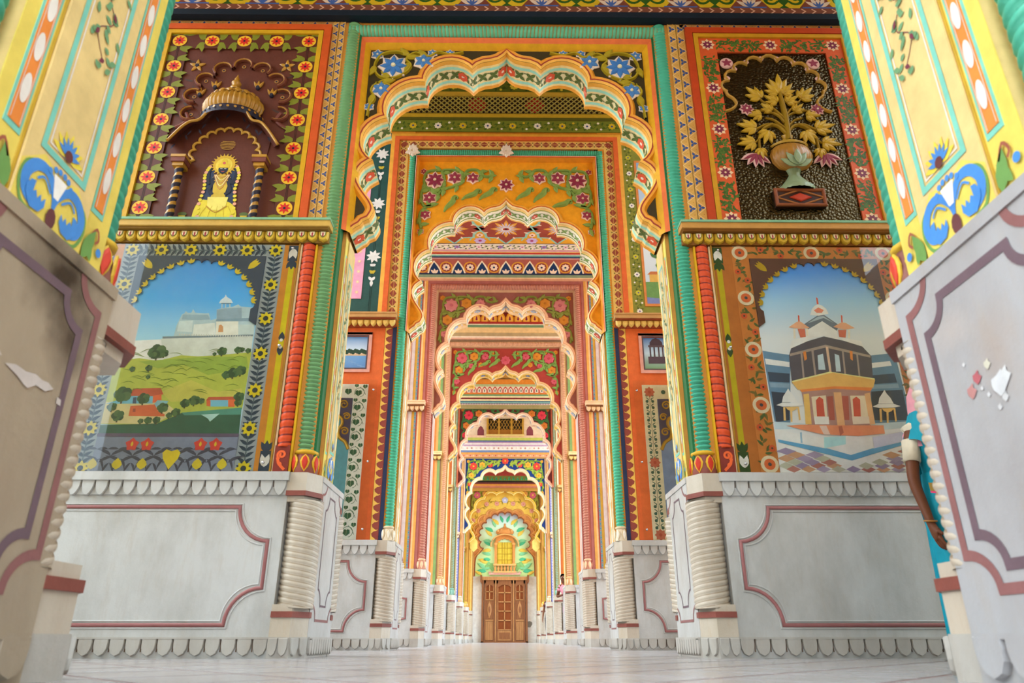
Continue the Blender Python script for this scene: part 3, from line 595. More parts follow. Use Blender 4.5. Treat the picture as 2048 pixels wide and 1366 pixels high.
def arch(k):
    S = SP[k]; c = acurve(S['sp'], S['ap'], 8 if k <= 3 else 6); T = S['T']; uu = S['u']; y = YC(k)
    t = thing('cusped_arch', '%s scalloped arch from the camera, with %s' % (ORD[k], S['what']), 'arch', (0, y, S['sp']), 'scalloped arches down the corridor')
    wf = -.105; wb = -.47 if k <= 4 else -.36; top = lambda u: T + (u - uu)
    for s in (-1, 1):
        fr = WF(k, s); b = MB(); pl = [(0, T + .02)] + c + [(1.40, S['sp'] + .0), (1.40, T + .02)]
        b.poly(fr, pl, wf, P(S['span'])); b.poly(fr, pl, wb, P(S['span'])); b.build('spandrel', t)
        b = MB(); n = len(c); fs = [0] + [f for f, _ in S['soff']]
        for j, (f1, hx) in enumerate(S['soff']):
            w0 = wf + (wb - wf) * fs[j]; w1 = wf + (wb - wf) * f1
            b.add([fr(x, z, w0) for x, z in c] + [fr(x, z, w1) for x, z in c], [[i, i + 1, n + i + 1, n + i] for i in range(n - 1)], P(hx))
        x, z = c[-1]; b.build('soffit', t)
        if k <= 5:      # painted vine along the soffit
            b = MB(); L = [0]
            for i in range(1, n): L.append(L[-1] + math.dist(c[i], c[i - 1]))
            tot = L[-1]
            def onsoff(d, w, e=.004):
                d = min(max(d, 0), tot - 1e-6); i = max(j for j in range(n - 1) if L[j] <= d); q = (d - L[i]) / (L[i + 1] - L[i])
                px = c[i][0] + (c[i + 1][0] - c[i][0]) * q; pz = c[i][1] + (c[i + 1][1] - c[i][1]) * q
                dx = c[i + 1][0] - c[i][0]; dz = c[i + 1][1] - c[i][1]; l = math.hypot(dx, dz)
                return fr(px + dz / l * e, pz - dx / l * e, w)
            class SF:
                def __call__(q, u, v, w=0): return onsoff(u, wc + v, .004 + w)
            wc = wf + (wb - wf) * .5; sf = SF(); vc = [P(h) for h in S['sv']]; m = int(tot / .11)
            rw = .075 if k == 1 else .1
            if k <= 3: b.ribbon(sf, smooth_path([(tot * i / m, rw * .5 * (-1) ** i) for i in range(m + 1)], 3), .008, 0, vc[0])
            for i in range(m):
                u = tot * (i + .5) / m
                for a, q in ((.8, .085), (-2.2, .075), (2.3, .06), (-.9, .06)): b.leaf(sf, u, 0, .001, q, .038, a * (-1) ** i, vc[1])
            step = .46 if k <= 2 else .3; m2 = int(tot / step)
            for i in range(m2 + 1):
                u = min(tot - .06, tot * i / m2 + .07)
                b.flower(sf, u, 0, .003, .062, 6, vc[2], vc[3], dw=.001)
            b.build('soffit_vine', t)
        # front moulding of the opening
        b = MB(); R = S['ring']; pr = [(0, wf + .004), (.016, wf + .022), (.030, wf + .024), (.052, wf + .03), (.078, wf + .002)] if k < 7 else [(0, wf + .004), (.02, wf + .02), (.04, wf + .03), (.08, wf + .03), (.1, wf)]
        rows = [[fr(x, z, w) for x, z in offset(c, o, T + .01)] for o, w in pr]
        for j in range(4): b.add(rows[j] + rows[j + 1], [[i, i + 1, n + i + 1, n + i] for i in range(n - 1)], P(R[j]))
        b.build('edge_moulding', t)
        # carved flowers, scrolls and leaves in the corners
        Tr = S['Tr']
        g_ = 1.25 if k == 2 else 1.12; fl = [(1.09, Tr - .25, .135 * g_, 0), (.79, Tr - .20, .105 * g_, 1), (.51, Tr - .20, .09 * g_, 0 if k > 2 else 1), (1.16, Tr - .57, .10 * g_, 1), (1.215, Tr - .86, .08 * g_, 0 if k > 2 else 1), (1.27, Tr - .08, .06, 1), (1.27, Tr - 1.15, .06, 1)]
        if k == 1: fl = [(1.085, 5.18, .155, 0), (.80, 5.25, .11, 1), (1.25, 5.335, .07, 1), (.72, 5.36, .055, 1), (.55, 5.36, .05, 1), (1.185, 4.905, .105, 1), (1.285, 4.70, .055, 1)]
        if k == 4: fl += [(.86, Tr - .45, .08, 0), (.62, Tr - .42, .07, 1), (1.0, Tr - .08, .06, 1), (.33, Tr - .12, .06, 1)]
        cf = [carved_flower(k, 0), carved_flower(k, 1)]
        ok = []
        for (x, z, r, ty) in fl:
            if above(c, x, z) and dist_curve(c, x, z) > r * .72 and z > S['sp'] + .2: ok.append((x, z, r)); inst(cf[ty], 'relief_flower', t, fr, x, z, wf + .003, rot=PI / 4 * 0, sc=r)
        b = MB(); vm = P(S['vine']); lm = P(S['leaf'])
        paths = [[(1.0, Tr - .06), (1.2, Tr - .08), (1.255, Tr - .22), (1.22, Tr - .36), (1.08, Tr - .42), (.96, Tr - .34), (.95, Tr - .2), (.98, Tr - .07), (.86, Tr - .05), (.7, Tr - .08), (.66, Tr - .2), (.6, Tr - .06), (.44, Tr - .05), (.38, Tr - .14), (.28, Tr - .17), (.18, Tr - .14)],
                 [(.96, Tr - .34), (1.03, Tr - .5), (1.10, Tr - .45), (1.26, Tr - .4), (1.29, Tr - .55), (1.24, Tr - .7), (1.12, Tr - .7), (1.2, Tr - .72), (1.285, Tr - .82), (1.29, Tr - .98), (1.26, Tr - 1.1)], [(1.06, Tr - .46), (.95, Tr - .4), (.82, Tr - .36), (.7, Tr - .3)]]
        mg = .05 if k == 1 else .085
        if k == 1: paths = [[(.42, Tr - .03), (.55, Tr - .06), (.66, Tr - .03), (.76, Tr - .09), (.88, Tr - .04), (.97, Tr - .12), (.92, Tr - .2), (.98, Tr - .3), (1.1, Tr - .36), (1.22, Tr - .33), (1.27, Tr - .2), (1.2, Tr - .06), (1.06, Tr - .03), (.98, Tr - .06)], [(1.1, Tr - .36), (1.22, Tr - .42), (1.28, Tr - .5), (1.24, Tr - .6), (1.28, Tr - .7), (1.295, Tr - .82)], [(1.24, Tr - .42), (1.12, Tr - .44), (1.08, Tr - .5)]]
        for pa in paths:
            run = []
            for q in smooth_path(pa, 5) + [None]:
                if q and q[0] < 1.31 and above(c, *q) and dist_curve(c, *q) > mg and q[1] > S['sp'] + .15: run.append(q)
                else:
                    if len(run) > 2: b.half(fr, run, .026 if k > 1 else .014, wf, vm, h=.03, n_=3)
                    run = []
            for i, q in enumerate(smooth_path(pa, 2)):
                a = i * 2.1 + .4; L_ = .13; e = (q[0] + L_ * math.cos(a), q[1] + L_ * math.sin(a))
                if all(p[0] < 1.31 and p[1] < Tr and above(c, *p) and dist_curve(c, *p) > .07 for p in (q, e)) and min([math.dist(e, (f[0], f[1])) - f[2] for f in ok] + [9]) > -.03: b.leaf(fr, q[0], q[1], wf + .004, L_, .07, a, lm, .024, curl=.3)
        b.build('carved_scrolls', t)
        if k in (2, 4, 6):     # loose paisley leaves following the lobes
            lb = MB(); 
            path = smooth_path([(-.12, -.10), (-.075, -.045), (-.02, -.01), (.04, .03), (.07, .085), (.11, .10), (.12, .065), (.095, .055)], 3)
            lb.half(F0, path, .026, 0, lm, h=.026, taper=lambda q: .35 + 1.25 * math.sin(PI * min(1, q * 1.3)) if q < .7 else .6, n_=3); pm = lb.mesh('paisley_leaf')
            for (x, z, a) in ((.28, S['ap'] + .08, .0), (.53, S['ap'] + .06, .15), (.84, S['ap'] - .10, -.3)):
                if above(c, x, z - .1): inst(pm, 'paisley_leaf', t, Fr(fr.o, -fr.U, fr.V, fr.W), -x, z + .06, wf + .002, rot=-a, sc=1.1)
    f1 = WF(k, 1)
    if k in (2, 4, 6): inst(cf[0], 'relief_flower', t, f1, 0, S['ap'] + (.30 if k == 2 else .22), wf + .003, sc=.13)
    # surround
    b = MB()
    for (a0, w0, a1, w1, hx) in S['fr']: uframe(b, k, a0, w0, a1, w1, S['sp'] - .02, top, P(hx))
    b.build('surround', t)
    # head of the rope frame
    ru = 1.48 if k == 1 else 1.445; rr = .074 if k == 1 else (.062 if k <= 4 else .05); z = top(ru)
    if k <= 5:
        for s in (-1, 1):
            b = MB(); pitch = .036 if k == 1 else .032
            b.rope(f1(0, z, -.045), f1(s * (ru + rr * .6), z, -.045), rr, pitch, rr * .14, P(S['rope']), P(S['grv']), 16 if k <= 2 else 9, 4 if k <= 2 else 3, hand=-s, tilt=.9, ref=(0, -.8, -.6)); b.build('head_rope', t, smooth=k <= 2)
    return t
# pictures of the two framed paintings: flat painted shapes in wall coordinates (u, v)
FORT = [
 ('#DDE3DC',[(2.95,1.594),(2.98,1.845),(2.981,2.203),(2.862,2.261),(2.696,2.279),(2.486,2.135),(2.486,1.714),(2.612,1.589)]),
 ('#A9BFC6',[(2.602,2.302),(2.595,2.406),(2.583,2.45),(2.571,2.494),(2.553,2.506),(2.546,2.524),(2.527,2.509),(2.5,2.509),(2.49,2.542),(2.467,2.509),(2.393,2.505),(2.36,2.507),(2.336,2.444),(2.292,2.459),(2.303,2.54),(2.241,2.555),(2.176,2.566),(2.139,2.585),(2.116,2.566),(2.021,2.559),(1.987,2.512),(1.975,2.305)]),
 ('#C3D0D2',[(2.584,2.348),(2.58,2.435),(2.475,2.443),(2.464,2.341)]),
 ('#8FAAB8',[(2.563,2.45),(2.564,2.494),(2.364,2.492),(2.341,2.451),(2.436,2.445)]),
 ('#D2D8D4',[(2.457,2.303),(2.462,2.407),(2.299,2.422),(2.276,2.321)]),
 ('#DAD9CE',[(2.276,2.321),(2.291,2.437),(2.197,2.443),(2.118,2.452),(2.098,2.314)]),
 ('#8CA3B2',[(2.288,2.451),(2.302,2.537),(2.24,2.549),(2.107,2.556),(2.092,2.455)]),
 ('#7E98AA',[(2.295,2.434),(2.291,2.454),(2.001,2.468),(1.99,2.438)]),
 ('#C08A60',[(2.26,2.342),(2.263,2.4),(2.247,2.408),(2.228,2.39),(2.221,2.343)]),
 ('#B9C7C6',[(2.099,2.322),(2.109,2.408),(1.99,2.409),(1.98,2.322)]),
 ('#CAD3D6',[(2.293,2.594),(2.285,2.621),(2.256,2.651),(2.251,2.672),(2.24,2.651),(2.201,2.627),(2.183,2.597)]),
 ('#5F7F93',[(2.277,2.597),(2.197,2.597),(2.195,2.588),(2.276,2.588)]),
 ('#AFC3CC',[(2.273,2.588),(2.262,2.588),(2.259,2.549),(2.269,2.549)]),
 ('#AFC3CC',[(2.211,2.588),(2.201,2.588),(2.195,2.552),(2.206,2.552)]),
 ('#AFC3CC',[(2.243,2.588),(2.235,2.588),(2.23,2.552),(2.238,2.552)]),
 ('#6E7F88',[(2.687,2.302),(1.983,2.322),(1.98,2.301),(2.683,2.282)]),
 ('#C6CBC6',[(2.697,2.284),(1.981,2.308),(1.962,2.123),(2.379,2.116),(2.637,2.109)]),
 ('#A9B24E',[(2.956,1.592),(2.983,1.845),(2.983,2.036),(2.944,2.091),(2.833,2.12),(2.687,2.098),(2.6,2.121),(2.514,2.145),(2.383,2.136),(2.254,2.145),(2.139,2.156),(1.972,2.174),(1.974,1.916),(1.978,1.709),(2.428,1.674),(2.612,1.585)]),
 ('#8FA648',[(2.828,2.092),(2.599,2.112),(2.382,2.13),(2.006,2.137),(1.979,2.04),(2.279,1.983),(2.474,2.065),(2.675,2.037)]),
 ('#B9B458',[(2.612,1.846),(2.4,1.942),(2.18,1.848),(2.006,1.876),(1.984,1.768),(2.321,1.78),(2.521,1.766)]),
 ('#C8BC8A',[(2.951,1.597),(2.963,1.712),(2.874,1.765),(2.571,1.766),(2.456,1.687),(2.613,1.593)]),
 ('#B4553C',[(2.834,1.812),(2.827,1.872),(2.618,1.877),(2.589,1.826),(2.656,1.809)]),
 ('#6DAEC6',[(2.876,1.749),(2.83,1.812),(2.666,1.811),(2.655,1.753)]),
 ('#D2643E',[(2.658,1.758),(2.664,1.814),(2.603,1.827),(2.592,1.769)]),
 ('#7FB0BC',[(2.653,1.733),(2.625,1.779),(2.541,1.773),(2.561,1.713)]),
 ('#C4623E',[(2.816,1.655),(2.817,1.733),(2.637,1.745),(2.609,1.7),(2.546,1.666),(2.55,1.653)]),
 ('#8E4634',[(2.792,1.686),(2.793,1.712),(2.775,1.713),(2.77,1.686)]),
 ('#354A66',[(2.806,1.752),(2.811,1.8),(2.786,1.803),(2.778,1.752)]),
 ('#2F5A48',[(2.96,1.584),(2.589,1.598),(2.42,1.682),(1.983,1.721),(1.969,1.511),(2.956,1.497)]),
 ('#4E8A7A',[(2.424,1.682),(1.984,1.723),(1.98,1.668),(2.401,1.661)]),
 ('#A8CBC6',[(2.277,1.667),(2.14,1.675),(2.202,1.612),(2.221,1.636)]),
 ('#B4553C',[(2.26,1.778),(2.244,1.805),(2.06,1.809),(2.04,1.781)]),
 ('#6DAEC6',[(2.222,1.73),(2.23,1.781),(2.091,1.781),(2.083,1.731)]),
 ('#D2643E',[(2.085,1.728),(2.094,1.787),(2.041,1.784),(2.037,1.728)]),
 ('#C8603C',[(2.248,1.734),(2.255,1.778),(2.225,1.778),(2.217,1.73)]),
]
FTREES = [(2.701,2.174,0.068),(2.647,2.16,0.036),(2.735,2.159,0.039),(2.201,2.179,0.039),(2.256,2.156,0.016),(2.079,2.19,0.031),(2.047,2.193,0.021),(2.0,2.185,0.023),(2.864,2.029,0.023),(2.739,2.037,0.028),(2.731,1.965,0.018),(2.138,1.984,0.036),(2.089,2.001,0.046),(2.034,2.019,0.044),(2.893,1.825,0.068),(2.731,1.792,0.048),(2.895,1.657,0.048),(2.573,1.72,0.043),(2.412,1.756,0.038),(2.346,1.778,0.043),(2.292,1.774,0.025),(2.015,1.808,0.041),(2.717,1.615,0.022),(2.663,1.621,0.03),(2.601,1.624,0.03),(2.468,1.685,0.035),(2.514,1.661,0.025),(2.015,1.762,0.03),(2.954,1.725,0.038)]
TEMPLE = [
 ('#51708A',[(2.015,2.202),(2.111,2.184),(2.228,2.167),(2.141,1.595),(2.026,1.595)]),
 ('#51708A',[(2.848,2.164),(3.007,2.182),(3.052,2.164),(3.071,1.612),(2.743,1.597)]),
 ('#C9CDC4',[(2.023,2.136),(2.212,2.107),(2.206,2.065),(2.025,2.088)]),
 ('#C9CDC4',[(2.839,2.1),(3.001,2.119),(3.007,2.08),(2.834,2.058)]),
 ('#2E3C4E',[(2.03,2.025),(2.198,2.011),(2.186,1.938),(2.032,1.945)]),
 ('#2E3C4E',[(2.829,1.999),(3.014,2.015),(3.019,1.941),(2.822,1.926)]),
 ('#2A3444',[(2.035,1.865),(2.173,1.851),(2.14,1.637),(2.037,1.623)]),
 ('#2A3444',[(2.803,1.867),(3.048,1.883),(3.043,1.64),(2.765,1.639)]),
 ('#6E869A',[(2.031,1.937),(2.185,1.929),(2.18,1.894),(2.034,1.899)]),
 ('#6E869A',[(2.813,1.917),(3.024,1.932),(3.026,1.897),(2.811,1.888)]),
 ('#9FB0B8',[(2.024,1.626),(2.271,1.61),(2.265,1.568),(2.022,1.567)]),
 ('#9FB0B8',[(2.732,1.611),(3.062,1.632),(3.065,1.585),(2.721,1.556)]),
 ('#D2D6D6',[(2.23,2.221),(2.257,2.29),(2.389,2.329),(2.378,2.222)]),
 ('#D2D6D6',[(2.64,2.223),(2.664,2.315),(2.808,2.285),(2.818,2.194)]),
 ('#D8D9D6',[(2.381,2.299),(2.404,2.392),(2.525,2.461),(2.635,2.383),(2.622,2.297),(2.517,2.33)]),
 ('#56606E',[(2.37,2.426),(2.505,2.512),(2.549,2.515),(2.656,2.424),(2.63,2.374),(2.527,2.458),(2.397,2.382)]),
 ('#8896A0',[(2.406,2.439),(2.503,2.499),(2.546,2.502),(2.622,2.44),(2.544,2.486)]),
 ('#C6CBCE',[(2.438,2.511),(2.462,2.565),(2.49,2.594),(2.514,2.607),(2.548,2.598),(2.578,2.566),(2.59,2.522),(2.504,2.505)]),
 ('#C0705E',[(2.477,2.553),(2.516,2.579),(2.556,2.556),(2.537,2.531),(2.494,2.531)]),
 ('#B84A3A',[(2.514,2.672),(2.524,2.662),(2.524,2.607),(2.509,2.607)]),
 ('#B84A3A',[(2.34,2.511),(2.351,2.504),(2.345,2.451),(2.334,2.451)]),
 ('#B84A3A',[(2.687,2.513),(2.697,2.506),(2.689,2.446),(2.678,2.446)]),
 ('#CE8C70',[(2.25,2.403),(2.322,2.451),(2.351,2.454),(2.417,2.398),(2.341,2.388)]),
 ('#CE8C70',[(2.605,2.408),(2.681,2.449),(2.712,2.443),(2.778,2.397),(2.692,2.384)]),
 ('#C9B4A8',[(2.285,2.394),(2.301,2.391),(2.291,2.307),(2.274,2.304)]),
 ('#A85A4A',[(2.319,2.388),(2.377,2.388),(2.373,2.32),(2.329,2.314)]),
 ('#C9B4A8',[(2.384,2.392),(2.402,2.392),(2.394,2.33),(2.377,2.326)]),
 ('#A85A4A',[(2.641,2.383),(2.706,2.381),(2.688,2.315),(2.638,2.321)]),
 ('#C9B4A8',[(2.718,2.384),(2.735,2.384),(2.721,2.306),(2.707,2.309)]),
 ('#45444E',[(2.215,2.161),(2.241,2.221),(2.381,2.283),(2.516,2.324),(2.666,2.288),(2.806,2.239),(2.861,2.158),(2.832,1.937),(2.523,2.001),(2.202,1.929)]),
 ('#8A7C74',[(2.223,2.176),(2.518,2.253),(2.855,2.164),(2.851,2.145),(2.514,2.229),(2.222,2.155)]),
 ('#B49A86',[(2.515,2.238),(2.535,2.235),(2.524,1.998),(2.507,1.998)]),
 ('#8A7C78',[(2.397,2.21),(2.415,2.213),(2.401,1.98),(2.387,1.977)]),
 ('#8A7C78',[(2.309,2.188),(2.324,2.191),(2.306,1.959),(2.292,1.956)]),
 ('#8A7C78',[(2.637,2.208),(2.651,2.205),(2.632,1.981),(2.619,1.984)]),
 ('#8A7C78',[(2.745,2.178),(2.758,2.175),(2.739,1.958),(2.726,1.96)]),
 ('#9FB0C4',[(2.439,2.162),(2.484,2.177),(2.481,2.042),(2.426,2.042)]),
 ('#9FB0C4',[(2.575,2.177),(2.608,2.162),(2.598,2.028),(2.56,2.028)]),
 ('#C8743C',[(2.329,2.191),(2.353,2.198),(2.351,2.131),(2.329,2.116)]),
 ('#C8743C',[(2.698,2.202),(2.72,2.199),(2.708,2.118),(2.691,2.133)]),
 ('#E09658',[(2.203,1.938),(2.504,2.013),(2.533,2.019),(2.851,1.961),(2.824,1.897),(2.53,1.907),(2.24,1.877)]),
 ('#C0703E',[(2.243,1.894),(2.533,1.922),(2.826,1.908),(2.796,1.867),(2.525,1.881),(2.265,1.86)]),
 ('#E8B882',[(2.205,1.95),(2.51,2.027),(2.85,1.973),(2.847,1.958),(2.509,2.01),(2.205,1.932)]),
 ('#8E6E6A',[(2.265,1.86),(2.526,1.887),(2.8,1.87),(2.746,1.597),(2.269,1.596)]),
 ('#D2B09C',[(2.334,1.822),(2.446,1.834),(2.428,1.638),(2.325,1.638)]),
 ('#D2B09C',[(2.632,1.832),(2.748,1.833),(2.738,1.639),(2.615,1.639)]),
 ('#A8483C',[(2.364,1.794),(2.394,1.823),(2.421,1.803),(2.411,1.666),(2.351,1.666)]),
 ('#A8483C',[(2.646,1.803),(2.678,1.824),(2.703,1.801),(2.683,1.667),(2.631,1.667)]),
 ('#8E4A44',[(2.452,1.823),(2.5,1.829),(2.482,1.638),(2.439,1.638)]),
 ('#8E4A44',[(2.568,1.829),(2.618,1.829),(2.591,1.639),(2.55,1.639)]),
 ('#D09A58',[(2.276,1.842),(2.319,1.848),(2.3,1.604),(2.254,1.604)]),
 ('#C8946E',[(2.51,1.858),(2.568,1.858),(2.549,1.588),(2.492,1.585)]),
 ('#C8946E',[(2.745,1.847),(2.788,1.856),(2.78,1.606),(2.738,1.6)]),
 ('#C9C2B8',[(2.327,1.666),(2.438,1.664),(2.433,1.605),(2.325,1.604)]),
 ('#C9B0A4',[(2.615,1.664),(2.743,1.667),(2.74,1.611),(2.612,1.605)]),
 ('#C8785A',[(2.107,1.593),(2.216,1.601),(2.486,1.597),(2.84,1.598),(2.838,1.534),(2.632,1.514),(2.366,1.527),(2.21,1.565)]),
 ('#B8A49C',[(2.355,1.593),(2.409,1.594),(2.427,1.524),(2.379,1.524)]),
 ('#9A5A4A',[(2.498,1.588),(2.526,1.594),(2.53,1.541),(2.498,1.514)]),
 ('#D4D2C8',[(2.021,1.565),(2.374,1.497),(2.364,1.423),(2.029,1.487)]),
 ('#8FB6CC',[(2.375,1.505),(2.538,1.514),(2.527,1.437),(2.363,1.42)]),
 ('#D0CCC2',[(2.539,1.516),(2.738,1.506),(2.73,1.424),(2.527,1.437)]),
 ('#A4A6C8',[(2.738,1.506),(3.061,1.565),(3.065,1.499),(2.735,1.421)]),
 ('#7A96A8',[(2.201,1.54),(2.215,1.543),(2.207,1.458),(2.194,1.461)]),
 ('#4F86A8',[(2.029,1.487),(2.363,1.42),(2.735,1.421),(3.064,1.496),(3.063,1.48),(2.552,1.329),(2.029,1.466)]),
 ('#D9D5CA',[(2.375,1.423),(2.568,1.459),(2.721,1.421),(2.551,1.37)]),
 ('#CFC6BC',[(2.028,1.463),(2.551,1.327),(3.065,1.477),(3.026,1.252),(1.999,1.23)]),
 ('#D5D8D4',[(2.101,1.776),(2.116,1.822),(2.144,1.858),(2.165,1.888),(2.177,1.858),(2.202,1.822),(2.219,1.776)]),
 ('#DCDDD6',[(2.054,1.753),(2.101,1.773),(2.221,1.773),(2.268,1.756),(2.211,1.745),(2.102,1.741)]),
 ('#D89A62',[(2.104,1.736),(2.12,1.739),(2.11,1.632),(2.093,1.632)]),
 ('#D89A62',[(2.155,1.736),(2.172,1.736),(2.157,1.623),(2.144,1.623)]),
 ('#D89A62',[(2.211,1.739),(2.225,1.742),(2.222,1.638),(2.208,1.635)]),
 ('#D89A62',[(2.12,1.739),(2.219,1.742),(2.193,1.716),(2.164,1.705),(2.136,1.716)]),
 ('#D5D8D4',[(2.834,1.767),(2.851,1.813),(2.881,1.849),(2.904,1.879),(2.914,1.849),(2.937,1.813),(2.952,1.767)]),
 ('#DCDDD6',[(2.786,1.744),(2.833,1.764),(2.954,1.765),(3.0,1.748),(2.943,1.736),(2.833,1.733)]),
 ('#D89A62',[(2.834,1.727),(2.851,1.73),(2.835,1.623),(2.818,1.623)]),
 ('#D89A62',[(2.886,1.727),(2.903,1.727),(2.882,1.615),(2.868,1.615)]),
 ('#D89A62',[(2.941,1.73),(2.956,1.733),(2.947,1.629),(2.933,1.626)]),
 ('#D89A62',[(2.851,1.73),(2.95,1.733),(2.923,1.708),(2.893,1.696),(2.866,1.707)]),
]
def FC(k, w=0): return Fr((0, YC(k) - .44 - w, 0), (1, 0, 0), (0, 0, 1), (0, -1, 0))
# ------------------------------------------------------------------ rope columns
R0 = ('#8E5A50', '#C8402E', '#D9B23A')
for s in (-1, 1):
    sd = SIDE[s]
    for e, nm in ((-1, 'near'), (1, 'far')):
        rope_col(0, s, 'rope_column', 'teal rope-twist column on the %s edge of the %s foreground pier' % (nm, sd), 1.445, 0, .062, 1.232, 6.6, '#46A488', '#2E7F68', .05, R0 if e > 0 else None, 2.4, True, back=e > 0, yy=YC(0) + e * .365)
    rope_col(1, s, 'rope_column', 'green rope-twist column at the %s jamb of the first arch' % sd, 1.48, -.045, .074, 1.232, 5.63, '#6A9A64' if s < 0 else '#47AA8A', '#4A6A48' if s < 0 else '#2E7864', .034, ('#8A4A3E', '#C8341E', '#D9A82A'), .8, True)  # the two greens put each side's light into the paint colour
    rope_col(2, s, 'rope_column', 'mint green rope-twist column on a cream foot at the %s jamb of the second arch' % sd, 1.445, -.045, .062, 1.232, 7.08, '#4DB78F', '#3C8F74', .04, ('#E8D9BC', '#F0E6D2', '#D9C49C'), .9, True)
    for k, nm in ((3, 'rose pink'), (4, 'pale peach'), (5, 'sage green'), (6, 'salmon'), (7, 'ochre')):
        S = SP[k]; rope_col(k, s, 'rope_column', '%s rope-twist column at the %s jamb of the %s arch' % (nm, sd, ORD[k]), 1.445, -.045, .06 if k <= 4 else .052, 1.232, S['T'] + .09, S['rope'], S['grv'], .045, (S['rope'], '#EBC8A4' if k != 5 else '#9CC9B8', S['ring'][2] if k != 5 else '#7FB8A4'), .9)
for k in range(1, 8): arch(k)
# white painted bosses on the head rope of the second arch
for u, nm in ((0, 'middle'), (-1.44, 'left corner')):
    z = SP[2]['T'] + .105; t = thing('plaster_boss', 'cream carved leaf boss at the %s of the second arch rope' % nm, 'ornament', FC(2)(u, z, .02), 'plaster bosses'); b = MB(); m = P('#EAD9C4')
    for a, L in ((PI / 2, .15), (PI / 2 + .42, .13), (PI / 2 - .42, .13), (PI / 2 + .95, .10), (PI / 2 - .95, .10), (-PI / 2, .10), (-.25, .12), (PI + .25, .12), (-PI / 2 + .6, .09), (-PI / 2 - .6, .09)): b.leaf(FC(2), u, z - .01, .02, L, .075, a, m, .03)
    b.build('leaves', t)

# ------------------------------------------------------------------ bands over the arches
def frieze(k, name, rows, x=3.74, lab=''):
    t = thing('painted_frieze', lab, 'frieze', (0, YC(k) - .44, rows[0][0]), 'painted friezes over the arches')
    for r in rows:
        z0, z1, w, hx = r[:4]; b = MB(); b.box(FC(k), -x, x, z0, z1, 0, w, P(hx)); nm = r[6] if len(r) > 6 else 'stripe'
        if len(r) > 4 and r[4]: band(b, Fr(FC(k)(-x, z0, w), (1, 0, 0), (0, 0, 1), (0, -1, 0)), 2 * x, z1 - z0, r[4], .002, r[5]); nm = r[4] + '_band'
        b.build(nm, t)
    return t
frieze(1, '', [(5.645, 5.715, .09, '#16222E', None, None, 'dark_cornice'), (5.715, 5.80, .075, '#7A4634', 'chevron', ('#D9A78C',)), (5.80, 6.24, .06, '#2F5A1C', 'scroll', ('#D2AE22', '#7A4030', '#DCC3AE', '#4460A0')), (6.24, 6.7, .05, '#3A2E12')], lab='green and yellow scroll frieze with navy cornice above the first arch')
t2 = frieze(2, '', [(7.44, 7.65, .02, '#76802C', 'floral', ('#4A6420', '#EDE6D2', '#D2B42A', '#3E4A80')), (7.65, 7.70, .035, '#5A5A1E'), (7.70, 7.76, .05, '#C2A02C'), (7.76, 7.79, .03, '#6A5A1E'), (8.14, 8.20, .05, '#C8A43A'), (8.20, 8.45, .04, '#5E6A22', 'floral', ('#3E5420', '#D8C43A', '#C8B83A', '#8A6A20'))], 1.95, lab='olive flower frieze with pierced lattice above the second arch')
b = MB(); b.box(FC(2), -1.95, 1.95, 7.79, 8.14, -.004, .003, P('#2A1E10', .8)); b.build('lattice_dark_sheet', t2)  # flat dark sheet, the hollow's shade painted behind the bars
for x in (-.47, .45): b = MB(); b.disc(FC(2), x, 7.97, .005, .15, P('#9C2A22'), 16); b.build('red_disc', t2)
b = MB(); lm = P('#9A8A2A')
for i in range(-22, 23):
    for sg in (-1, 1):
        x = i * .09; p = [(x - sg * .175, 7.79), (x + sg * .175, 8.14)]
        if abs(x) < 1.75: b.half(FC(2), p, .012, .004 + (.004 if sg > 0 else 0), lm, n_=2)
b.build('lattice_bars', t2)
t3 = frieze(3, '', [(6.80, 6.845, .03, '#D8A282'), (6.845, 6.87, .035, '#E8CBA4'), (6.87, 6.93, .04, '#8BA488'), (6.93, 6.96, .05, '#2E3A5A')], 1.8, lab='cove of navy tulips and stripes above the third arch')
n_ = Vector((0, -.28, .17)).normalized(); fcv = Fr((-1.8, YC(3) - .48, 6.955), (1, 0, 0), n_, Vector((1, 0, 0)).cross(n_)); 
if fcv.W.z > 0: fcv.W = -fcv.W
b = MB(); b.rect(fcv, 0, 3.6, 0, .335, 0, P('#A8584A')); band(b, fcv, 3.6, .33, 'tulip', .003, ('#D9982E', '#EFE0C4', '#16325E', '#8E3A30', '#F0D4BC')); b.build('tulip_cove', t3)
fce = Fr((-1.9, YC(3) - .44, CEIL[2] - .001), (1, 0, 0), (0, -1, 0), (0, 0, -1)); b = MB(); b.rect(fce, 0, 3.8, .28, .36, .03, P('#D9A2A0'))
for v0, v1, h in ((.33, .37, '#C88A8A'), (.37, .42, '#2E4668'), (.42, .47, '#7FB8A8'), (.47, .50, '#E8DCC0'), (.50, .56, '#C2392C'), (.56, .585, '#EBC870'), (.585, .65, '#D8A0A8')): b.box(fce, 0, 3.8, v0, v1, 0, .03 - (v0 - .28) * .06, P(h))
b.build('ceiling_stripes', t3)
b = MB(); b.rect(fce, 0, 3.8, .65, .87, .004, P('#F0E2CC')); band(b, Fr(fce(0, .65, .004), fce.U, fce.V, fce.W), 3.8, .22, 'floral', .002, ('#6E7A4A', '#9A8AC0', '#E8C8D0', '#C84A50')); b.rect(fce, 0, 3.8, .87, .89, .006, P('#2E2A5A')); b.build('ceiling_floral_band', t3)
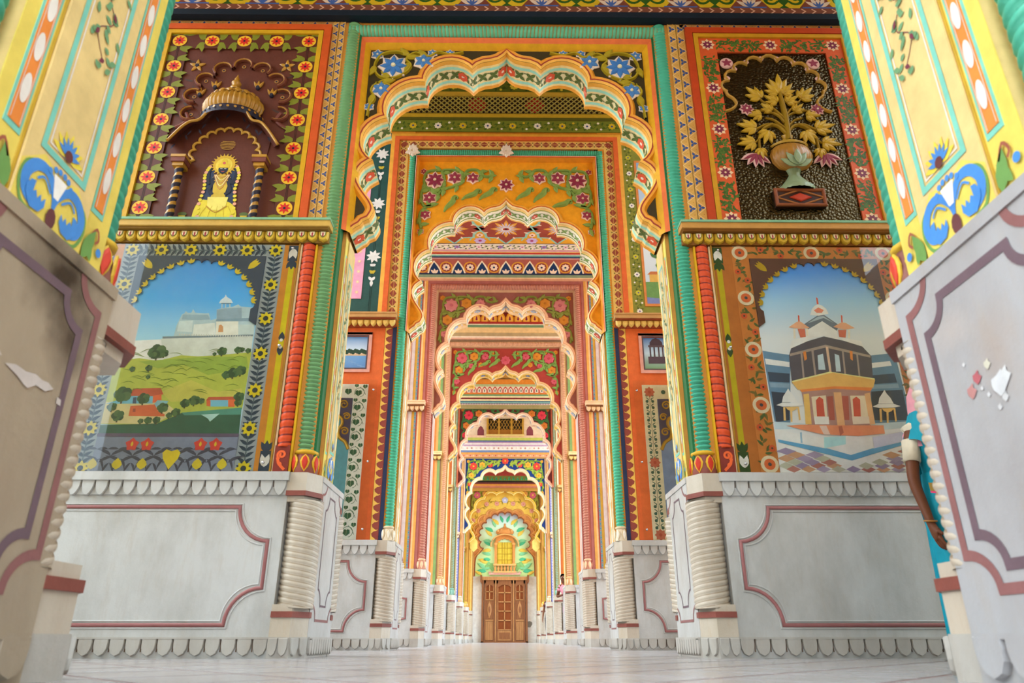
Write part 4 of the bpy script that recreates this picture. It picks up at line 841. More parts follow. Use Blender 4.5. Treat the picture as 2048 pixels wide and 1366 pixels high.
# star ceiling of the bay behind the second arch
cs = thing('star_ceiling_panel', 'orange ceiling panel with maroon star medallions seen through the second arch', 'ceiling panel', (0, YC(2) + PITCH / 2, CEIL[2])); b = MB(); b.box(fce, -.5, 4.3, .89, 2.6, 0, .003, P('#E2A02C')); b.build('panel_ground', cs)
sb = MB(); pts = []
for i in range(16):
    a = 2 * PI * i / 16; r = (.62 if i % 4 == 0 else .5) if i % 2 == 0 else .40
    pts.append((r * math.cos(a), r * .82 * math.sin(a)))
sb.poly(F0, [(x * 1.12, y * 1.12) for x, y in pts], .004, P('#8FC4B4')); sb.poly(F0, pts, .006, P('#9A4434'))
for i in range(8): sb.leaf(F0, .0, 0, .008, .30, .10, i * PI / 4, P('#E2A03A')); sb.leaf(F0, .36 * math.cos(i * PI / 4 + .39), .30 * math.sin(i * PI / 4 + .39), .008, .1, .04, i * PI / 4 + .39, P('#F0CDB4'))
for i in range(16): sb.leaf(F0, 0, 0, .0095, .22, .03, i * PI / 8, P('#C9C4DC'))
sb.disc(F0, 0, 0, .011, .09, P('#E8D8C8'), 14, .06); sb.disc(F0, 0, 0, .0125, .06, P('#A02A28'), 12, .04); sb.disc(F0, 0, 0, .014, .02, P('#20202A'), 8)
sm = sb.mesh('star_medallion')
for x in (-1.98, -.99, 0, .99, 1.98): inst(sm, 'star_medallion', cs, fce, 1.9 + x, 1.42, 0, label='maroon star medallion')
b = MB()
for x in (-1.485, -.495, .495, 1.485): b.ribbon(fce, [(1.9 + x - .2, 1.0), (1.9 + x + .2, 1.84)], .03, .005, P('#8FC4B4')); b.ribbon(fce, [(1.9 + x + .2, 1.0), (1.9 + x - .2, 1.84)], .03, .006, P('#8FC4B4')); b.flower(fce, 1.9 + x, 1.0, .008, .12, 8, P('#C9B0DC'), P('#B03A6A')); b.flower(fce, 1.9 + x, 1.2, .008, .07, 6, P('#F0CDB4'), P('#9A4434'))
b.build('lattice_lines', cs)
frieze(4, '', [(7.12, 7.16, .04, '#DDA888'), (7.16, 7.2, .05, '#F0DCB8'), (7.2, 7.3, .03, '#B8A070'), (7.3, 7.44, .06, '#EBC684'), (7.44, 7.5, .07, '#6E9468'), (7.5, 7.53, .08, '#EBD8B0'), (7.53, 7.59, .085, '#A8342A'), (7.59, 7.86, .07, '#6E1E1C', 'petal', ('#E29A28', '#F0B84A', '#8A2A4A'))], 1.7, lab='cream and green moulding with orange petals above the fourth arch')
frieze(5, '', [(6.615, 6.65, .01, '#B88A90', 'dots', ('#2E2A3E', '#EBDCD0')), (6.65, 6.665, .03, '#5E8E92'), (6.665, 6.68, .04, '#9CC4B4'), (6.68, 6.72, .045, '#3E6A7A'), (6.72, 6.77, .05, '#EBD9A8'), (6.77, 6.82, .055, '#7A2A2A'), (6.82, 6.87, .06, '#F0E0B0'), (6.87, 6.92, .065, '#6E9A6A'), (6.92, 6.97, .07, '#DE7E3A'), (6.97, 7.17, .06, '#F0DCC4', 'petal', ('#C8403A', '#F6E8D4', '#5A6A5A')), (7.17, 7.24, .07, '#B8C490'), (7.24, 7.4, .06, '#E8923A')], 1.65, lab='teal and red scalloped stripes above the fifth arch')
t6 = frieze(6, '', [(5.93, 6.03, .02, '#E8A478', 'dots', ('#C85A4A', '#EBC09A')), (6.03, 6.09, .04, '#E8A050'), (6.09, 6.16, .05, '#7A88B0'), (6.16, 6.3, .06, '#F3E6DC', 'dots', ('#C88A78', '#E8D0C0', '#D8A090')), (6.3, 6.36, .065, '#C8A0B8'), (6.36, 6.41, .07, '#F0E0D8'), (6.41, 6.46, .075, '#B08AA8'), (6.46, 6.5, .08, '#3E5A90'), (6.5, 6.6, .085, '#C2C25A'), (6.6, 6.68, .09, '#F0C4A4'), (6.68, 7.4, .02, '#F3D6B8')], 1.7, lab='lilac striped band and pink wall above the sixth arch')
for x in (-.86, .86): b = MB(); b.poly(FC(6), [(x - .115, 6.70), (x + .115, 6.70), (x + .115, 6.88), (x + .06, 6.99), (x, 7.04), (x - .06, 6.99), (x - .115, 6.88)], .024, P('#8E4650')); b.build('painted_niche', t6)
wn = thing('lattice_window', 'small ochre latticed triple window above the sixth arch', 'window', (0, YC(6) - .46, 6.68)); om = P('#C8943A'); dk = P('#241A10')
b = MB(); b.box(FC(6), -.64, .64, 6.70, 7.30, .02, .03, dk); b.build('dark_window_sheet', wn)  # solid dark board, its colour standing in for the unlit opening
for x in (-.62, -.22, .22, .62): b = MB(); b.box(FC(6), x - .035, x + .035, 6.70, 7.3, .02, .07, om); b.build('mullion', wn)
b = MB(); b.box(FC(6), -.6, .6, 6.70, 6.90, .025, .05, P('#A86A28')); b.build('lower_panel', wn)
b = MB()
for i in range(-5, 6):
    for sg in (-1, 1): b.half(FC(6), [(i * .11 - sg * .1, 6.90), (i * .11 + sg * .1, 7.26)], .008, .032, om, n_=2)
b.build('lattice_bars', wn)
b = MB(); b.box(FC(6), -.68, .68, 6.66, 6.71, .02, .12, P('#E8C880'))
for i in range(28): b.box(FC(6), -.66 + i * .048, -.64 + i * .048, 6.61, 6.66, .05, .1, P('#E8C880'))
b.build('sill', wn)
frieze(7, '', [(5.62, 5.70, .03, '#C87A60'), (5.70, 5.76, .04, '#E0963E'), (5.76, 5.82, .05, '#7A3A34'), (5.82, 5.88, .05, '#2A2020'), (5.88, 6.09, .03, '#7A7A3A', 'fern', ('#2E8A5A', '#4EA868', '#8A8A3A')), (6.09, 6.3, .04, '#A8403A')], 1.6, lab='green leaf band with orange mouldings above the seventh arch')

# ------------------------------------------------------------------ ledges with hanging petals
def ledge(k, s, z, hx, pet, dark, lab, u1=3.76):
    fr = WF(k, s); t = thing('ledge', lab, 'ledge', fr(2.5, z - .17, 0), 'petal ledges on the walls'); u0 = 1.47 if k == 1 else 1.515
    b = MB(); b.box(fr, u0 - .02, u1, z - .012, z + .008, 0, .15, P('#7FAE8A' if k == 1 else hx)); b.box(fr, u0 - .015, u1, z - .065, z - .012, 0, .14, P(hx)); b.box(fr, u0, u1, z - .08, z - .065, 0, .12, P(dark)); b.build('shelf', t)
    b = MB(); b.box(fr, u0, u1, z - .175, z - .08, 0, .05, P(dark)); b.build('back_band', t)
    n = round((u1 - u0) / .088); d = (u1 - u0) / n; pm = MB(); h = d * .47
    if k == 1:
        pm.bplate(F0, [(-h, 0), (-h, -.05), (-h * .8, -.075), (-h * .3, -.088), (0, -.094), (h * .3, -.088), (h * .8, -.075), (h, -.05), (h, 0)], 0, .035, P(pet), .82)
        pm.poly(F0, [(-h * .62, -.008), (-h * .62, -.04), (-h * .3, -.06), (0, -.066), (h * .3, -.06), (h * .62, -.04), (h * .62, -.008)], .0365, P('#7A7A34')); pm.poly(F0, [(-h * .48, -.01), (-h * .42, -.04), (0, -.058), (h * .42, -.04), (h * .48, -.01)], .038, P('#F0DDB8')); pm.leaf(F0, 0, -.05, .0395, .036, .014, PI / 2, P('#A8384A')); pm.disc(F0, 0, -.05, .0395, .008, P('#A8384A'), 6)
    else: pm.bplate(F0, [(-h, 0), (-h, -.045), (-h * .75, -.07), (0, -.095), (h * .75, -.07), (h, -.045), (h, 0)], 0, .05, P(pet), .6)
    me = pm.mesh('hanging_petal'); lim = 99 if k <= 2 else 10
    for i in range(min(n, lim)): inst(me, 'hanging_petal', t, fr, u0 + d * (i + .5), z - .08, .05)
    return t
ledge(1, -1, 3.32, '#C9A24E', '#D2AE3A', '#8A6A2E', 'yellow petal ledge between the shrine niche and the fort painting')
ledge(1, 1, 3.32, '#C08A44', '#C8A02E', '#8A5A24', 'yellow petal ledge between the vase relief and the temple painting')
for s in (-1, 1):
    ledge(2, s, 4.25, '#C89A60', '#E8C46A', '#9A4A2E', 'gold petal ledge on the %s wall of the second gateway' % SIDE[s])
    for k, h, p in ((3, '#E8C8A0', '#E8C49A'), (4, '#EBD090', '#EBC878'), (5, '#E0B878', '#D8A858'), (6, '#F0C8B0', '#F0C8B0'), (7, '#C8A050', '#D8B060')):
        ledge(k, s, {3: 4.22, 4: 4.2, 5: 4.18, 6: 3.38, 7: 3.36}[k], h, p, '#8A5A3A', 'small petal ledge on the %s wall of the %s gateway' % (SIDE[s], ORD[k]), 2.4)

# ------------------------------------------------------------------ painted pier faces
def pilaster(k, s, z1):
    """inner face of a pier: cream boards, dashed orange strips, teal outlines, vine"""
    sd = SIDE[s]; fr = IF(k, s)
    fr = Fr((s * 1.37, YC(k) - .1475, 0), (0, .546, 0), (0, 0, 1), (-s, 0, 0)) if k else Fr((s * 1.37, YC(0), 0), (0, .945, 0), (0, 0, 1), (-s, 0, 0))
    t = thing('painted_pier_face', 'yellow painted %s with orange spotted strips' % ('face of the %s foreground pier' % sd if k == 0 else 'inner face of the %s pier under the first arch' % sd), 'painted panel', fr(0, 1.232, 0), 'painted pier faces')
    Y_ = P('#E6CE60'); T_ = P('#7CC7B4'); O_ = P('#E8893C'); TAN = P('#E2C584'); WH = P('#E6DED4')
    b = MB(); b.box(fr, -.325, .325, 1.232, z1, 0, .004, Y_); b.build('yellow_ground', t)
    b = MB(); b.box(fr, -.178, .178, 1.232, z1, .004, .016, TAN); b.build('cream_board', t); b = MB(); b.poly(fr, [(-.178, 1.232), (.178, 1.232), (.178, 1.36), (.09, 1.43), (0, 1.40), (-.09, 1.43), (-.178, 1.36)], .0168, Y_); b.build('yellow_foot', t)
    b = MB()
    for sg in (-1, 1): b.half(fr, [(sg * .183, 1.232), (sg * .183, z1)], .006, .004, P('#B08A14'))
    b.build('groove_bead', t)
    b = MB()
    for sg in (-1, 1): b.box(fr, sg * .235 - .038, sg * .235 + .038, 1.415, z1 - .16, .004, .006, T_)
    b.ribbon(fr, [(-.112, 1.45), (.112, 1.45), (.112, z1 - .2), (-.112, z1 - .2)], .022, .018, T_, closed=True); b.build('teal_outline', t)
    b = MB()
    for sg in (-1, 1): b.box(fr, sg * .235 - .027, sg * .235 + .027, 1.435, z1 - .18, .006, .008, O_)
    b.build('orange_strip', t)
    b = MB()
    for sg in (-1, 1):
        for x in (-.021, .021): b.rect(fr, sg * .235 + x - .0012, sg * .235 + x + .0012, 1.44, z1 - .185, .0092, WH)
    b.ribbon(fr, [(-.088, 1.475), (.088, 1.475), (.088, z1 - .225), (-.088, z1 - .225)], .006, .018, WH, closed=True); b.build('white_line', t)
    ov = MB(); ov.disc(F0, 0, 0, 0, .0185, WH, 18, .052); me = ov.mesh('white_spot'); i = 0; z = 1.555
    while z < z1 - .24:
        for sg in (-1, 1): inst(me, 'white_spot', t, fr, sg * .235, z, .0095)
        z += .152
    # flower at the foot of the panel, scrolls below
    b = MB()
    for a in range(7): b.leaf(fr, 0, 1.482, .019, .085, .03, PI * (.04 + .153 * a), P('#E9D24A'))
    for a in range(7): b.leaf(fr, 0, 1.485, .021, .062, .018, PI * (.08 + .14 * a), P('#4C8AD0'))
    b.disc(fr, 0, 1.485, .023, .02, P('#6A3A38'), 10); b.build('foot_flower', t)
    b = MB(); BL = P('#4A8CD4'); GR = P('#6E9A52')
    for sg in (-1, 1):
        mp = lambda L: [(sg * x, v) for x, v in L]
        b.ribbon(fr, mp(smooth_path([(.0, 1.285), (.01, 1.335), (.055, 1.385), (.11, 1.38), (.145, 1.335), (.135, 1.285), (.095, 1.262)], 4)), .026, .019, BL, taper=lambda q: .35 + 1.1 * math.sin(PI * q * .8))
        b.poly(fr, mp([(.135, 1.30), (.13, 1.275), (.10, 1.245), (.06, 1.25), (.04, 1.275), (.042, 1.305), (.058, 1.285), (.066, 1.305), (.078, 1.285), (.09, 1.305), (.102, 1.295), (.10, 1.33), (.12, 1.325)]), .0205, BL)
        b.ribbon(fr, mp(smooth_path([(.03, 1.33), (.07, 1.36), (.10, 1.34)], 3)), .008, .021, BL)
        b.ribbon(fr, mp(smooth_path([(.11, 1.39), (.158, 1.36), (.168, 1.30), (.14, 1.245), (.09, 1.235)], 4)), .012, .0185, GR)
        b.leaf(fr, sg * .20, 1.24, .011, .13, .055, PI / 2 - sg * .35, GR); b.leaf(fr, sg * .25, 1.25, .011, .09, .035, PI / 2 + sg * .5, GR); b.ribbon(fr, mp(smooth_path([(.22, 1.33), (.25, 1.37), (.27, 1.34), (.255, 1.32)], 3)), .01, .011, P('#A05A44')); b.disc(fr, sg * .285, 1.30, .011, .016, BL, 10)
        for a in range(3): b.disc(fr, sg * (.012 + .022 * a), 1.418 - .009 * a * a * .6, .02, .0105, BL, 10)
    b.poly(fr, [(-.035, 1.40), (.035, 1.40), (.012, 1.33), (-.012, 1.33)], .0195, P('#F2EEE6')); b.disc(fr, 0, 1.262, .021, .024, P('#6A3E40'), 10, .034); b.build('blue_scrolls', t)
    # trailing vine
    b = MB(); rnd = random.Random(5 + k); LE = P('#6F9A6E'); ST = P('#7A4A4A'); path = [(.03, 1.9)]
    zz = 1.98
    while zz < z1 - .3: path.append((.035 * (-1) ** len(path), zz)); zz += .09
    if len(path) > 2: b.ribbon(fr, smooth_path(path, 4), .004, .018, ST)
    for (x, z) in path:
        for q in range(6): b.leaf(fr, x + rnd.uniform(-.04, .04), z + rnd.uniform(-.05, .05), .019 + .0004 * q, rnd.uniform(.03, .045), .022, rnd.uniform(0, 6.28), LE)
        b.leaf(fr, x, z, .023, .035, .018, rnd.uniform(0, 6.28), P('#7A3848'))
    b.build('vine', t)
    return t
for s in (-1, 1):
    pilaster(0, s, 6.6); pilaster(1, s, 3.30)
PIER = {2: ['#F3E3C2', '#EBD2A0', '#D9A24A', '#F0E6D2'], 3: ['#D9B8A8', '#C8D0D4', '#E8CFC0', '#C98A7C'], 4: ['#E8C48A', '#C8C890', '#D8A060', '#E8D4A8'], 5: ['#C8B070', '#8FAA94', '#D89A50', '#E0C48A'], 6: ['#EBB48C', '#B8A8C8', '#EBCBB0', '#8FA8C0'], 7: ['#C89A48', '#B88430', '#D8B468', '#C08A40'], 8: ['#C8A060', '#B88A40', '#D8B878', '#B89050']}
for k, cs_ in PIER.items():
    for s in (-1, 1):
        fr = Fr((s * 1.37, YC(k) - .1475, 0), (0, .546, 0), (0, 0, 1), (-s, 0, 0)); t = thing('painted_pier_face', 'striped painted inner face of the %s pier of the %s gateway' % (SIDE[s], ORD[k]), 'painted panel', fr(0, 1.232, 0), 'painted pier faces'); zt = SP[k]['sp'] if k in SP else 5.6
        b = MB(); b.box(fr, -.325, .325, 1.232, zt, 0, .004, P(cs_[0])); b.build('ground', t)
        for j, (u0, u1) in enumerate(((-.3, -.24), (-.21, -.12), (-.09, .09), (.12, .21), (.24, .3))): 
            b = MB(); b.box(fr, u0, u1, 1.24, zt - .02, .004, .010, P(cs_[1 + min(j, 4 - j) % 3]))
            if k == 2 and j in (0, 4): band(b, Fr(fr(u0, 1.24, .01), (0, 0, 1), fr.U, fr.W), zt - 1.3, u1 - u0, 'dash', .001, ('#F6EEDC', '#E08A4A'))
            if k == 2 and j == 2: band(b, Fr(fr(u0, 1.24, .01), (0, 0, 1), fr.U, fr.W), zt - 1.3, u1 - u0, 'vine', .001, ('#B8C088', '#A8B880'))
            b.build('stripe', t)
# ------------------------------------------------------------------ first gateway, lower wall: red ropes, strips, two framed paintings
def vfr(fr, u, z, w): return Fr(fr(u, z, w), fr.V, fr.U, fr.W)       # strip frame: along = up, across = outward from the axis
for s in (-1, 1):
    fr = WF(1, s); sd = SIDE[s]; pn = 'fort' if s < 0 else 'temple'
    for uu, nm in ((1.632, 'beside the green rope column and'), (3.44, 'on the outer side of')):
        t = thing('red_rope_column', 'orange red rope-twist strip %s the %s painting' % (nm, pn), 'column', fr(uu, 1.232, 0), 'red rope strips')
        b = MB(); p = fr(uu, 0, .012); b.rope((p.x, p.y, 1.42), (p.x, p.y, 3.14), .054, .058, .008, P('#CC4A20'), P('#7A2416'), 14, 4, hand=-s, tilt=.7); b.build('rope_shaft', t, smooth=True)
        b = MB(); b.box(fr, uu - .054, uu + .054, 1.232, 1.43, 0, .05, P('#7A2E24')); b.ribbon(fr, spiral(uu, 1.36, .034, .008, -1.2, 1.4, 20), .016, .052, P('#E0602E')); b.ribbon(fr, smooth_path([(uu + .03, 1.34), (uu + .01, 1.29), (uu - .03, 1.25)], 4), .02, .0525, P('#E0602E')); b.leaf(fr, uu - .01, 1.28, .053, .05, .03, .6, P('#E0602E')); b.build('scroll_foot', t)
        b = MB(); b.box(fr, uu + .054, uu + .068, 1.232, 3.14, 0, .03, P('#EBD0A0')); b.box(fr, uu + .068, uu + .078, 1.232, 3.14, 0, .05, P('#A87A24')); b.box(fr, uu - .07, uu - .054, 1.232, 3.14, 0, .03, P('#D9A81E')); b.build('fillet', t)
    t = thing('green_backing_strip', 'dark green fillet behind the %s green rope column' % sd, 'trim', fr(1.5, 1.232, 0)); b = MB(); b.box(fr, 1.40, 1.562, 1.232, 5.64, -.11, -.012, P('#1E6A3E')); b.build('fillet', t)
    # trefoil strips above the ledge
    t = thing('trefoil_strip', 'tan strips with blue trefoils beside the %s' % ('shrine niche' if s < 0 else 'vase relief'), 'painted strip', fr(1.62, 3.33, 0), 'blue trefoil strips')
    for u0, u1 in (((1.562, 1.618), (1.622, 1.680)) if s < 0 else ((1.562, 1.637), (1.642, 1.718))):
        b = MB(); b.box(fr, u0, u1, 3.33, 5.64, 0, .012, P('#D2A050')); band(b, vfr(fr, u0, 3.33, .012), 2.31, u1 - u0, 'trefoil', .001, ('#34508A', '#EBC68C', '#B87A34')); b.build('trefoil_band', t)
    b = MB(); um = 1.62 if s < 0 else 1.64; b.half(fr, [(um, 3.33), (um, 5.64)], .005, .011, P('#8A6420')); b.build('middle_bead', t)
    b = MB(); b.box(fr, 1.68, 3.7, 5.575, 5.642, 0, .012, P('#B8834A')); band(b, Fr(fr(1.68, 5.575, .012), fr.U, fr.V, fr.W), 2.02, .067, 'trefoil', .001, ('#2E3E6A', '#C89A6A', '#8A5A2A')); b.build('top_trefoil_band', t)

def scallop_arch(cx, vb, vt, hw, n):
    """edge of the scalloped opening, from left spring over the top to the right spring"""
    pts = []
    for i in range(n):
        a0 = PI - PI * i / n; a1 = PI - PI * (i + 1) / n
        p0 = (cx + hw * math.cos(a0), vb + (vt - vb) * math.sin(a0)); p1 = (cx + hw * math.cos(a1), vb + (vt - vb) * math.sin(a1))
        mx = (p0[0] + p1[0]) / 2; my = (p0[1] + p1[1]) / 2; nx = mx - cx; ny = my - vb; l = math.hypot(nx, ny); bul = math.dist(p0, p1) * .42
        pts += arc3(p0, (mx + nx / l * bul, my + ny / l * bul), p1, 5)[:-1]
    pts.append((cx + hw, vb)); return pts
def lift(h, k):
    """brighter paint of the same hue"""
    c = [min(255, int(int(h[i:i + 2], 16) * k ** .5 + 4)) for i in (1, 3, 5)]; return '#%02X%02X%02X' % tuple(c)
def painting(s):
    fr = WF(1, s); fort = s < 0; W0 = .03
    pl, pr = (1.972, 3.01) if fort else (2.012, 3.07); bw = .14; bl, br = pl - bw / 2, pr + bw / 2
    lab = 'glazed painting of a hilltop fort over green fields, sunflower border' if fort else 'glazed painting of a temple pavilion in a chequered court, orange floral border'
    t = thing('painting', lab, 'painting', fr(2.53, 1.24, 0), 'glazed wall paintings')
    BG = P('#A2ACB2' if fort else '#D2803C'); LF = P('#2C4256' if fort else '#4E6434'); ul, ur, vb, vt = 1.715, (3.30 if fort else 3.355), 1.238, 3.135; sl_, sr_ = ul + .042, ur - .042
    b = MB(); b.box(fr, ul, ur, vb, vt, 0, W0, P('#D98C34' if fort else '#C07030')); b.build('board', t)
    b = MB()
    for u in (sl_, sr_): b.rect(fr, u - .022, u + .022, vb + .2, vt - .17, W0 + .001, P('#DCCB1E' if fort else '#C2AE1A'))
    b.build('yellow_strip', t)
    # finials on the strips
    b = MB(); K = P('#2E4258' if fort else '#2A4A22'); WH = P('#F0EAE0')
    for u in (sl_, sr_):
        for z0, sg in ((vb + .005, 1), (vt - .005, -1)):
            b.rect(fr, u - .04, u + .04, *sorted((z0, z0 + sg * .15)), W0 + .0015, K)
            for d in (-1, 1): b.leaf(fr, u, z0 + sg * .03, W0 + .003, .1, .045, PI / 2 * sg + d * .28 * sg, WH)
            for d in (-.5, 0, .5): b.leaf(fr, u, z0 + sg * .14, W0 + .002, .09, .04, PI / 2 * sg + d, K)
        z = (vb + vt) / 2 + .06
        for sg in (-1, 1): b.leaf(fr, u, z + sg * .012, W0 + .002, .09, .05, PI / 2 * sg, K); b.disc(fr, u, z + sg * .03, W0 + .003, .014, WH, 8)
    b.build('strip_finials', t)
    # border
    b = MB(); w = W0 + .003
    for r in ((pl - bw, pl, vb, vt), (pr, pr + bw, vb, vt), (pl, pr, 3.02, vt)): b.box(fr, *r, W0, w, BG)
    if fort:
        for (a, c_) in (((bl, vb), (bl, vt)), ((br, vb), (br, vt)), ((bl, 3.078), (br, 3.078))): b.ribbon(fr, [a, c_], .012, w + .001, P('#5E7078'))
    b.build('border_ground', t)
    b = MB(); LF2 = P('#5E7680' if fort else '#7A6A34')
    def leaves(p0, p1):
        L = math.dist(p0, p1); a = math.atan2(p1[1] - p0[1], p1[0] - p0[0]); n = int(L / (.045 if fort else .04))
        for i in range(n):
            x = p0[0] + math.cos(a) * L * (i + .5) / n; z = p0[1] + math.sin(a) * L * (i + .5) / n
            if fort:
                for sg in (-1, 1): b.leaf(fr, x, z, w + .0015, .07, .026, a + sg * .75, LF, curl=sg * .25); b.leaf(fr, x + sg * .006, z, w + .001, .045, .014, a + sg * 1.3, LF2)
            else:
                for q in range(2): b.leaf(fr, x + random.uniform(-.04, .04), z + random.uniform(-.03, .03), w + .001 + .0003 * q, .055, .024, random.uniform(0, 6.28), LF if q else LF2, curl=.4)
    fz = [1.26 + .3 * i for i in range(6)] if fort else [1.30, 1.755, 2.21, 2.66]
    for u in (bl, br): leaves((u, vb + .04), (u, vt - .09))
    leaves((pl - .01, 3.078), (pr + .01, 3.078)); b.build('border_leaves', t)
    fm = MB()
    if fort: fm.flower(F0, 0, 0, 0, .062, 8, P('#24384C'), None, a0=.39, wd=.036); fm.flower(F0, 0, 0, .001, .06, 8, P('#EBD42A'), P('#2E3A40'), wd=.034, rc=.36)
    else: fm.disc(F0, 0, 0, 0, .066, P('#EBD9B4'), 18); fm.disc(F0, 0, 0, .001, .042, P('#DE6A38'), 14); fm.disc(F0, 0, 0, .002, .014, P('#4A4A50'), 8)
    me = fm.mesh('border_flower'); s2 = MB(); s2.disc(F0, 0, 0, 0, .026, P('#D85A34'), 10); s2.disc(F0, 0, 0, .001, .009, P('#4A3A30'), 6); m2 = s2.mesh('small_flower')
    for u in (bl, br):
        for z in fz: inst(me, 'border_flower', t, fr, u, z, w + .003)
        if not fort:
            for i, z in enumerate((1.42, 1.58, 1.90, 2.06, 2.36, 2.5, 2.82, 2.9)): inst(m2, 'small_flower', t, fr, u + .035 * (-1) ** i, z, w + .003)
    for u in ([bl, bl + .235, bl + .46, bl + .70, bl + .94, br] if fort else [bl, (bl + br) / 2, br]): inst(me, 'border_flower', t, fr, u, 3.078, w + .003)
    if not fort:
        for i, u in enumerate((2.12, 2.28, 2.78, 2.95)): inst(m2, 'small_flower', t, fr, u, 3.078 + .03 * (-1) ** i, w + .003)
    # picture
    b = MB(); b.rect(fr, pl, pr, vb, 3.02, W0 + .001, grad('fort_sky', [(0, '#D8ECF4'), (.60, '#A4E0FF'), (.78, '#40B8FF'), (1, '#1E9CF4')]) if fort else grad('temple_sky', [(0, '#F4F6F8'), (.6, '#ECF2F8'), (.78, '#A8DAFF'), (.93, '#3A9CFF'), (1, '#2080F0')])); b.build('picture_ground', t)
    b = MB(); clip = (pl + .001, pr - .001)
    for i, (hx, pts) in enumerate(FORT if fort else TEMPLE):
        if fort and max(u for u, v in pts) > 2.85: pts = [(clip[1] if u > 2.85 else u, v) for u, v in pts]
        b.poly(fr, [(min(max(u, clip[0]), clip[1]), max(v, vb)) for u, v in pts], W0 + .0014 + .00012 * i, P(lift(hx, 1.3 if fort else 1.75)))
    wq = W0 + .0014 + .00012 * len(FORT if fort else TEMPLE)
    if fort:
        rnd = random.Random(3); G = [P('#4A6E4A'), P('#3A5A40'), P('#57784E')]; S1 = P('#7A9440')
        for i in range(46):
            u = rnd.uniform(2.0, 2.85); z = rnd.uniform(1.82, 2.18); b.ribbon(fr, smooth_path([(u, z), (u + .05, z + .018), (u + .11, z + rnd.uniform(-.02, .03))], 3), .005, wq, S1, taper=lambda q: math.sin(PI * q) + .1)
        for i, (u, v, r) in enumerate(FTREES):
            for q in range(5): b.disc(fr, min(3.06, u + r * .5 * math.cos(q * 1.26)), v + r * .4 * math.sin(q * 1.26), wq + .0003 + .00005 * q, r * .55, G[(i + q) % 3], 10)
            b.rect(fr, u - .006, u + .006, v - r * 1.1, v - r * .4, wq + .0002, P('#5A4A38'))
        for i in range(34): b.box(fr, 2.0 + i * .019, 2.01 + i * .019, 2.297 + (i * .0005), 2.312 + i * .0005, wq, wq + .0005, P('#DDE0DA')) if i < 30 else None
    else:
        rnd = random.Random(4); C4 = [P(h) for h in ('#A898BC', '#D8A684', '#C8C8B4', '#C08078', '#B4A4C4')]
        for r_ in range(7):
            for q in range(16):
                hw = .055 + .004 * r_; u = 2.0 + q * hw * 2 + (hw if r_ % 2 else 0); v = 1.262 + r_ * .027; hv = .027
                if 2.0 < u < 3.06 and v - vb < .19 * abs(u - 2.56) / .5 + .03: b.poly(fr, [(max(u - hw, 1.99), v), (u, v + hv), (min(u + hw, 3.08), v), (u, max(v - hv, vb))], wq, C4[(q * 3 + r_ * 2) % 5])
    b.build('picture', t)
    # scalloped mount with yellow fans
    cx = (pl + pr) / 2; hw = .46 if fort else .475; vb2 = 2.54; vt2 = 2.955; n = 18; sc_ = scallop_arch(cx, vb2, vt2, hw, n)
    b = MB(); mid = len(sc_) // 2; K2 = P('#3E5066' if fort else '#64403A')
    for half_, ue in ((sc_[:mid + 1], pl), (sc_[mid:][::-1], pr)):
        ex = [(half_[0][0], vb2 - .10), (ue, vb2 - .14)]
        b.plate(fr, half_ + [(cx, 3.02), (ue, 3.02)] + ex[::-1], W0 + .004, W0 + .016, K2)
    b.build('scalloped_mount', t)
    b = MB(); YL = P('#E2C93A' if fort else '#C8A42A')
    for i in range(n):
        if i in (n // 2, n // 2 - 1): continue
        a = PI - PI * i / n; p = (cx + hw * math.cos(a), vb2 + (vt2 - vb2) * math.sin(a))
        if i == 0: continue
        for d in (-.7, 0, .7): b.leaf(fr, p[0], p[1], W0 + .0165, .05, .022, a + d, YL)
    for ue, sg in ((pl, 1), (pr, -1)):
        for d in (-.75, -.35, 0): b.leaf(fr, ue + sg * .13, 2.905, W0 + .0165, .11, .035, (PI / 2 if d == 0 else PI / 2 + sg * -d) if sg > 0 else (PI / 2 + d * -sg * -1 if d else PI / 2), YL) if False else b.leaf(fr, ue + sg * .13, 2.90, W0 + .0165, .115, .036, math.atan2(.09 + .05 * (d + .35), -sg * (.09 - .05 * (d + .35))), YL)
    b.build('yellow_fans', t)
    if fort:   # flower panel under the picture
        b = MB(); b.box(fr, pl, pr, vb, 1.515, W0 + .001, W0 + .010, P('#8A94AC')); b.box(fr, pl, pr, 1.495, 1.52, W0 + .01, W0 + .014, P('#6A5E78')); b.build('lower_panel', t)
        b = MB(); w3 = W0 + .011; DK = P('#4A4E60')
        for i in range(13):
            u = 2.02 + i * .078
            for sg in (-1, 1): b.leaf(fr, u, 1.30 + .05 * (i % 2), w3, .12, .026, PI / 2 + sg * .7, DK, curl=sg * .5); b.leaf(fr, u, 1.33 - .03 * (i % 2), w3 + .0004, .09, .02, -PI / 2 + sg * .9, DK, curl=sg * -.5); b.leaf(fr, u + .03, 1.40, w3 + .0003, .08, .02, PI / 2 + sg * 1.2, DK, curl=sg * .4)
        b.build('lower_leaves', t); b = MB()
        for u in (2.13, 2.24, 2.63, 2.74): b.flower(fr, u, 1.435, w3 + .002, .052, 5, P('#DE4A42'), None, wd=.05); b.leaf(fr, u, 1.42, w3 + .003, .04, .02, PI / 2, P('#E8C83A'))
        b.build('red_flowers', t); b = MB()
        for u in (2.06, 2.24, 2.64, 2.82, 3.0): b.leaf(fr, u, 1.25, w3 + .002, .085, .075, PI / 2, P('#E2CC3A'))
        b.poly(fr, [(2.44, 1.25), (2.385, 1.33), (2.375, 1.375), (2.40, 1.40), (2.44, 1.385), (2.48, 1.40), (2.505, 1.375), (2.495, 1.33)], w3 + .002, P('#E8D034')); b.build('yellow_buds', t)
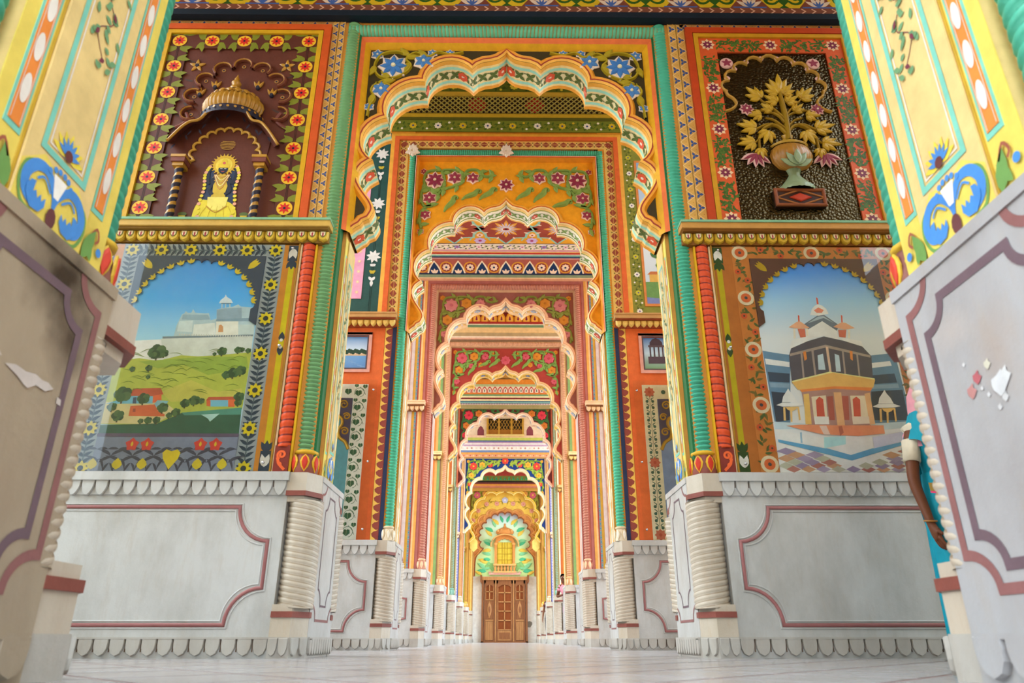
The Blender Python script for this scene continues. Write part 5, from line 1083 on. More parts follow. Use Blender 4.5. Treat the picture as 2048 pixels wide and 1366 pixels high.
    # glass and its fixings
    b = MB(); b.box(fr, ul - .005, ur + .005, vb, vt - .01, W0 + .022, W0 + .028, GLASS); b.build('glass_pane', t, label='clear glass sheet')
    sm_ = MB(); sm_.lathe((0, 0, 0), [(.011, 0), (.012, .004), (.009, .009), (.004, .011), (.0005, .0115)], 10, STEEL); me = sm_.mesh('screw', smooth=True)
    for u, z in ((sl_, 3.09), (sl_, 2.22), (sl_, 1.30), (sr_, 3.09), (sr_, 2.22), (sr_, 1.30)): inst(me, 'screw', t, fr, u, z, W0 + .028)
painting(-1); painting(1)

# ------------------------------------------------------------------ first gateway, upper left: shrine niche relief
REC = {-1: (1.972, 3.03), 1: (2.008, 3.052)}
def panel_frame(s, t, cols, vb=3.33, vt=5.575):
    fr = WF(1, s); r0, r1 = REC[s]; ins = [0, .066, .073, .116]; wd_ = [.045, .03, .04, .02]; nm = ('outer_frame', 'dark_line', 'yellow_frame', 'border_ground')
    for i, hx in enumerate((cols[0], '#3A1E10', cols[1], cols[2])):
        b = MB(); a0 = r0 - .288 + ins[i]; a1 = r1 + .288 - ins[i]; z1 = vt - ins[i]; n_ = ins[i + 1] if i < 3 else .288; b0 = r0 - .288 + n_; b1 = r1 + .288 - n_; z2 = vt - n_ if i < 3 else vt - .29
        for r in ((a0, b0, vb, z1), (b1, a1, vb, z1), (b0, b1, z2, z1)): b.box(fr, *r, 0, wd_[i], P(hx))
        b.build(nm[i], t)
    return fr
t = thing('shrine_relief', 'brown carved shrine niche with gilt dome and seated figure in yellow, rosette border', 'relief', WF(1, -1)(2.53, 3.33, 0))
fr = panel_frame(-1, t, ('#CC5420', '#D2A01E', '#5E3024'))
b = MB(); b.rect(fr, *REC[-1], 3.33, 5.285, .004, P('#623428')); 
for r in ((1.972, 1.975), (3.027, 3.03)): b.box(fr, r[0], r[1], 3.33, 5.285, .0, .02, P('#4A2A22'))
b.build('niche_ground', t)
rm = MB(); rm.disc(F0, 0, 0, 0, .068, P('#EBB52E'), 20); rm.flower(F0, 0, 0, .0015, .058, 8, P('#D22E24'), P('#2A1E30'), wd=.024, rc=.2); me = rm.mesh('rosette')
lm = MB(); G = P('#7E8228')
for sg in (-1, 1):
    for d in (0, 1): lm.leaf(F0, sg * .025, .062 + .022 * d, 0 + .0004 * d, .105, .06, PI / 2 - sg * (.35 + .9 * d), G, curl=sg * -.4)
    for d in (0, 1): lm.leaf(F0, sg * .025, -.062 - .022 * d, 0 + .0004 * d, .105, .06, -PI / 2 + sg * (.35 + .9 * d), G, curl=sg * .4)
ml = lm.mesh('rosette_leaves')
for u in (1.888, 3.114):
    for i in range(6): z = 3.50 + i * .3125; inst(ml, 'rosette_leaves', t, fr, u, z, .0212); inst(me, 'rosette', t, fr, u, z, .023)
for i in range(1, 4): u = 1.888 + i * .3065; inst(ml, 'rosette_leaves', t, fr, u, 5.375, .0212, rot=PI / 2); inst(me, 'rosette', t, fr, u, 5.375, .023)
for u in (1.888, 3.114): inst(ml, 'rosette_leaves', t, fr, u, 5.375, .0212); inst(me, 'rosette', t, fr, u, 5.375, .024)
for u in (1.882, 1.894, 3.108, 3.12): b = MB(); b.rect(fr, u - .002, u + .002, 3.34, 5.3, .0225, P('#2A2018')); b.build('border_line', t)
fr = Fr(fr.o + Vector((0, 0, .114 * .018)), fr.U * .982, fr.V * .982, fr.W)
GOLD = P('#B8862E', .35); DKB = P('#2E2A3A'); BRN = P('#7A4238')
# twisted niche pillars
for u in (2.885, 2.175):
    pt = thing_part('niche_pillar', t); b = MB(); b.rope(fr(u, 3.40, .055), fr(u, 3.96, .055), .036, .075, .008, DKB, GOLD, 12, 4, tilt=1.2, sub_g=2); b.build('pillar_shaft', pt, smooth=True)
    b = MB(); b.box(fr, u - .055, u + .055, 3.332, 3.40, .0, .11, BRN); b.build('pillar_base', pt); b = MB(); b.box(fr, u - .048, u + .048, 3.95, 3.985, .0, .10, GOLD); b.box(fr, u - .06, u + .06, 3.985, 4.05, 0, .115, BRN); b.box(fr, u - .065, u + .065, 4.03, 4.055, 0, .12, GOLD); b.build('pillar_capital', pt)
# curved bangla roof over the niche
eave = smooth_path([(u / .982, (v - .002) / .982) for u, v in [(2.94, 4.10), (2.85, 4.24), (2.78, 4.31), (2.70, 4.335), (2.62, 4.44), (2.47, 4.50), (2.32, 4.44), (2.24, 4.335), (2.16, 4.31), (2.08, 4.22), (1.98, 4.07)]], 4)
low = [(2.53 + (u - 2.47) * .94, v + .075) for u, v in eave]
b = MB(); n = len(eave); b.add([fr(2.52 + (u - 2.47) * 1.04, v + .10, .012) for u, v in eave] + [fr(u, v, .15) for u, v in eave], [[i, i + 1, n + i + 1, n + i] for i in range(n - 1)], BRN)
b.add([fr(u, v - .012, .15) for u, v in eave] + [fr(u, v, .013) for u, v in low], [[i, i + 1, n + i + 1, n + i] for i in range(n - 1)], P('#6A3A34')); b.build('curved_roof', t, smooth=True)
b = MB(); b.tube([fr(u, v - .005, .152) for u, v in eave], .013, GOLD, 6); b.build('roof_edge', t, smooth=True)
b = MB()
for i in range(2, n - 3, 3): b.leaf(fr.at(0, -.05, .09), eave[i][0], eave[i][1], 0, .07, .02, -PI / 2 + .5 * (-1) ** i, DKB)
b.build('roof_leaves', t)
# scalloped niche arch
sa = scallop_arch(2.53, 4.10, 4.40, .29, 11)
b = MB(); b.half(fr, [(2.84, 4.05), (2.80, 4.07)] + sa[::-1] + [(2.26, 4.07), (2.22, 4.05)], .012, .012, P('#C8983A', .4)); b.build('niche_arch_edge', t)
b = MB(); b.plate(fr, sa + [(2.90, 4.06), (2.92, 4.30), (2.74, 4.48), (2.53, 4.53), (2.32, 4.48), (2.14, 4.30), (2.16, 4.06)], .005, .012, P('#5E342E')); b.build('niche_spandrel', t)
# fluted dome and finials
b = MB(); p = fr(2.52, 4.54, .02); prof = [(.235, 0), (.27, .035), (.28, .085), (.265, .135), (.225, .185), (.16, .215)]
b.lathe(p, prof, 72, GOLD, PI, 2 * PI, 1, .7, flute=.10, nf=36); b.build('fluted_dome', t, smooth=True)
b = MB(); b.lathe(p, [(.0, .20), (.19, .20), (.2, .22), (.13, .25), (.07, .27), (.04, .28)], 24, GOLD, PI, 2 * PI, 1, .7)
for i in range(9): a = PI + PI * (i + .5) / 9; q = p + Vector((.2 * math.cos(a), .14 * math.sin(a), .22)); b.leaf(Fr(q, (-math.sin(a), math.cos(a), 0), (math.cos(a) * .4, math.sin(a) * .4, -.9), (math.cos(a), math.sin(a), .3)), 0, 0, 0, .06, .06, PI / 2, GOLD, .012)
b.build('dome_crown', t)
b = MB(); b.lathe(p, [(.27, -.07), (.275, -.02), (.26, .0), (.255, .012)], 30, DKB, PI, 2 * PI, 1, .7)
for i in range(14): a = PI + PI * (i + .5) / 14; q = p + Vector((.28 * math.cos(a), .196 * math.sin(a), -.03)); b.disc(Fr(q, (-math.sin(a), math.cos(a), 0), (0, 0, 1), (math.cos(a), math.sin(a), 0)), 0, 0, .004, .013, GOLD, 8)
b.build('dome_neck', t)
b = MB(); b.lathe(p + Vector((0, -.05, .27)), [(.045, 0), (.05, .02), (.03, .04), (.04, .06), (.045, .08), (.02, .11), (.025, .125), (.012, .15), (.0, .19)], 12, GOLD); b.build('finial', t, smooth=True)
for u, v in ((2.34, 4.93), (2.74, 4.93), (2.20, 4.84), (2.87, 4.84)):
    b = MB()
    for d in (-.5, .5, 0): b.leaf(fr, u, v - .04, .008, .1, .03, PI / 2 + d, GOLD, .015)
    b.bplate(fr, [(u + .02 * math.cos(i * PI / 4), v - .03 + .026 * math.sin(i * PI / 4)) for i in range(8)], .008, .03, DKB); b.build('bud_finial', t)
# cloud scallops over the dome, corner stars
b = MB()
for i in range(9):
    a = PI * (1.08 - 1.16 * i / 8); u = 2.51 + .42 * math.cos(a); v = 4.70 + .46 * math.sin(a)
    b.half(fr, [(u + .088 * math.cos(q), v + .078 * math.sin(q)) for q in [a - 2.0 + 4.0 * j / 10 for j in range(11)]], .014, .006, P('#7E4636'), h=.04); b.half(fr, [(u + .082 * math.cos(q), v + .072 * math.sin(q)) for q in [a - 1.9 + 3.8 * j / 10 for j in range(11)]], .006, .032, P('#B8863E'), h=.012)
    b.disc(fr, u, v, .008, .02, P('#A8783C'), 10); b.disc(fr, u, v, .009, .01, DKB, 8)
b.half(fr, smooth_path([(2.96, 4.60), (2.93, 4.53), (2.97, 4.47), (3.03, 4.43)], 4), .02, .006, BRN); b.half(fr, smooth_path([(2.09, 4.60), (2.12, 4.53), (2.08, 4.47), (2.02, 4.43)], 4), .02, .006, BRN); b.build('cloud_scallops', t)
for u in (2.10, 2.955): b = MB(); b.flower(fr, u, 5.17, .006, .08, 5, GOLD, DKB, relief=.012, wd=.036); b.build('corner_star', t)
b = MB()
rnd = random.Random(8)
for i in range(26): u = rnd.choice((rnd.uniform(1.99, 2.12), rnd.uniform(2.94, 3.07))); b.leaf(fr, u, rnd.uniform(4.35, 5.25), .0055, .09, .022, rnd.uniform(0, 6.28), P('#4A3A38'), curl=.4)
b.build('painted_sprigs', t, kind='stuff')
# painted seated figure
fr = fr.at(.0, -.01, 0); fg = thing_part('painted_figure', t); YE = P('#E4CE3A'); SK = P('#2A2E3E'); PK = P('#D2605A'); NV = P('#303C58'); GD = P('#D8AE38')
b = MB(); b.poly(fr, [(2.24, 3.365), (2.82, 3.365), (2.75, 3.42), (2.70, 3.50), (2.36, 3.50), (2.31, 3.42)], .006, P('#2E3A4E')); b.poly(fr, [(2.655, 3.60), (2.665, 3.80), (2.645, 3.98), (2.60, 3.99), (2.58, 3.9), (2.46, 3.9), (2.44, 3.99), (2.40, 3.98), (2.375, 3.80), (2.385, 3.60)], .0065, NV); b.build('throne_blue_ground', fg)  # dark blue patches of the painting behind the figure
b = MB(); b.poly(fr, smooth_path([(2.34, 3.44), (2.335, 3.52), (2.37, 3.60), (2.43, 3.645), (2.52, 3.655), (2.60, 3.66), (2.66, 3.66), (2.70, 3.60), (2.715, 3.50), (2.70, 3.43), (2.6, 3.405), (2.45, 3.41), (2.34, 3.44)], 3)[:-1], .0095, YE)
b.poly(fr, [(2.45, 3.64), (2.465, 3.74), (2.45, 3.84), (2.44, 3.90), (2.49, 3.93), (2.55, 3.93), (2.60, 3.90), (2.585, 3.84), (2.575, 3.74), (2.595, 3.64)], .0105, P('#D2B23E')); b.poly(fr, [(2.43, 3.69), (2.61, 3.69), (2.60, 3.60), (2.55, 3.555), (2.49, 3.555), (2.44, 3.60)], .0112, P('#EEDD70')); b.ribbon(fr, smooth_path([(2.43, 3.60), (2.52, 3.535), (2.61, 3.60)], 4), .01, .0118, P('#B8862E'))
for q in range(5): b.ribbon(fr, smooth_path([(2.37 + .07 * q, 3.44), (2.38 + .065 * q, 3.52), (2.42 + .045 * q, 3.60)], 3), .004, .0114, P('#C8A62A'))
b.build('yellow_robe', fg)
b = MB()
for q in range(22): b.leaf(fr, 2.52, 4.035, .0085, .125, .03, 2 * PI * q / 22, GD)
b.disc(fr, 2.52, 4.035, .0098, .098, GD, 26); b.disc(fr, 2.52, 4.03, .0106, .075, P('#EBD050'), 20); b.disc(fr, 2.52, 3.985, .012, .043, SK, 16, .05); b.poly(fr, [(2.472, 4.0), (2.568, 4.0), (2.575, 4.035), (2.55, 4.05), (2.54, 4.085), (2.52, 4.105), (2.50, 4.085), (2.49, 4.05), (2.465, 4.035)], .013, P('#E4C23C')); b.disc(fr, 2.52, 4.05, .0138, .014, PK, 10)
b.build('haloed_crown', fg)
b = MB()
for d in (-.017, .017): b.disc(fr, 2.52 + d, 3.99, .0135, .010, P('#F0EEE6'), 10, .005); b.disc(fr, 2.52 + d, 3.99, .0142, .004, SK, 6)
b.ribbon(fr, [(2.52, 3.988), (2.52, 3.972)], .004, .0138, P('#6A6E7A')); b.ribbon(fr, [(2.506, 3.962), (2.52, 3.958), (2.534, 3.962)], .005, .0138, PK); b.build('face', fg)
b = MB()
for sg in (-1, 1):
    b.ribbon(fr, smooth_path([(2.52 + sg * .055, 3.90), (2.52 + sg * .105, 3.84), (2.52 + sg * .125, 3.94), (2.52 + sg * .11, 4.0)], 4), .03, .0115, SK); b.ribbon(fr, smooth_path([(2.52 + sg * .06, 3.86), (2.52 + sg * .09, 3.76), (2.52 + sg * .05, 3.72)], 4), .026, .0116, SK)
b.build('arms', fg)
for sg in (-1, 1):
    b = MB(); pa = smooth_path([(2.52 + sg * .12, 4.01), (2.52 + sg * .15, 3.92), (2.52 + sg * .135, 3.78), (2.52 + sg * .155, 3.62), (2.52 + sg * .145, 3.46)], 4)
    for q, (x, z) in enumerate(pa): b.disc(fr, x, z, .0125, .017, YE if q % 3 else P('#E8A88A'), 8)
    b.build('garland', fg)
b = MB()
for i in range(5): b.ribbon(fr, smooth_path([(2.47 - .005 * i, 3.925), (2.52, 3.90 - .032 * i), (2.57 + .005 * i, 3.925)], 4), .006, .0125, P('#F2E6A8') if i % 2 else P('#C88A5A'))
b.build('necklaces', fg)
for (u, v, r) in ((2.69, 3.395, .055), (2.36, 3.39, .05), (2.52, 3.40, .075)): b = MB(); b.disc(fr, u, v, .0125, r, GD, 12, .018); b.disc(fr, u, v + .012, .0135, r * .85, PK, 12, .02); b.build('offering_tray', fg)
for u in (2.80, 2.27): b = MB(); b.poly(fr, [(u - .03, 3.50), (u + .03, 3.50), (u + .022, 3.44), (u - .022, 3.44)], .0125, P('#C8A82E')); b.disc(fr, u, 3.515, .012, .04, P('#5A6A3A'), 10, .02); b.build('potted_plant', fg)
b = MB()
for i in range(6): b.ribbon(fr, smooth_path([(2.52 - .05 - .02 * math.sin(i * .6), 4.21 + .016 * i), (2.52, 4.20 + .017 * i), (2.52 + .05 + .02 * math.sin(i * .6), 4.21 + .016 * i)], 4), .007, .0125, P('#B88A3A'))
b.build('parasol', fg)

# ------------------------------------------------------------------ first gateway, upper right: vase relief
t = thing('vase_relief', 'carved gold vase of leaves and lotus on hammered dark metal, orange floral border', 'relief', WF(1, 1)(2.53, 3.33, 0))
fr = panel_frame(1, t, ('#B84018', '#C8901E', '#D2582A'))
b = MB(); b.rect(fr, *REC[1], 3.33, 5.285, .004, hammered('hammered_bronze', '#42361F')); b.build('hammered_ground', t)
b = MB(); rnd = random.Random(12); GL = [P('#3E5A22'), P('#4E6A28')]
def dense(u0, u1, z0, z1, n):
    for i in range(n): u = rnd.uniform(u0, u1); z = rnd.uniform(z0, z1); b.leaf(fr, u, z, .0208 + .0002 * (i % 3), .042, .021, rnd.uniform(0, 6.28), GL[i % 2], curl=.3)
for u0, u1 in ((1.865, 1.985), (3.065, 3.19)):
    for i in range(4): dense(u0, u1, 3.50 + i * .475, 3.80 + i * .475, 95)
    dense(u0, u1, 3.33, 3.36, 8)
for u0, u1 in ((2.02, 2.43), (2.63, 3.05)): dense(u0, u1, 5.315, 5.43, 110)
b.build('border_leaves', t)
fm = MB(); fm.flower(F0, 0, 0, 0, .072, 8, P('#EBC49A'), None, wd=.05); fm.flower(F0, 0, 0, .0015, .052, 8, P('#7A2A44'), P('#EBC49A'), wd=.026, rc=.2, a0=PI / 2 + .39); me = fm.mesh('border_flower')
for u in (1.925, 3.13):
    for z in (3.42, 3.895, 4.37, 4.845, 5.375): inst(me, 'border_flower', t, fr, u, z, .022)
inst(me, 'border_flower', t, fr, 2.53, 5.375, .022)
fr = Fr(fr.o + Vector((0, 0, .114 * .014)), fr.U * .986, fr.V * .986, fr.W)
GO = P('#B08A22', .38); GO2 = P('#9A781C', .42); PNK = P('#D8A8A0'); MRN = P('#8A3448')
# gilt scalloped outline with corner discs
ar = [(2.03, 4.64), (2.10, 4.67), (2.15, 4.73), (2.13, 4.79), (2.085, 4.83), (2.07, 4.87)]; ar2 = scallop_arch(2.53, 4.88, 5.265, .455, 9)
path = smooth_path(ar, 4) + ar2 + [(5.06 - u, v) for u, v in smooth_path(ar, 4)[::-1]]
b = MB(); b.half(fr, path, .013, .005, P('#B8882A', .4), h=.03); b.build('gilt_arch_outline', t, smooth=True)
for u in (2.115, 2.95): b = MB(); b.bplate(fr, [(u + .065 * math.cos(i * PI / 8), 5.225 + .065 * math.sin(i * PI / 8)) for i in range(16)], .004, .02, PNK, .9); b.flower(fr, u, 5.225, .0205, .052, 5, MRN, None, wd=.03); b.build('corner_disc', t)
b = MB()
for i in range(0, 9, 1):
    a = PI - PI * (i + 1) / 9
    if i < 8: u = 2.53 + .46 * math.cos(a); v = 4.88 + .385 * math.sin(a); b.flower(fr, u, v + .02, .02, .03, 4, PNK, MRN)
b.build('arch_buds', t, kind='stuff')
# stems and leaves
b = MB()
def stem(pts, r=.014): b.half(fr, smooth_path(pts, 5), r, .005, GO2, h=r * 2.2, taper=lambda q: 1.15 - .45 * q)
stem([(2.57, 4.30), (2.585, 4.55), (2.575, 4.78), (2.57, 4.86)], .024)
for m_ in (lambda u: u, lambda u: 5.14 - u):
    stem([(m_(2.57), 4.38), (m_(2.50), 4.47), (m_(2.40), 4.49), (m_(2.30), 4.44), (m_(2.24), 4.42)]); stem([(m_(2.45), 4.49), (m_(2.36), 4.44), (m_(2.31), 4.33), (m_(2.30), 4.18)]); stem([(m_(2.33), 4.36), (m_(2.28), 4.30), (m_(2.24), 4.28)], .01)
    stem([(m_(2.58), 4.50), (m_(2.52), 4.60), (m_(2.42), 4.645), (m_(2.30), 4.66)], .011); stem([(m_(2.58), 4.55), (m_(2.50), 4.66), (m_(2.42), 4.74), (m_(2.37), 4.80)], .012); stem([(m_(2.57), 4.44), (m_(2.48), 4.54), (m_(2.40), 4.57)], .011)
b.build('stems', t, smooth=True)
def lobed(mb, u, v, L, a, mat):
    for d, q in ((1.0, .6), (-1.0, .6), (.5, .82), (-.5, .82), (0, 1)): mb.leaf(fr, u, v, .012 + (.01 if d == 0 else 0), L * q, L * .3, a + d, mat, .03, ins=.45)
lm_ = P('#C29A22', .4)
for (u, v, L, a) in ((2.575, 4.87, .21, PI / 2), (2.55, 4.84, .16, PI / 2 + .7), (2.60, 4.84, .16, PI / 2 - .7), (2.53, 4.74, .14, PI / 2 + 1.0), (2.62, 4.74, .14, PI / 2 - 1.0)): b = MB(); lobed(b, u, v, L, a, lm_); b.build('carved_leaf', t)
for m_, sg in ((lambda u: u, 1), (lambda u: 5.14 - u, -1)):
    for (u, v, L, a) in ((2.38, 4.79, .175, 2.35), (2.29, 4.44, .18, 2.9), (2.26, 4.28, .17, 3.3), (2.40, 4.41, .17, -1.95), (2.36, 4.59, .13, 3.2), (2.30, 4.21, .12, -1.5), (2.46, 4.64, .12, 2.4)):
        b = MB(); lobed(b, m_(u), v, L, a if sg > 0 else PI - a, lm_); b.build('carved_leaf', t)
for u in (2.235, 2.895): b = MB(); b.flower(fr, u, 4.665, .012, .072, 8, MRN, P('#E8C8B0'), PNK, relief=.012, rc=.2); b.build('carved_daisy', t)
for u, sg in ((2.235, 1), (2.90, -1)):
    b = MB()
    for i, d in enumerate((-1.0, -.5, 0, .5, 1.0)): b.leaf(fr, u + sg * .02, 4.16, .012 + .003 * (2 - abs(i - 2)), .16, .06, -PI / 2 + d - sg * .15, PNK, .014); b.leaf(fr, u + sg * .02, 4.15, .022 + .003 * (2 - abs(i - 2)), .13, .032, -PI / 2 + d - sg * .15, MRN, .012)
    b.build('carved_lotus', t)
# vase
b = MB(); p = fr(2.572, 0, .0); VO = P('#A8742A', .35); VG = P('#8A9A74', .4)
b.lathe(fr(2.572, 3.98, 0), [(.06, 0), (.13, .02), (.18, .08), (.195, .15), (.17, .22), (.13, .26)], 40, VO, PI, 2 * PI, 1, .6, flute=.06, nf=28); b.build('vase_belly', t, smooth=True)
b = MB(); b.lathe(fr(2.572, 4.235, 0), [(.15, 0), (.17, .012), (.12, .045), (.06, .06), (.045, .10), (.055, .13)], 24, P('#B8902E', .38), PI, 2 * PI, 1, .6); b.build('vase_lid', t, smooth=True)
b = MB()
for d in (-1.1, -.6, 0, .6, 1.1): b.leaf(fr, 2.572, 3.97, .13 - abs(d) * .03, .16, .07, PI / 2 + d, VG, .01)
b.build('vase_calyx', t)
b = MB(); b.lathe(fr(2.572, 3.755, 0), [(.16, 0), (.165, .03), (.12, .075), (.08, .125), (.05, .17), (.06, .205), (.075, .235)], 24, VG, PI, 2 * PI, 1, .7, flute=.08, nf=20); b.build('vase_foot', t, smooth=True)
b = MB(); b.box(fr, 2.35, 2.79, 3.585, 3.76, .005, .045, P('#3A1E16')); b.build('base_block', t)
b = MB(); pts = [(2.36, 3.595), (2.78, 3.595), (2.78, 3.75), (2.36, 3.75)]; b.half(fr, pts, .016, .045, P('#8A4A2A'), closed=True); dm = [(2.36, 3.672), (2.57, 3.75), (2.78, 3.672), (2.57, 3.595)]; b.half(fr, dm, .009, .045, P('#A86A3A'), closed=True); b.build('base_moulding', t)
b = MB(); b.bplate(fr, [(2.47, 3.672), (2.57, 3.715), (2.67, 3.672), (2.57, 3.63)], .045, .058, P('#B83A1E'), .8); b.build('red_lozenge', t)
# ------------------------------------------------------------------ second gateway walls
T2 = lambda u: SP[2]['T'] + (u - SP[2]['u'])
t = thing('painted_surround', 'tan surround with maroon diamonds and orange fillets round the second arch', 'surround', (0, YC(2) - .44, 4.26))
b = MB(); uframe(b, 2, 1.51, .004, 1.655, .004, 4.26, T2, P('#E3BC66')); b.build('tan_ground', t)
b = MB(); dc = ('#9A4A3A', '#5A5A2E', '#F3DDA0')
for s in (-1, 1): band(b, vfr(WF(2, s), 1.528, 4.27, .005), T2(1.64) - 4.27, .118, 'diamond', .001, dc)
band(b, Fr(FC(2)(-1.64, T2(1.528), .005), (1, 0, 0), (0, 0, 1), (0, -1, 0)), 3.28, .118, 'diamond', .001, dc); b.build('diamond_band', t)
b = MB(); uframe(b, 2, 1.655, .03, 1.725, .03, 4.26, T2, P('#E06A34')); uframe(b, 2, 1.655, .004, 1.655, .03, 4.26, T2, P('#C85A2A')); b.build('orange_fillet', t)
b = MB(); uframe(b, 2, 1.725, .022, 1.785, .012, 4.26, T2, P('#E8A83A')); b.build('yellow_fillet', t)
for s in (-1, 1):
    fr = WF(2, s); sd = SIDE[s]
    t = thing('painted_wall_panel', 'dark teal panel with white flowers and pink field on the second left wall' if s < 0 else 'olive daisy strip and garden picture on the second right wall', 'painted panel', fr(2.4, 4.26, 0))
    if s < 0:
        b = MB(); b.box(fr, 1.785, 3.7, 4.26, 7.4, 0, .01, P('#2C5450')); b.build('teal_ground', t)
        b = MB(); b.box(fr, 2.03, 3.4, 4.52, 6.7, .01, .016, P('#EBA8C6')); 
        for i in range(8):
            for j in range(13): b.flower(fr, 2.10 + i * .16, 4.62 + j * .165, .0175, .026, 6, P('#F0CFA8'), P('#F6E6D0'))
        b.build('pink_field', t)
        b = MB(); W_ = P('#E6E8E6'); YW = P('#C8B43A')
        for z in (5.15, 6.05, 6.95):
            for d in range(8): b.leaf(fr, 1.905, z + .05, .012, .11, .05, d * PI / 4 + .2, W_)
            for sg in (-1, 1):
                for q in range(3): b.leaf(fr, 1.905 + sg * .045, z - .08 - .1 * q, .0125, .09, .045, PI / 2 + sg * (1.9 + .3 * q), W_ if q != 1 else YW)
            b.leaf(fr, 1.905, z - .34, .0125, .1, .05, -PI / 2, W_)
        for sg in range(5): b.leaf(fr, 2.2 + .22 * sg, 4.36, .0125, .1, .05, .4 + .8 * sg, W_)
        for u in (1.895, 1.915): b.rect(fr, u - .003, u + .003, 4.28, 7.35, .0115, P('#16302E'))
        b.build('white_flowers', t)
    else:
        b = MB(); b.box(fr, 1.785, 3.7, 4.26, 7.4, 0, .01, P('#8A8E3A')); band(b, vfr(fr, 1.80, 4.27, .01), 3.05, .15, 'floral', .001, ('#5A6A2A', '#F2EEE2', '#C8C23A', '#6A5A90')); b.build('daisy_strip', t)
        b = MB(); b.box(fr, 1.955, 3.6, 4.42, 6.9, .01, .018, P('#D98A4A')); b.build('orange_frame', t)
        b = MB(); b.rect(fr, 1.99, 3.56, 4.46, 6.86, .019, grad('garden_sky', [(0, '#B8D0E0'), (.4, '#DDE8F0'), (1, '#7FA8D8')])); b.build('picture_ground', t)
        b = MB(); rnd = random.Random(2); b.rect(fr, 1.99, 3.56, 4.46, 4.58, .0195, P('#7A88C0')); b.poly(fr, [(1.99, 4.56), (2.6, 4.50), (3.5, 4.56), (3.56, 4.86), (1.99, 4.80)], .020, P('#6E9A58')); b.rect(fr, 2.05, 2.32, 4.80, 4.92, .0205, P('#E0B45A')); b.poly(fr, [(2.02, 4.92), (2.35, 4.92), (2.30, 4.97), (2.07, 4.97)], .021, P('#C87A4A'))
        for i in range(40): b.disc(fr, rnd.uniform(2.02, 3.5), rnd.uniform(4.95, 5.4), .0208 + .00002 * i, rnd.uniform(.03, .08), P(rnd.choice(('#4E7A48', '#6A9A5A', '#8AB070'))), 8)
        b.build('garden_picture', t)
    # below the ledge
    t = thing('painted_wall_panel', ('orange wall board with ivy bordered blue panel and lake picture, second left wall' if s < 0 else 'orange wall board with trefoil bordered blue panel and domed pavilion picture, second right wall'), 'painted panel', fr(2.4, 1.232, 0))
    b = MB(); b.box(fr, 1.50, 1.548, 1.232, 4.09, 0, .02, P('#22304E')); b.build('navy_strip', t)
    b = MB(); b.box(fr, 1.55, 1.65, 1.232, 4.09, 0, .012, P('#EBC25A')); b.box(fr, *( (1.55, 1.595) if s > 0 else (1.55, 1.585)), 1.232, 4.09, .012, .013, P('#8E4238'))
    n = 26
    for i in range(n):
        z = 1.26 + i * 2.82 / n
        b.poly(fr, [(1.552, z), (1.59, z - .01), (1.632, z + .022), (1.64, z + .055), (1.60, z + .088), (1.552, z + .09)], .0138, P('#8E4238')); b.ribbon(fr, smooth_path([(1.565, z + .1), (1.60, z + .085), (1.63, z + .10)], 3), .008, .0148, P('#EBC25A'))
    b.build('leaf_strip', t)
    b = MB(); b.box(fr, 1.655, 3.7, 1.232, 4.08, 0, .012, P('#DC6A34')); b.build('orange_board', t)
    b = MB(); b.ribbon(fr, [(1.845, 3.44), (3.4, 3.44), (3.4, 3.98), (1.845, 3.98)], .045, .03, P('#DDA090'), closed=True); b.ribbon(fr, [(1.875, 3.47), (3.37, 3.47), (3.37, 3.95), (1.875, 3.95)], .018, .032, P('#5A4A50'), closed=True)
    b.box(fr, 1.82, 3.42, 3.965, 4.0, .012, .03, P('#B0583A')); b.build('picture_frame', t)
    b = MB(); b.rect(fr, 1.885, 3.36, 3.48, 3.94, .0135, grad('lake_sky' + sd, [(0, '#4E86C0'), (.42, '#5A96CC'), (.45, '#E0C0A0'), (.55, '#C8DCEC'), (1, '#3E80C0')] if s < 0 else [(0, '#6A9A6A'), (.25, '#8AA8A0'), (.5, '#B8D4E4'), (1, '#2E6AB0')])); b.build('picture_ground', t)
    b = MB()
    if s < 0:
        b.rect(fr, 1.885, 3.36, 3.66, 3.685, .0142, P('#D8B890'))
        for i in range(24): b.disc(fr, 1.90 + i * .028, 3.71 + .01 * (i % 3), .0145 + .00003 * i, .026, P('#2E4A3A'), 8, .034)
        for i in range(16): b.ribbon(fr, [(1.9 + (i * .37) % .7, 3.5 + .009 * i), (1.96 + (i * .37) % .7, 3.503 + .009 * i)], .005, .0145, P('#8AB4DC'))
    else:
        for c_ in (2.06,):
            b.poly(fr, [(c_ - .09, 3.83), (c_ - .085, 3.87), (c_ - .05, 3.915), (c_, 3.935), (c_ + .05, 3.915), (c_ + .085, 3.87), (c_ + .09, 3.83)], .0145, P('#4A3A44')); b.rect(fr, c_ - .11, c_ + .11, 3.80, 3.83, .0148, P('#5A4A50'))
            for x in (-.085, -.03, .03, .085): b.rect(fr, c_ + x - .01, c_ + x + .01, 3.66, 3.80, .015, P('#4E4048'))
            b.rect(fr, c_ - .12, c_ + .12, 3.56, 3.66, .0155, P('#544650'))
    b.build('picture', t)
    # lower panel
    b = MB(); b.box(fr, 1.822, 3.5, 1.24, 3.25, .012, .022, P('#F0F8F0' if s < 0 else '#E8E4C4')); b.build('border_ground', t)
    b = MB()
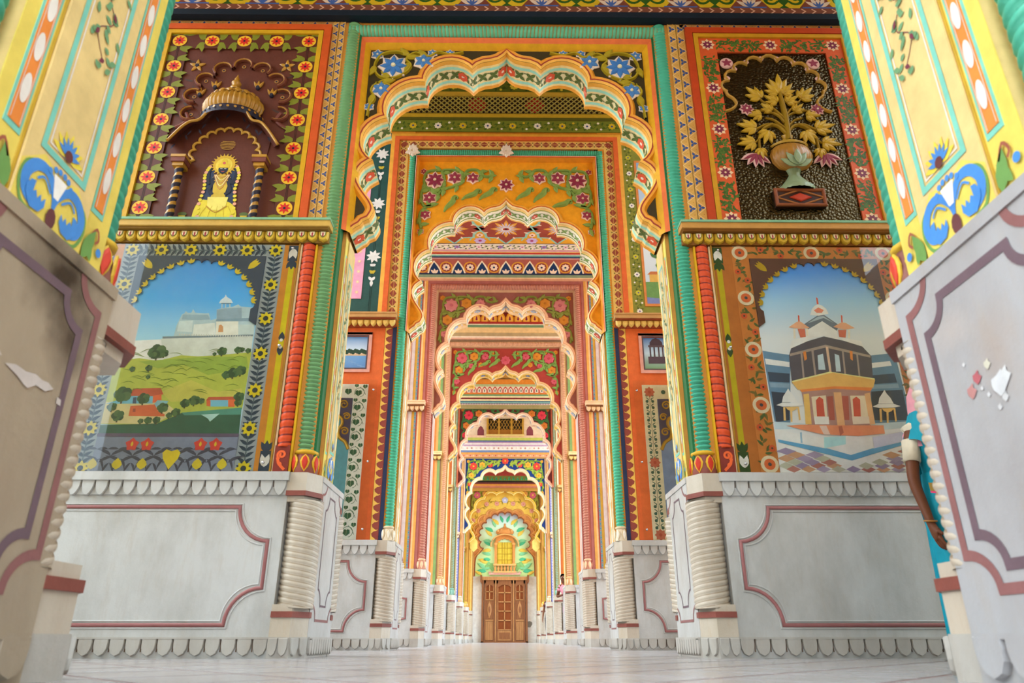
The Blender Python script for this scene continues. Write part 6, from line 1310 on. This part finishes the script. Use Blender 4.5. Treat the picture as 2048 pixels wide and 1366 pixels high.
    if s < 0:
        G1 = P('#2E6A50')
        def ivy(u, z, r): 
            b.poly(fr, [(u, z - r), (u - r * .9, z - r * .3), (u - r * .8, z + r * .5), (u - r * .3, z + r * .7), (u, z + r * .45), (u + r * .3, z + r * .7), (u + r * .8, z + r * .5), (u + r * .9, z - r * .3)], .024, G1); b.ribbon(fr, [(u, z + r * .4), (u, z - r * .8)], .004, .025, P('#A8C49A'))
        for i in range(10): z = 1.33 + i * .2; ivy(1.945, z, .05); ivy(1.862, z + .09, .034); ivy(1.975, z + .10, .03); b.ribbon(fr, spiral(1.93, z, .07, .06, -.5, .8, 14), .006, .0235, P('#4E7A60')); b.ribbon(fr, smooth_path([(1.85, z - .03), (1.88, z + .03), (1.93, z + .08)], 4), .006, .0235, P('#4E7A60'))
        for i in range(8): ivy(2.08 + i * .17, 3.15, .05)
    else:
        for i in range(22):
            z = 1.30 + i * .086
            for u, sg in ((1.875, 1), (1.95, -1)): b.disc(fr, u, z, .0235, .020, P('#3E6A5E'), 10); b.ribbon(fr, smooth_path([(u, z), (u + sg * .02, z + .03), (u - sg * .012, z + .052)], 3), .010, .0238, P('#3E6A5E'))
        for z in (1.30, 2.2, 3.15): b.flower(fr, 1.915, z, .025, .075, 8, P('#C8705A'), P('#B85A48'), wd=.055)
        for i in range(7): b.disc(fr, 2.1 + .17 * i, 3.15, .0235, .03, P('#3E6A5E'), 10)
        b.rect(fr, 1.908, 1.918, 1.26, 3.2, .0232, P('#A8A88A'))
    b.build('border_leaves', t)
    b = MB(); b.box(fr, 2.01, 3.32, 1.24, 3.05, .022, .026, P('#62B0C2' if s < 0 else '#7E9CC8')); b.build('blue_field', t)
    b = MB(); GO_ = P('#C09A3A'); b.plate(fr, smooth_path([(2.012, 3.05), (2.5, 3.05), (2.46, 2.98), (2.34, 2.95), (2.26, 2.90), (2.22, 2.82), (2.14, 2.78), (2.12, 2.70), (2.16, 2.62), (2.14, 2.52), (2.06, 2.46), (2.012, 2.36)], 3), .026, .034, P('#4A4A6A')); b.half(fr, smooth_path([(2.46, 2.98), (2.34, 2.95), (2.26, 2.90), (2.22, 2.82), (2.14, 2.78), (2.12, 2.70), (2.16, 2.62), (2.14, 2.52), (2.06, 2.46), (2.012, 2.36)], 3), .022, .03, GO_)
    for (u, v, r) in ((2.12, 2.96, .06), (2.07, 2.80, .05), (2.24, 2.99, .04), (2.08, 2.60, .055)): b.half(fr, spiral(u, v, r, r * .25, .5, 1.4, 18), .010, .034, GO_)
    b.build('gilt_bracket', t)
    b = MB(); b.box(fr, 1.70, 3.6, 1.24, 3.30, .05, .056, GLASS); b.build('glass_pane', t, label='clear glass sheet')
    for z in (1.36, 2.2, 3.16): inst(me_screw, 'screw', t, fr, 1.742, z, .056) if 'me_screw' in globals() else None
sm_ = MB(); sm_.lathe((0, 0, 0), [(.014, 0), (.015, .005), (.010, .011), (.004, .013), (.0005, .0135)], 10, STEEL); me_screw = sm_.mesh('screw', smooth=True)
for o in [o for o in bpy.data.objects if o.name.startswith('painted_wall_panel') and 'orange wall board' in o['label']]:
    s = -1 if o.location.x < 0 else 1
    for z in (1.36, 2.2, 3.16): inst(me_screw, 'screw', o, WF(2, s), 1.742, z, .056)
# ------------------------------------------------------------------ striped wall faces of the farther gateways
ST = {3: [(1.515, 1.565, '#A8645E'), (1.565, 1.61, '#D9A050'), (1.61, 1.645, '#EBCB9A'), (1.645, 1.665, '#B0483C'), (1.665, 1.70, '#6E9098', 'dots', ('#C84A3A', '#3E6A8A')), (1.70, 1.75, '#C89A3A'), (1.75, 1.82, '#C8B8B4'), (1.82, 2.3, '#B8846E')],
      4: [(1.515, 1.54, '#8A6A4A'), (1.54, 1.60, '#7E9C5A'), (1.60, 1.66, '#D9A45A'), (1.66, 1.70, '#DE7E3A'), (1.70, 1.78, '#E8C88A'), (1.78, 2.3, '#C89058')],
      5: [(1.50, 1.54, '#F0DFC0'), (1.54, 1.60, '#B8602E'), (1.60, 1.68, '#D98A34'), (1.68, 2.3, '#B8A060')],
      6: [(1.50, 1.53, '#3E5A9A'), (1.53, 1.57, '#B8A8D0', 'dots', ('#5A4A90', '#E8E0F0')), (1.57, 1.64, '#6EA890'), (1.64, 2.3, '#D8A078')],
      7: [(1.50, 1.56, '#8A8A3A'), (1.56, 1.66, '#B8802E'), (1.66, 2.3, '#C8A050')], 8: [(1.40, 1.46, '#D8A858'), (1.46, 1.56, '#B8842E'), (1.56, 2.3, '#C8A050')]}
for k, rows in ST.items():
    for s in (-1, 1):
        fr = WF(k, s); zt = FTOP[k] if k < 8 else 6.2; t = thing('striped_wall_face', 'vertical painted stripes on the %s wall face of the %s gateway' % (SIDE[s], ORD[k]), 'painted panel', fr(1.8, 1.232, 0), 'striped wall faces')
        for i, r in enumerate(rows):
            b = MB(); b.box(fr, r[0], r[1], 1.232, zt, 0, (.014, .02, .008)[i % 3], P(r[2]))
            if len(r) > 3: band(b, vfr(fr, r[0], 1.24, (.014, .02, .008)[i % 3]), zt - 1.24, r[1] - r[0], r[3], .001, r[4])
            b.build('stripe', t)
b = MB()
for k in (3, 4, 5, 6, 7):   # heads of those surrounds, over the arches
    S = SP[k]; rows = [r for r in ST[k] if r[1] <= 1.7][:3]; t = thing('painted_surround', 'striped head moulding over the %s arch' % ORD[k], 'surround', (0, YC(k) - .44, S['T']), 'striped head mouldings'); top = lambda u: S['T'] + (u - S['u'])
    for i, r in enumerate(rows):
        if top(r[1]) < FTOP[k] + .02: q = MB(); f = FC(k); q.box(f, -r[1], r[1], top(r[0]), top(r[1]), 0, .02 + .004 * i, P(r[2])); q.build('head_stripe', t)
    q = MB(); f = FC(k); z0 = top(1.5); q.box(f, -1.55, 1.55, max(S['T'] + .012, min(z0, FTOP[k] - .03)), FTOP[k], -.02, .012, P(rows[0][2])); q.build('head_fillet', t)
# second band inside the seventh arch
t = thing('inner_arch_band', 'broad yellow scalloped band with vines inside the seventh arch', 'arch', (0, YC(7) - .2, 3.4))
oc = acurve(3.5, 5.58, 6); ic = [(x * .93, z) for x, z in acurve(3.35, 4.92, 6)]
for s in (-1, 1):
    fr = WF(7, s); b = MB(); b.plate(fr, oc + [(1.40, 3.4), (1.40, 3.3)] + ic[::-1], -.40, -.34, P('#E4BE56')); b.build('yellow_band', t)
    b = MB(); b.half(fr, ic, .03, -.35, P('#C98A44'), h=.04); b.build('inner_edge', t)
    b = MB(); mid = [((x + a) / 2, (z + c_) / 2) for (x, z), (a, c_) in zip(oc, ic)]; b.ribbon(fr, mid[2:-6], .022, -.338, P('#A88A2E'))
    for i in range(3, len(mid) - 8, 2): b.leaf(fr, *mid[i], -.337, .15, .05, i * 1.3, P('#A88A2E'), curl=.4)
    b.build('band_vine', t); b = MB()
    for i in (6, 13, 20, 27): b = MB(); b.flower(fr, *mid[i], -.335, .1, 6, P('#D89A88'), P('#C87A6A'), relief=.02); b.build('band_flower', t)
    b = MB(); b.plate(fr, [(1.06, 3.35), (1.06, 3.62), (1.22, 3.78), (1.34, 3.62), (1.34, 3.35), (1.2, 3.22)], -.34, -.2, P('#F0D878')); b.build('bracket_block', t)
b = MB(); b.flower(FC(7), 0, 5.2, -.33, .13, 5, P('#B8B8D0'), P('#E8E0F0'), relief=.02); b.build('crown_flower', t)

# ------------------------------------------------------------------ end wall: door, green niche wall, balcony window
YD = 32.40
FD = Fr((0, YD, 0), (1, 0, 0), (0, 0, 1), (0, -1, 0))
w = struct('wall_back', (0, YD, 0), 'end wall of the corridor'); b = MB(); b.box(FD, -2.5, 2.5, 0, 2.66, -.2, 0, P('#FAF6EE', .6)); b.build('white_wall', w)
b = MB(); b.box(FD, -2.5, 2.5, 2.66, 6.5, -.2, 0, grad('green_wall', [(0, '#CCF4A0'), (.3, '#D0F8B4'), (.55, '#D8FAE0'), (.72, '#C4D4FF'), (1, '#B0B8FF')])); b.build('green_wall', w)
b = MB(); b.poly(FD, [(1.06 + .12 * math.cos(a * .7) * (1 + .3 * math.sin(a * 2.1)), .72 + .13 * math.sin(a * .7)) for a in range(9)], .002, P('#8E8A80', .8)); b.build('bare_patch', w)
t = thing('scalloped_surround', 'brown scalloped surround framing the pale green end wall', 'surround', (0, YD - .35, 2.66))
cx, cz = 0, 4.28; sc = []
for i in range(7):
    a0 = math.radians(-28 + 118 * i / 7); a1 = math.radians(-28 + 118 * (i + 1) / 7)
    p0 = (1.06 * math.cos(a0), cz + 1.0 * math.sin(a0)); p1 = (1.06 * math.cos(a1), cz + 1.0 * math.sin(a1)); m = ((p0[0] + p1[0]) / 2 * 1.11, cz + ((p0[1] + p1[1]) / 2 - cz) * 1.13); sc += arc3(p0, m, p1, 5)[:-1]
sc.append((0, cz + 1.0)); lowc = smooth_path([(1.30, 2.66), (1.29, 3.2), (1.22, 3.5), (1.06, 3.66), (sc[0][0], sc[0][1])], 4)[:-1]; inner = lowc + sc
for s in (-1, 1):
    f = Fr((0, YD, 0), (s, 0, 0), (0, 0, 1), (0, -1, 0)); b = MB(); b.plate(f, inner + [(0, 6.2), (1.42, 6.2), (1.42, 2.66)], .0, .30, P('#D08A50')); b.build('brown_plate', t)
    b = MB(); b.half(f, inner, .02, .29, P('#8A4E2C'), h=.03); out = [(min(1.37, x * 1.13 + (.03 if i < 8 else 0)), cz + (z - cz) * 1.14 if z > 3.5 else z) for i, (x, z) in enumerate(inner)]; b.half(f, out, .03, .29, P('#D8984E'), h=.04); b.build('edge_bead', t)
# painted leaves on the green wall
t = thing('leaf_relief', 'teal and yellow leaves fanning round the balcony window on the green wall', 'relief', (0, YD - .02, 2.7))
rnd = random.Random(21)
for s in (-1, 1):
    f = Fr((0, YD, 0), (s, 0, 0), (0, 0, 1), (0, -1, 0))
    for i, (u, z, a, L) in enumerate(((.1, 4.95, 1.45, .34), (.28, 4.85, 1.0, .4), (.42, 4.75, 1.3, .34), (.52, 4.55, .7, .42), (.58, 4.35, 1.0, .4), (.6, 4.12, .4, .38), (.62, 3.95, .75, .36), (.6, 3.75, .15, .4), (.62, 3.55, .5, .4), (.62, 3.35, .2, .42), (.7, 3.2, .6, .5), (.85, 2.95, .9, .44), (.8, 2.85, .35, .42), (1.0, 2.72, .7, .36), (.62, 3.0, .1, .36))):
        b = MB(); b.leaf(f, u, z, .004, L, L * .42, a, P(('#54C896', '#F0D45A', '#8CDCA4')[i % 3]), .03, curl=-.25); b.build('wall_leaf', t)
    b = MB()
    for q in range(7): b.bplate(f, [(.66 + .12 * math.cos(q) + .09 * math.cos(j), 3.08 + .12 * math.sin(q * 1.7) + .09 * math.sin(j)) for j in range(6)], .004, .03, P('#8FCB7E'))
    b.build('round_bush', t)
# balcony window
t = thing('balcony_window', 'orange carved balcony window with dome and baluster rail on the green wall', 'window', (0, YD, 2.74)); OR = P('#DE9650'); OR2 = P('#EEB06A')
b = MB(); b.rect(FD, -.33, .33, 3.12, 4.1, .01, P('#E8D04A')); b.build('yellow_shutter', t)
b = MB()
for x in (-.33, -.11, .11, .33, 0): b.box(FD, x - .012, x + .012, 3.12, 4.1, .01, .035, P('#B8952A'))
for z in (3.35, 3.6, 3.85): b.box(FD, -.33, .33, z - .01, z + .01, .01, .03, P('#B8952A'))
b.build('shutter_bars', t)
for x in (-.40, .40): b = MB(); b.box(FD, x - .055, x + .055, 3.12, 4.05, 0, .14, OR); b.box(FD, x - .07, x + .07, 3.12, 3.2, 0, .16, OR2); b.box(FD, x - .07, x + .07, 3.98, 4.06, 0, .16, OR2); b.build('side_post', t)
sa = scallop_arch(0, 3.95, 4.2, .32, 7); b = MB(); mid = len(sa) // 2
b.plate(FD, sa[:mid + 1] + [(0, 4.42), (-.36, 4.34), (-.44, 4.05), (-.44, 3.95)], 0, .12, OR); b.plate(FD, sa[mid:] + [(.44, 3.95), (.44, 4.05), (.36, 4.34), (0, 4.42)], 0, .12, OR); b.build('arched_head', t)
ev = [(.60 * math.cos(a), 4.0 + .46 * math.sin(a)) for a in [PI * (-.05 + 1.1 * i / 16) for i in range(17)]]; n = len(ev)
b = MB(); b.add([FD(u, v, .02) for u, v in ev] + [FD(u * 1.02, v - .05, .30) for u, v in ev], [[i, i + 1, n + i + 1, n + i] for i in range(n - 1)], OR2); b.tube([FD(u * 1.02, v - .05, .30) for u, v in ev], .03, OR2, 6); b.build('curved_eave', t, smooth=True)
b = MB(); b.lathe((0, YD - .02, 4.44), [(.36, 0), (.40, .06), (.40, .14), (.3, .22), (.16, .28), (.06, .31), (.07, .34), (.03, .38), (.05, .42), (0, .5)], 24, OR, PI, 2 * PI, 1, .6, flute=.06, nf=20)
for x in (-.3, -.15, .15, .3): b.leaf(FD, x, 4.5, .2, .16, .08, PI / 2, OR2, .03)
b.build('dome', t, smooth=True)
b = MB(); b.box(FD, -.50, .50, 3.09, 3.15, 0, .26, OR2); b.box(FD, -.48, .48, 2.80, 2.86, 0, .24, OR2); b.box(FD, -.68, .68, 2.72, 2.80, 0, .14, P('#E8B0A0'))
for i in range(8): x = -.66 + i * .19; b.bplate(FD, [(x - .07, 2.80), (x + .07, 2.80), (x + .05, 2.85), (x, 2.87), (x - .05, 2.85)], .02, .1, P('#E8B0A0'))
b.build('rails', t); bm_ = MB(); bm_.lathe((0, 0, 0), [(.035, 0), (.05, .02), (.03, .05), (.055, .10), (.05, .14), (.025, .19), (.04, .23)], 10, OR); me = bm_.mesh('baluster', smooth=True)
for i in range(7): o = bpy.data.objects.new('baluster', me); COL.objects.link(o); o.parent = t; o.location = (-.42 + i * .14, -.18, 2.86 - 2.74)
# the wooden door
d = struct('door_1', (0, YD, 0), 'carved brown wooden double-height door at the end of the corridor'); WD = wood('door_wood', '#985C2E', '#784620'); WL = wood('door_wood_light', '#C48A50', '#A06A38'); GLS = P('#84421A', .5)
b = MB(); b.box(FD, -1.0, 1.0, 2.50, 2.64, 0, .14, WL)
for s in (-1, 1): b.box(FD, *sorted((s * .90, s * .99)), 0, 2.5, 0, .12, WD); b.box(FD, *sorted((s * .36, s * .41)), 0, 2.5, 0, .10, WL); b.plate(FD, [(s * .98, 2.70), (s * 1.06, 2.70), (s * 1.06, 2.44), (s * 1.02, 2.36), (s * .98, 2.40)], 0, .2, WD)
b.box(FD, -1.0, 1.0, 0, .05, 0, .12, WD); b.build('door_frame', d)
def panes(x0, x1, z0, z1, nx, nz, par):
    b = MB(); b.box(FD, x0, x1, z0, z1, .015, .022, GLS); b.build('glass', par)
    b = MB()
    for i in range(nx + 1): x = x0 + (x1 - x0) * i / nx; b.box(FD, x - .022, x + .022, z0, z1, .02, .06, WL)
    for i in range(nz + 1): z = z0 + (z1 - z0) * i / nz; b.box(FD, x0, x1, z - .022, z + .022, .02, .06, WL)
    b.build('glazing_bars', par)
for nm, x0, x1 in (('side_leaf', -.88, -.42), ('side_leaf', .42, .88), ('door_leaf', -.35, .35)):
    lf = thing_part(nm, d); c_ = (x0 + x1) / 2; b = MB(); b.box(FD, x0, x1, .05, 2.5, -.02, .015, WD); b.box(FD, x0, x0 + .06, .05, 2.5, .015, .07, WD); b.box(FD, x1 - .06, x1, .05, 2.5, .015, .07, WD); b.box(FD, x0, x1, 2.36, 2.5, .015, .07, WD); b.build('leaf_board', lf)
    if nm == 'door_leaf': panes(x0 + .06, x1 - .06, .5, 2.36, 2, 5, lf); b = MB(); b.box(FD, x0 + .06, x1 - .06, .08, .46, .015, .05, WL); b.box(FD, x0 + .12, x1 - .12, .14, .4, .05, .065, WD); b.build('kick_panel', lf)
    else:
        panes(x0 + .06, x1 - .06, 1.7, 2.36, 2, 2, lf); b = MB(); b.box(FD, x0 + .06, x1 - .06, .92, 1.66, .015, .04, WD); b.bplate(FD, [(c_ + .09 * math.cos(q * PI / 8), 1.3 + .28 * math.sin(q * PI / 8)) for q in range(16)], .04, .075, WL); b.bplate(FD, [(c_ + .04 * math.cos(q * PI / 4), 1.3 + .14 * math.sin(q * PI / 4)) for q in range(8)], .075, .09, WD)
        for z in (1.0, 1.6): b.bplate(FD, [(c_ - .05, z), (c_, z + .04), (c_ + .05, z), (c_, z - .04)], .04, .07, WL)
        b.build('carved_panel', lf); b = MB()
        for i in range(4): x = x0 + .07 + i * .082; b.box(FD, x, x + .074, .1, .84, .015, .045, WL)
        b.box(FD, x0 + .05, x1 - .05, .85, .91, .015, .07, WL); b.build('lower_boards', lf)
    hw_ = (x1 - x0) / 2 - .06; sa = [(c_ - hw_ * math.cos(PI * i / 12), 2.14 + .17 * math.sin(PI * i / 12)) for i in range(13)]; b = MB(); b.plate(FD, sa + [(x1 - .06, 2.44), (x0 + .06, 2.44)], .03, .072, WD); b.build('arched_rail', lf)
# ------------------------------------------------------------------ people
def skin_body(name, parent, J, E, mat, org):
    """one continuous body: joints J {name: (x, y, z, r)}, edges E"""
    ids = list(J); me = bpy.data.meshes.new(name); me.from_pydata([Vector(J[i][:3]) + org - ORG[parent.name] for i in ids], [(ids.index(a), ids.index(b)) for a, b in E], [])
    ob = bpy.data.objects.new(name, me); COL.objects.link(ob); ob.parent = parent; ORG[ob.name] = ORG[parent.name]; me.materials.append(mat)
    sk = ob.modifiers.new('skin', 'SKIN'); sk.use_smooth_shade = True; 
    for i, n in enumerate(ids):
        r = J[n][3]; r = r if isinstance(r, tuple) else (r, r); me.skin_vertices[0].data[i].radius = r; me.skin_vertices[0].data[i].use_root = (n == 'pelvis')
    ss = ob.modifiers.new('sub', 'SUBSURF'); ss.levels = 2; ss.render_levels = 2; return ob
def person(label, loc, rot, cloth, arm=None, lean=0, hgt=1.0, slv=.45, scarf=None, group=None, hair='#17120F', sari=False, skin='#6E4029'):
    t = thing('person', label, 'person', loc, group); org = Vector(loc); c, s = math.cos(rot), math.sin(rot)
    R = lambda x, y, z: (x * c - y * s + lean * max(0, z - .9) * 1.0, x * s + y * c, z * hgt)
    J = {}; E = []
    def add(n, x, y, z, r, to=None):
        J[n] = (*R(x, y, z), r)
        if to: E.append((to, n))
    add('pelvis', 0, 0, .92, (.14, .11)); add('spine', 0, .01, 1.08, (.115, .09), 'pelvis'); add('chest', 0, .01, 1.25, (.135, .10), 'spine'); add('neckbase', 0, .015, 1.36, (.075, .07), 'chest'); add('neck', 0, .005, 1.42, .05, 'neckbase'); add('jaw', 0, -.02, 1.475, (.062, .07), 'neck'); add('head', 0, -.005, 1.54, (.078, .09), 'jaw'); add('crown', 0, 0, 1.60, (.06, .07), 'head')
    A = arm or {-1: ((-.235, .02, 1.06), (-.25, -.04, .83), (-.25, -.055, .76)), 1: ((.235, .02, 1.06), (.25, -.04, .83), (.25, -.055, .76))}
    for sg, q in ((-1, 'l'), (1, 'r')):
        el, wr, pa = A[sg]
        add('sh' + q, sg * .165, .015, 1.335, .052, 'neckbase'); add('el' + q, *el, .038, 'sh' + q); add('wr' + q, *wr, .026, 'el' + q); add('pa' + q, *pa, (.036, .022), 'wr' + q)
        d = Vector(pa) - Vector(wr); d.normalize(); lat = Vector((0, -1, 0)); lat = (lat - d * lat.dot(d)).normalized(); bend = Vector((-sg * 1.0, 0, 0)); p = Vector(pa)
        for i in range(4):
            o = lat * (.026 - .0175 * i); L = (.030, .034, .032, .026)[i]; f1 = p + o + d * .035; f2 = f1 + d * L + bend * .006; f3 = f2 + d * L * .7 + bend * .018
            add('f%d%s' % (i, q), *f1, .0105, 'pa' + q); add('g%d%s' % (i, q), *f2, .0095, 'f%d%s' % (i, q)); add('h%d%s' % (i, q), *f3, .008, 'g%d%s' % (i, q))
        th = p + lat * .035 - d * .012; add('t1' + q, *th, .012, 'pa' + q); add('t2' + q, *(th + lat * .012 + d * .03 + bend * .012), .0095, 't1' + q)
        add('hip' + q, sg * .09, 0, .84, .098, 'pelvis'); add('kn' + q, sg * .095, -.02, .47, .06, 'hip' + q); add('an' + q, sg * .095, .02, .09, .036, 'kn' + q); add('ball' + q, sg * .10, -.09, .035, (.04, .026), 'an' + q); add('toe' + q, sg * .105, -.155, .025, (.036, .018), 'ball' + q)
    skin_body('body', t, J, E, P(skin, .5), org)
    W = lambda x, y, z: org + Vector(R(x, y, z))
    b = MB(); m = P(hair, .5); rows = []
    for i in range(7):
        ph = PI * .5 * i / 6; rows.append([W(.092 * math.cos(ph) * math.cos(a), .012 + .106 * math.cos(ph) * math.sin(a), 1.545 + .098 * math.sin(ph)) for a in [PI * (-.12 + 1.24 * j / 14) for j in range(15)]])
    low = [W(.085 * math.cos(a), .02 + .10 * math.sin(a), 1.42 if not scarf else 1.45) for a in [PI * (-.12 + 1.24 * j / 14) for j in range(15)]]; rows.insert(0, low)
    b.add([p for r in rows for p in r], [[i * 15 + j, i * 15 + j + 1, (i + 1) * 15 + j + 1, (i + 1) * 15 + j] for i in range(7) for j in range(14)], m)
    if not scarf: b.tube([W(0, .10, 1.5), W(0, .125, 1.38), W(.02, .13, 1.22), W(.02, .11, 1.08)], .045, m, 8, lambda q: 1 - .6 * q * q)
    b.build('hair', t, smooth=True)
    b = MB()
    for sg in (-1, 1): b.lathe(W(sg * .03, -.083, 1.545), [(.0, -.007), (.009, -.004), (.012, 0), (.009, .004), (0, .007)], 8, P('#E8E2DA')); b.lathe(W(sg * .03, -.093, 1.545), [(.0, -.004), (.005, 0), (0, .004)], 8, P('#20140E'))
    b.build('eyes', t); b = MB(); b.tube([W(0, -.088, 1.545), W(0, -.108, 1.51), W(0, -.098, 1.502)], .011, P(skin, .5), 6); b.build('nose', t, smooth=True); b = MB(); b.tube([W(-.022, -.088, 1.468), W(0, -.096, 1.466), W(.022, -.088, 1.468)], .006, P('#8A3E38'), 6); b.build('lips', t, smooth=True)
    def shell(nm, prof, mat, n=28, fold=0, nf=0, open_=None):
        b = MB(); pts = []
        for z, rx, ry, cy in prof:
            for i in range(n):
                a = 2 * PI * i / n; k = 1 + fold * math.sin(a * nf + z * 3) * min(1, max(0, (1.0 - z) * 2)); pts.append(W(rx * k * math.cos(a), cy + ry * k * math.sin(a), z))
        b.add(pts, [[j * n + i, j * n + (i + 1) % n, (j + 1) * n + (i + 1) % n, (j + 1) * n + i] for j in range(len(prof) - 1) for i in range(n)], mat); return b.build(nm, t, smooth=True)
    top, bot = cloth
    shell('blouse', [(1.02, .135, .11, .01), (1.12, .142, .12, .0), (1.22, .158, .135, -.01), (1.30, .168, .12, .0), (1.36, .12, .085, .012), (1.395, .075, .065, .01)], P(top, .7))
    for sg, q in ((-1, 'l'), (1, 'r')):
        b = MB(); p0 = Vector((sg * .13, .015, 1.345)); p1 = Vector((sg * .17, .015, 1.33)); el = Vector(A[sg][0]); p2 = p1.lerp(el, slv)
        b.tube([W(*p0), W(*p1), W(*p1.lerp(el, .2)), W(*p2)], .055, P(top if not sari else '#E3D6BC', .7), 10, lambda k: 1.05 - .1 * k); b.build('sleeve', t, smooth=True)
    if sari:
        shell('sari_skirt', [(.02, .20, .19, .0), (.3, .19, .18, 0), (.6, .185, .17, 0), (.86, .18, .155, .005), (1.0, .155, .128, .008), (1.06, .148, .122, .01)], P(bot, .6), 56, .045, 14)
        b = MB(); L = [(.20, -.08, .66), (.13, -.175, .86), (.04, -.175, 1.06), (-.05, -.165, 1.20), (-.14, -.10, 1.34), (-.155, .05, 1.36), (-.10, .15, 1.22), (-.05, .18, .95), (.0, .2, .7)]; pl = smooth_path(L, 4); wd = .17
        P1 = [W(x + .02, y - .012 if y < 0 else y + .012, z + wd * .5) for x, y, z in pl]; P2 = [W(x - .055, y - .02 if y < 0 else y + .02, z - wd * .6) for x, y, z in pl]; n = len(pl)
        b.add(P1 + P2, [[i, i + 1, n + i + 1, n + i] for i in range(n - 1)], P(bot, .6)); b.build('sari_drape', t, smooth=True)
        b = MB(); bd = [P('#9A7A34', .5), P('#D8386A', .6), P('#C8A848', .5)]
        for j, (o0, o1, mm) in enumerate(((0, .03, bd[0]), (.03, .055, bd[2]), (.055, .075, bd[1]))):
            q = [(-.02, -.215, .05), (-.03, -.205, .3), (-.035, -.192, .55), (-.05, -.178, .8), (-.07, -.155, .98)]; q = smooth_path(q, 4)
            A1 = [W(x - o0 + .03, y - .03, z) for x, y, z in q]; A2 = [W(x - o1 + .03, y - .03, z) for x, y, z in q]; n = len(q); b.add(A1 + A2, [[i, i + 1, n + i + 1, n + i] for i in range(n - 1)], mm)
        q = smooth_path([(-.2, -.10, .98), (-.12, -.165, .965), (-.03, -.175, .99)], 4); b.add([W(x, y - .012, z) for x, y, z in q] + [W(x, y - .016, z - .05) for x, y, z in q], [[i, i + 1, len(q) + i + 1, len(q) + i] for i in range(len(q) - 1)], bd[0]); b.add([W(x, y - .014, z - .05) for x, y, z in q] + [W(x, y - .016, z - .062) for x, y, z in q], [[i, i + 1, len(q) + i + 1, len(q) + i] for i in range(len(q) - 1)], bd[1])
        b.build('sari_border', t); b = MB(); wr = A[-1][1]; p = W(wr[0], wr[1], wr[2] + .015)
        b.tube([p + Vector((.034 * math.cos(a), .034 * math.sin(a), .006 * math.sin(a))) for a in [2 * PI * i / 16 for i in range(17)]], .006, P('#A8702A', .3), 6); b.build('bangle', t, smooth=True)
    else: shell('trousers', [(.06, .13, .10, .0), (.45, .16, .12, 0), (.8, .185, .14, 0), (.95, .16, .125, .0), (1.04, .145, .115, .005)], P(bot, .7))
    if scarf:
        b = MB(); pr = [(1.22, .21, .15, .05), (1.32, .19, .15, .045), (1.42, .125, .13, .04), (1.50, .12, .135, .03), (1.58, .112, .13, .025), (1.64, .085, .10, .02), (1.672, .04, .05, .02)]; n = 24; pts = []
        for z, rx, ry, cy in pr:
            for i in range(n + 1): a = PI * (-.27 + 1.54 * i / n); pts.append(W(rx * math.cos(a), cy + ry * math.sin(a), z))
        b.add(pts, [[j * (n + 1) + i, j * (n + 1) + i + 1, (j + 1) * (n + 1) + i + 1, (j + 1) * (n + 1) + i] for j in range(len(pr) - 1) for i in range(n)], P(scarf, .8)); b.build('head_scarf', t, smooth=True)
    return t
person('woman in a teal sari and pink head scarf standing by the right foreground pier', (2.845, 4.5, 0), 0.0, ('#0F8FA6', '#0F97AE'), sari=True, scarf='#E9A0AC', hgt=1.04, slv=.62, arm={-1: ((-.225, .0, 1.01), (-.215, -.07, .745), (-.205, -.085, .68)), 1: ((.235, .02, 1.06), (.23, -.05, .84), (.22, -.065, .77))})
person('far visitor in a pink top with long black hair leaning out on the right', (1.62, 18.6, 0), -.5, ('#D88A9A', '#E07AB0'), lean=-.22, hair='#0E0C0E', arm={-1: ((-.27, -.06, 1.10), (-.10, -.2, 1.12), (-.04, -.22, 1.13)), 1: ((.235, .02, 1.06), (.25, -.04, .83), (.25, -.055, .76))})
person('farthest visitor in a dark maroon top half hidden by the right piers', (1.62, 27.1, 0), -.3, ('#5A2A34', '#2E2A34'), hair='#120E0E', skin='#8A5A40')
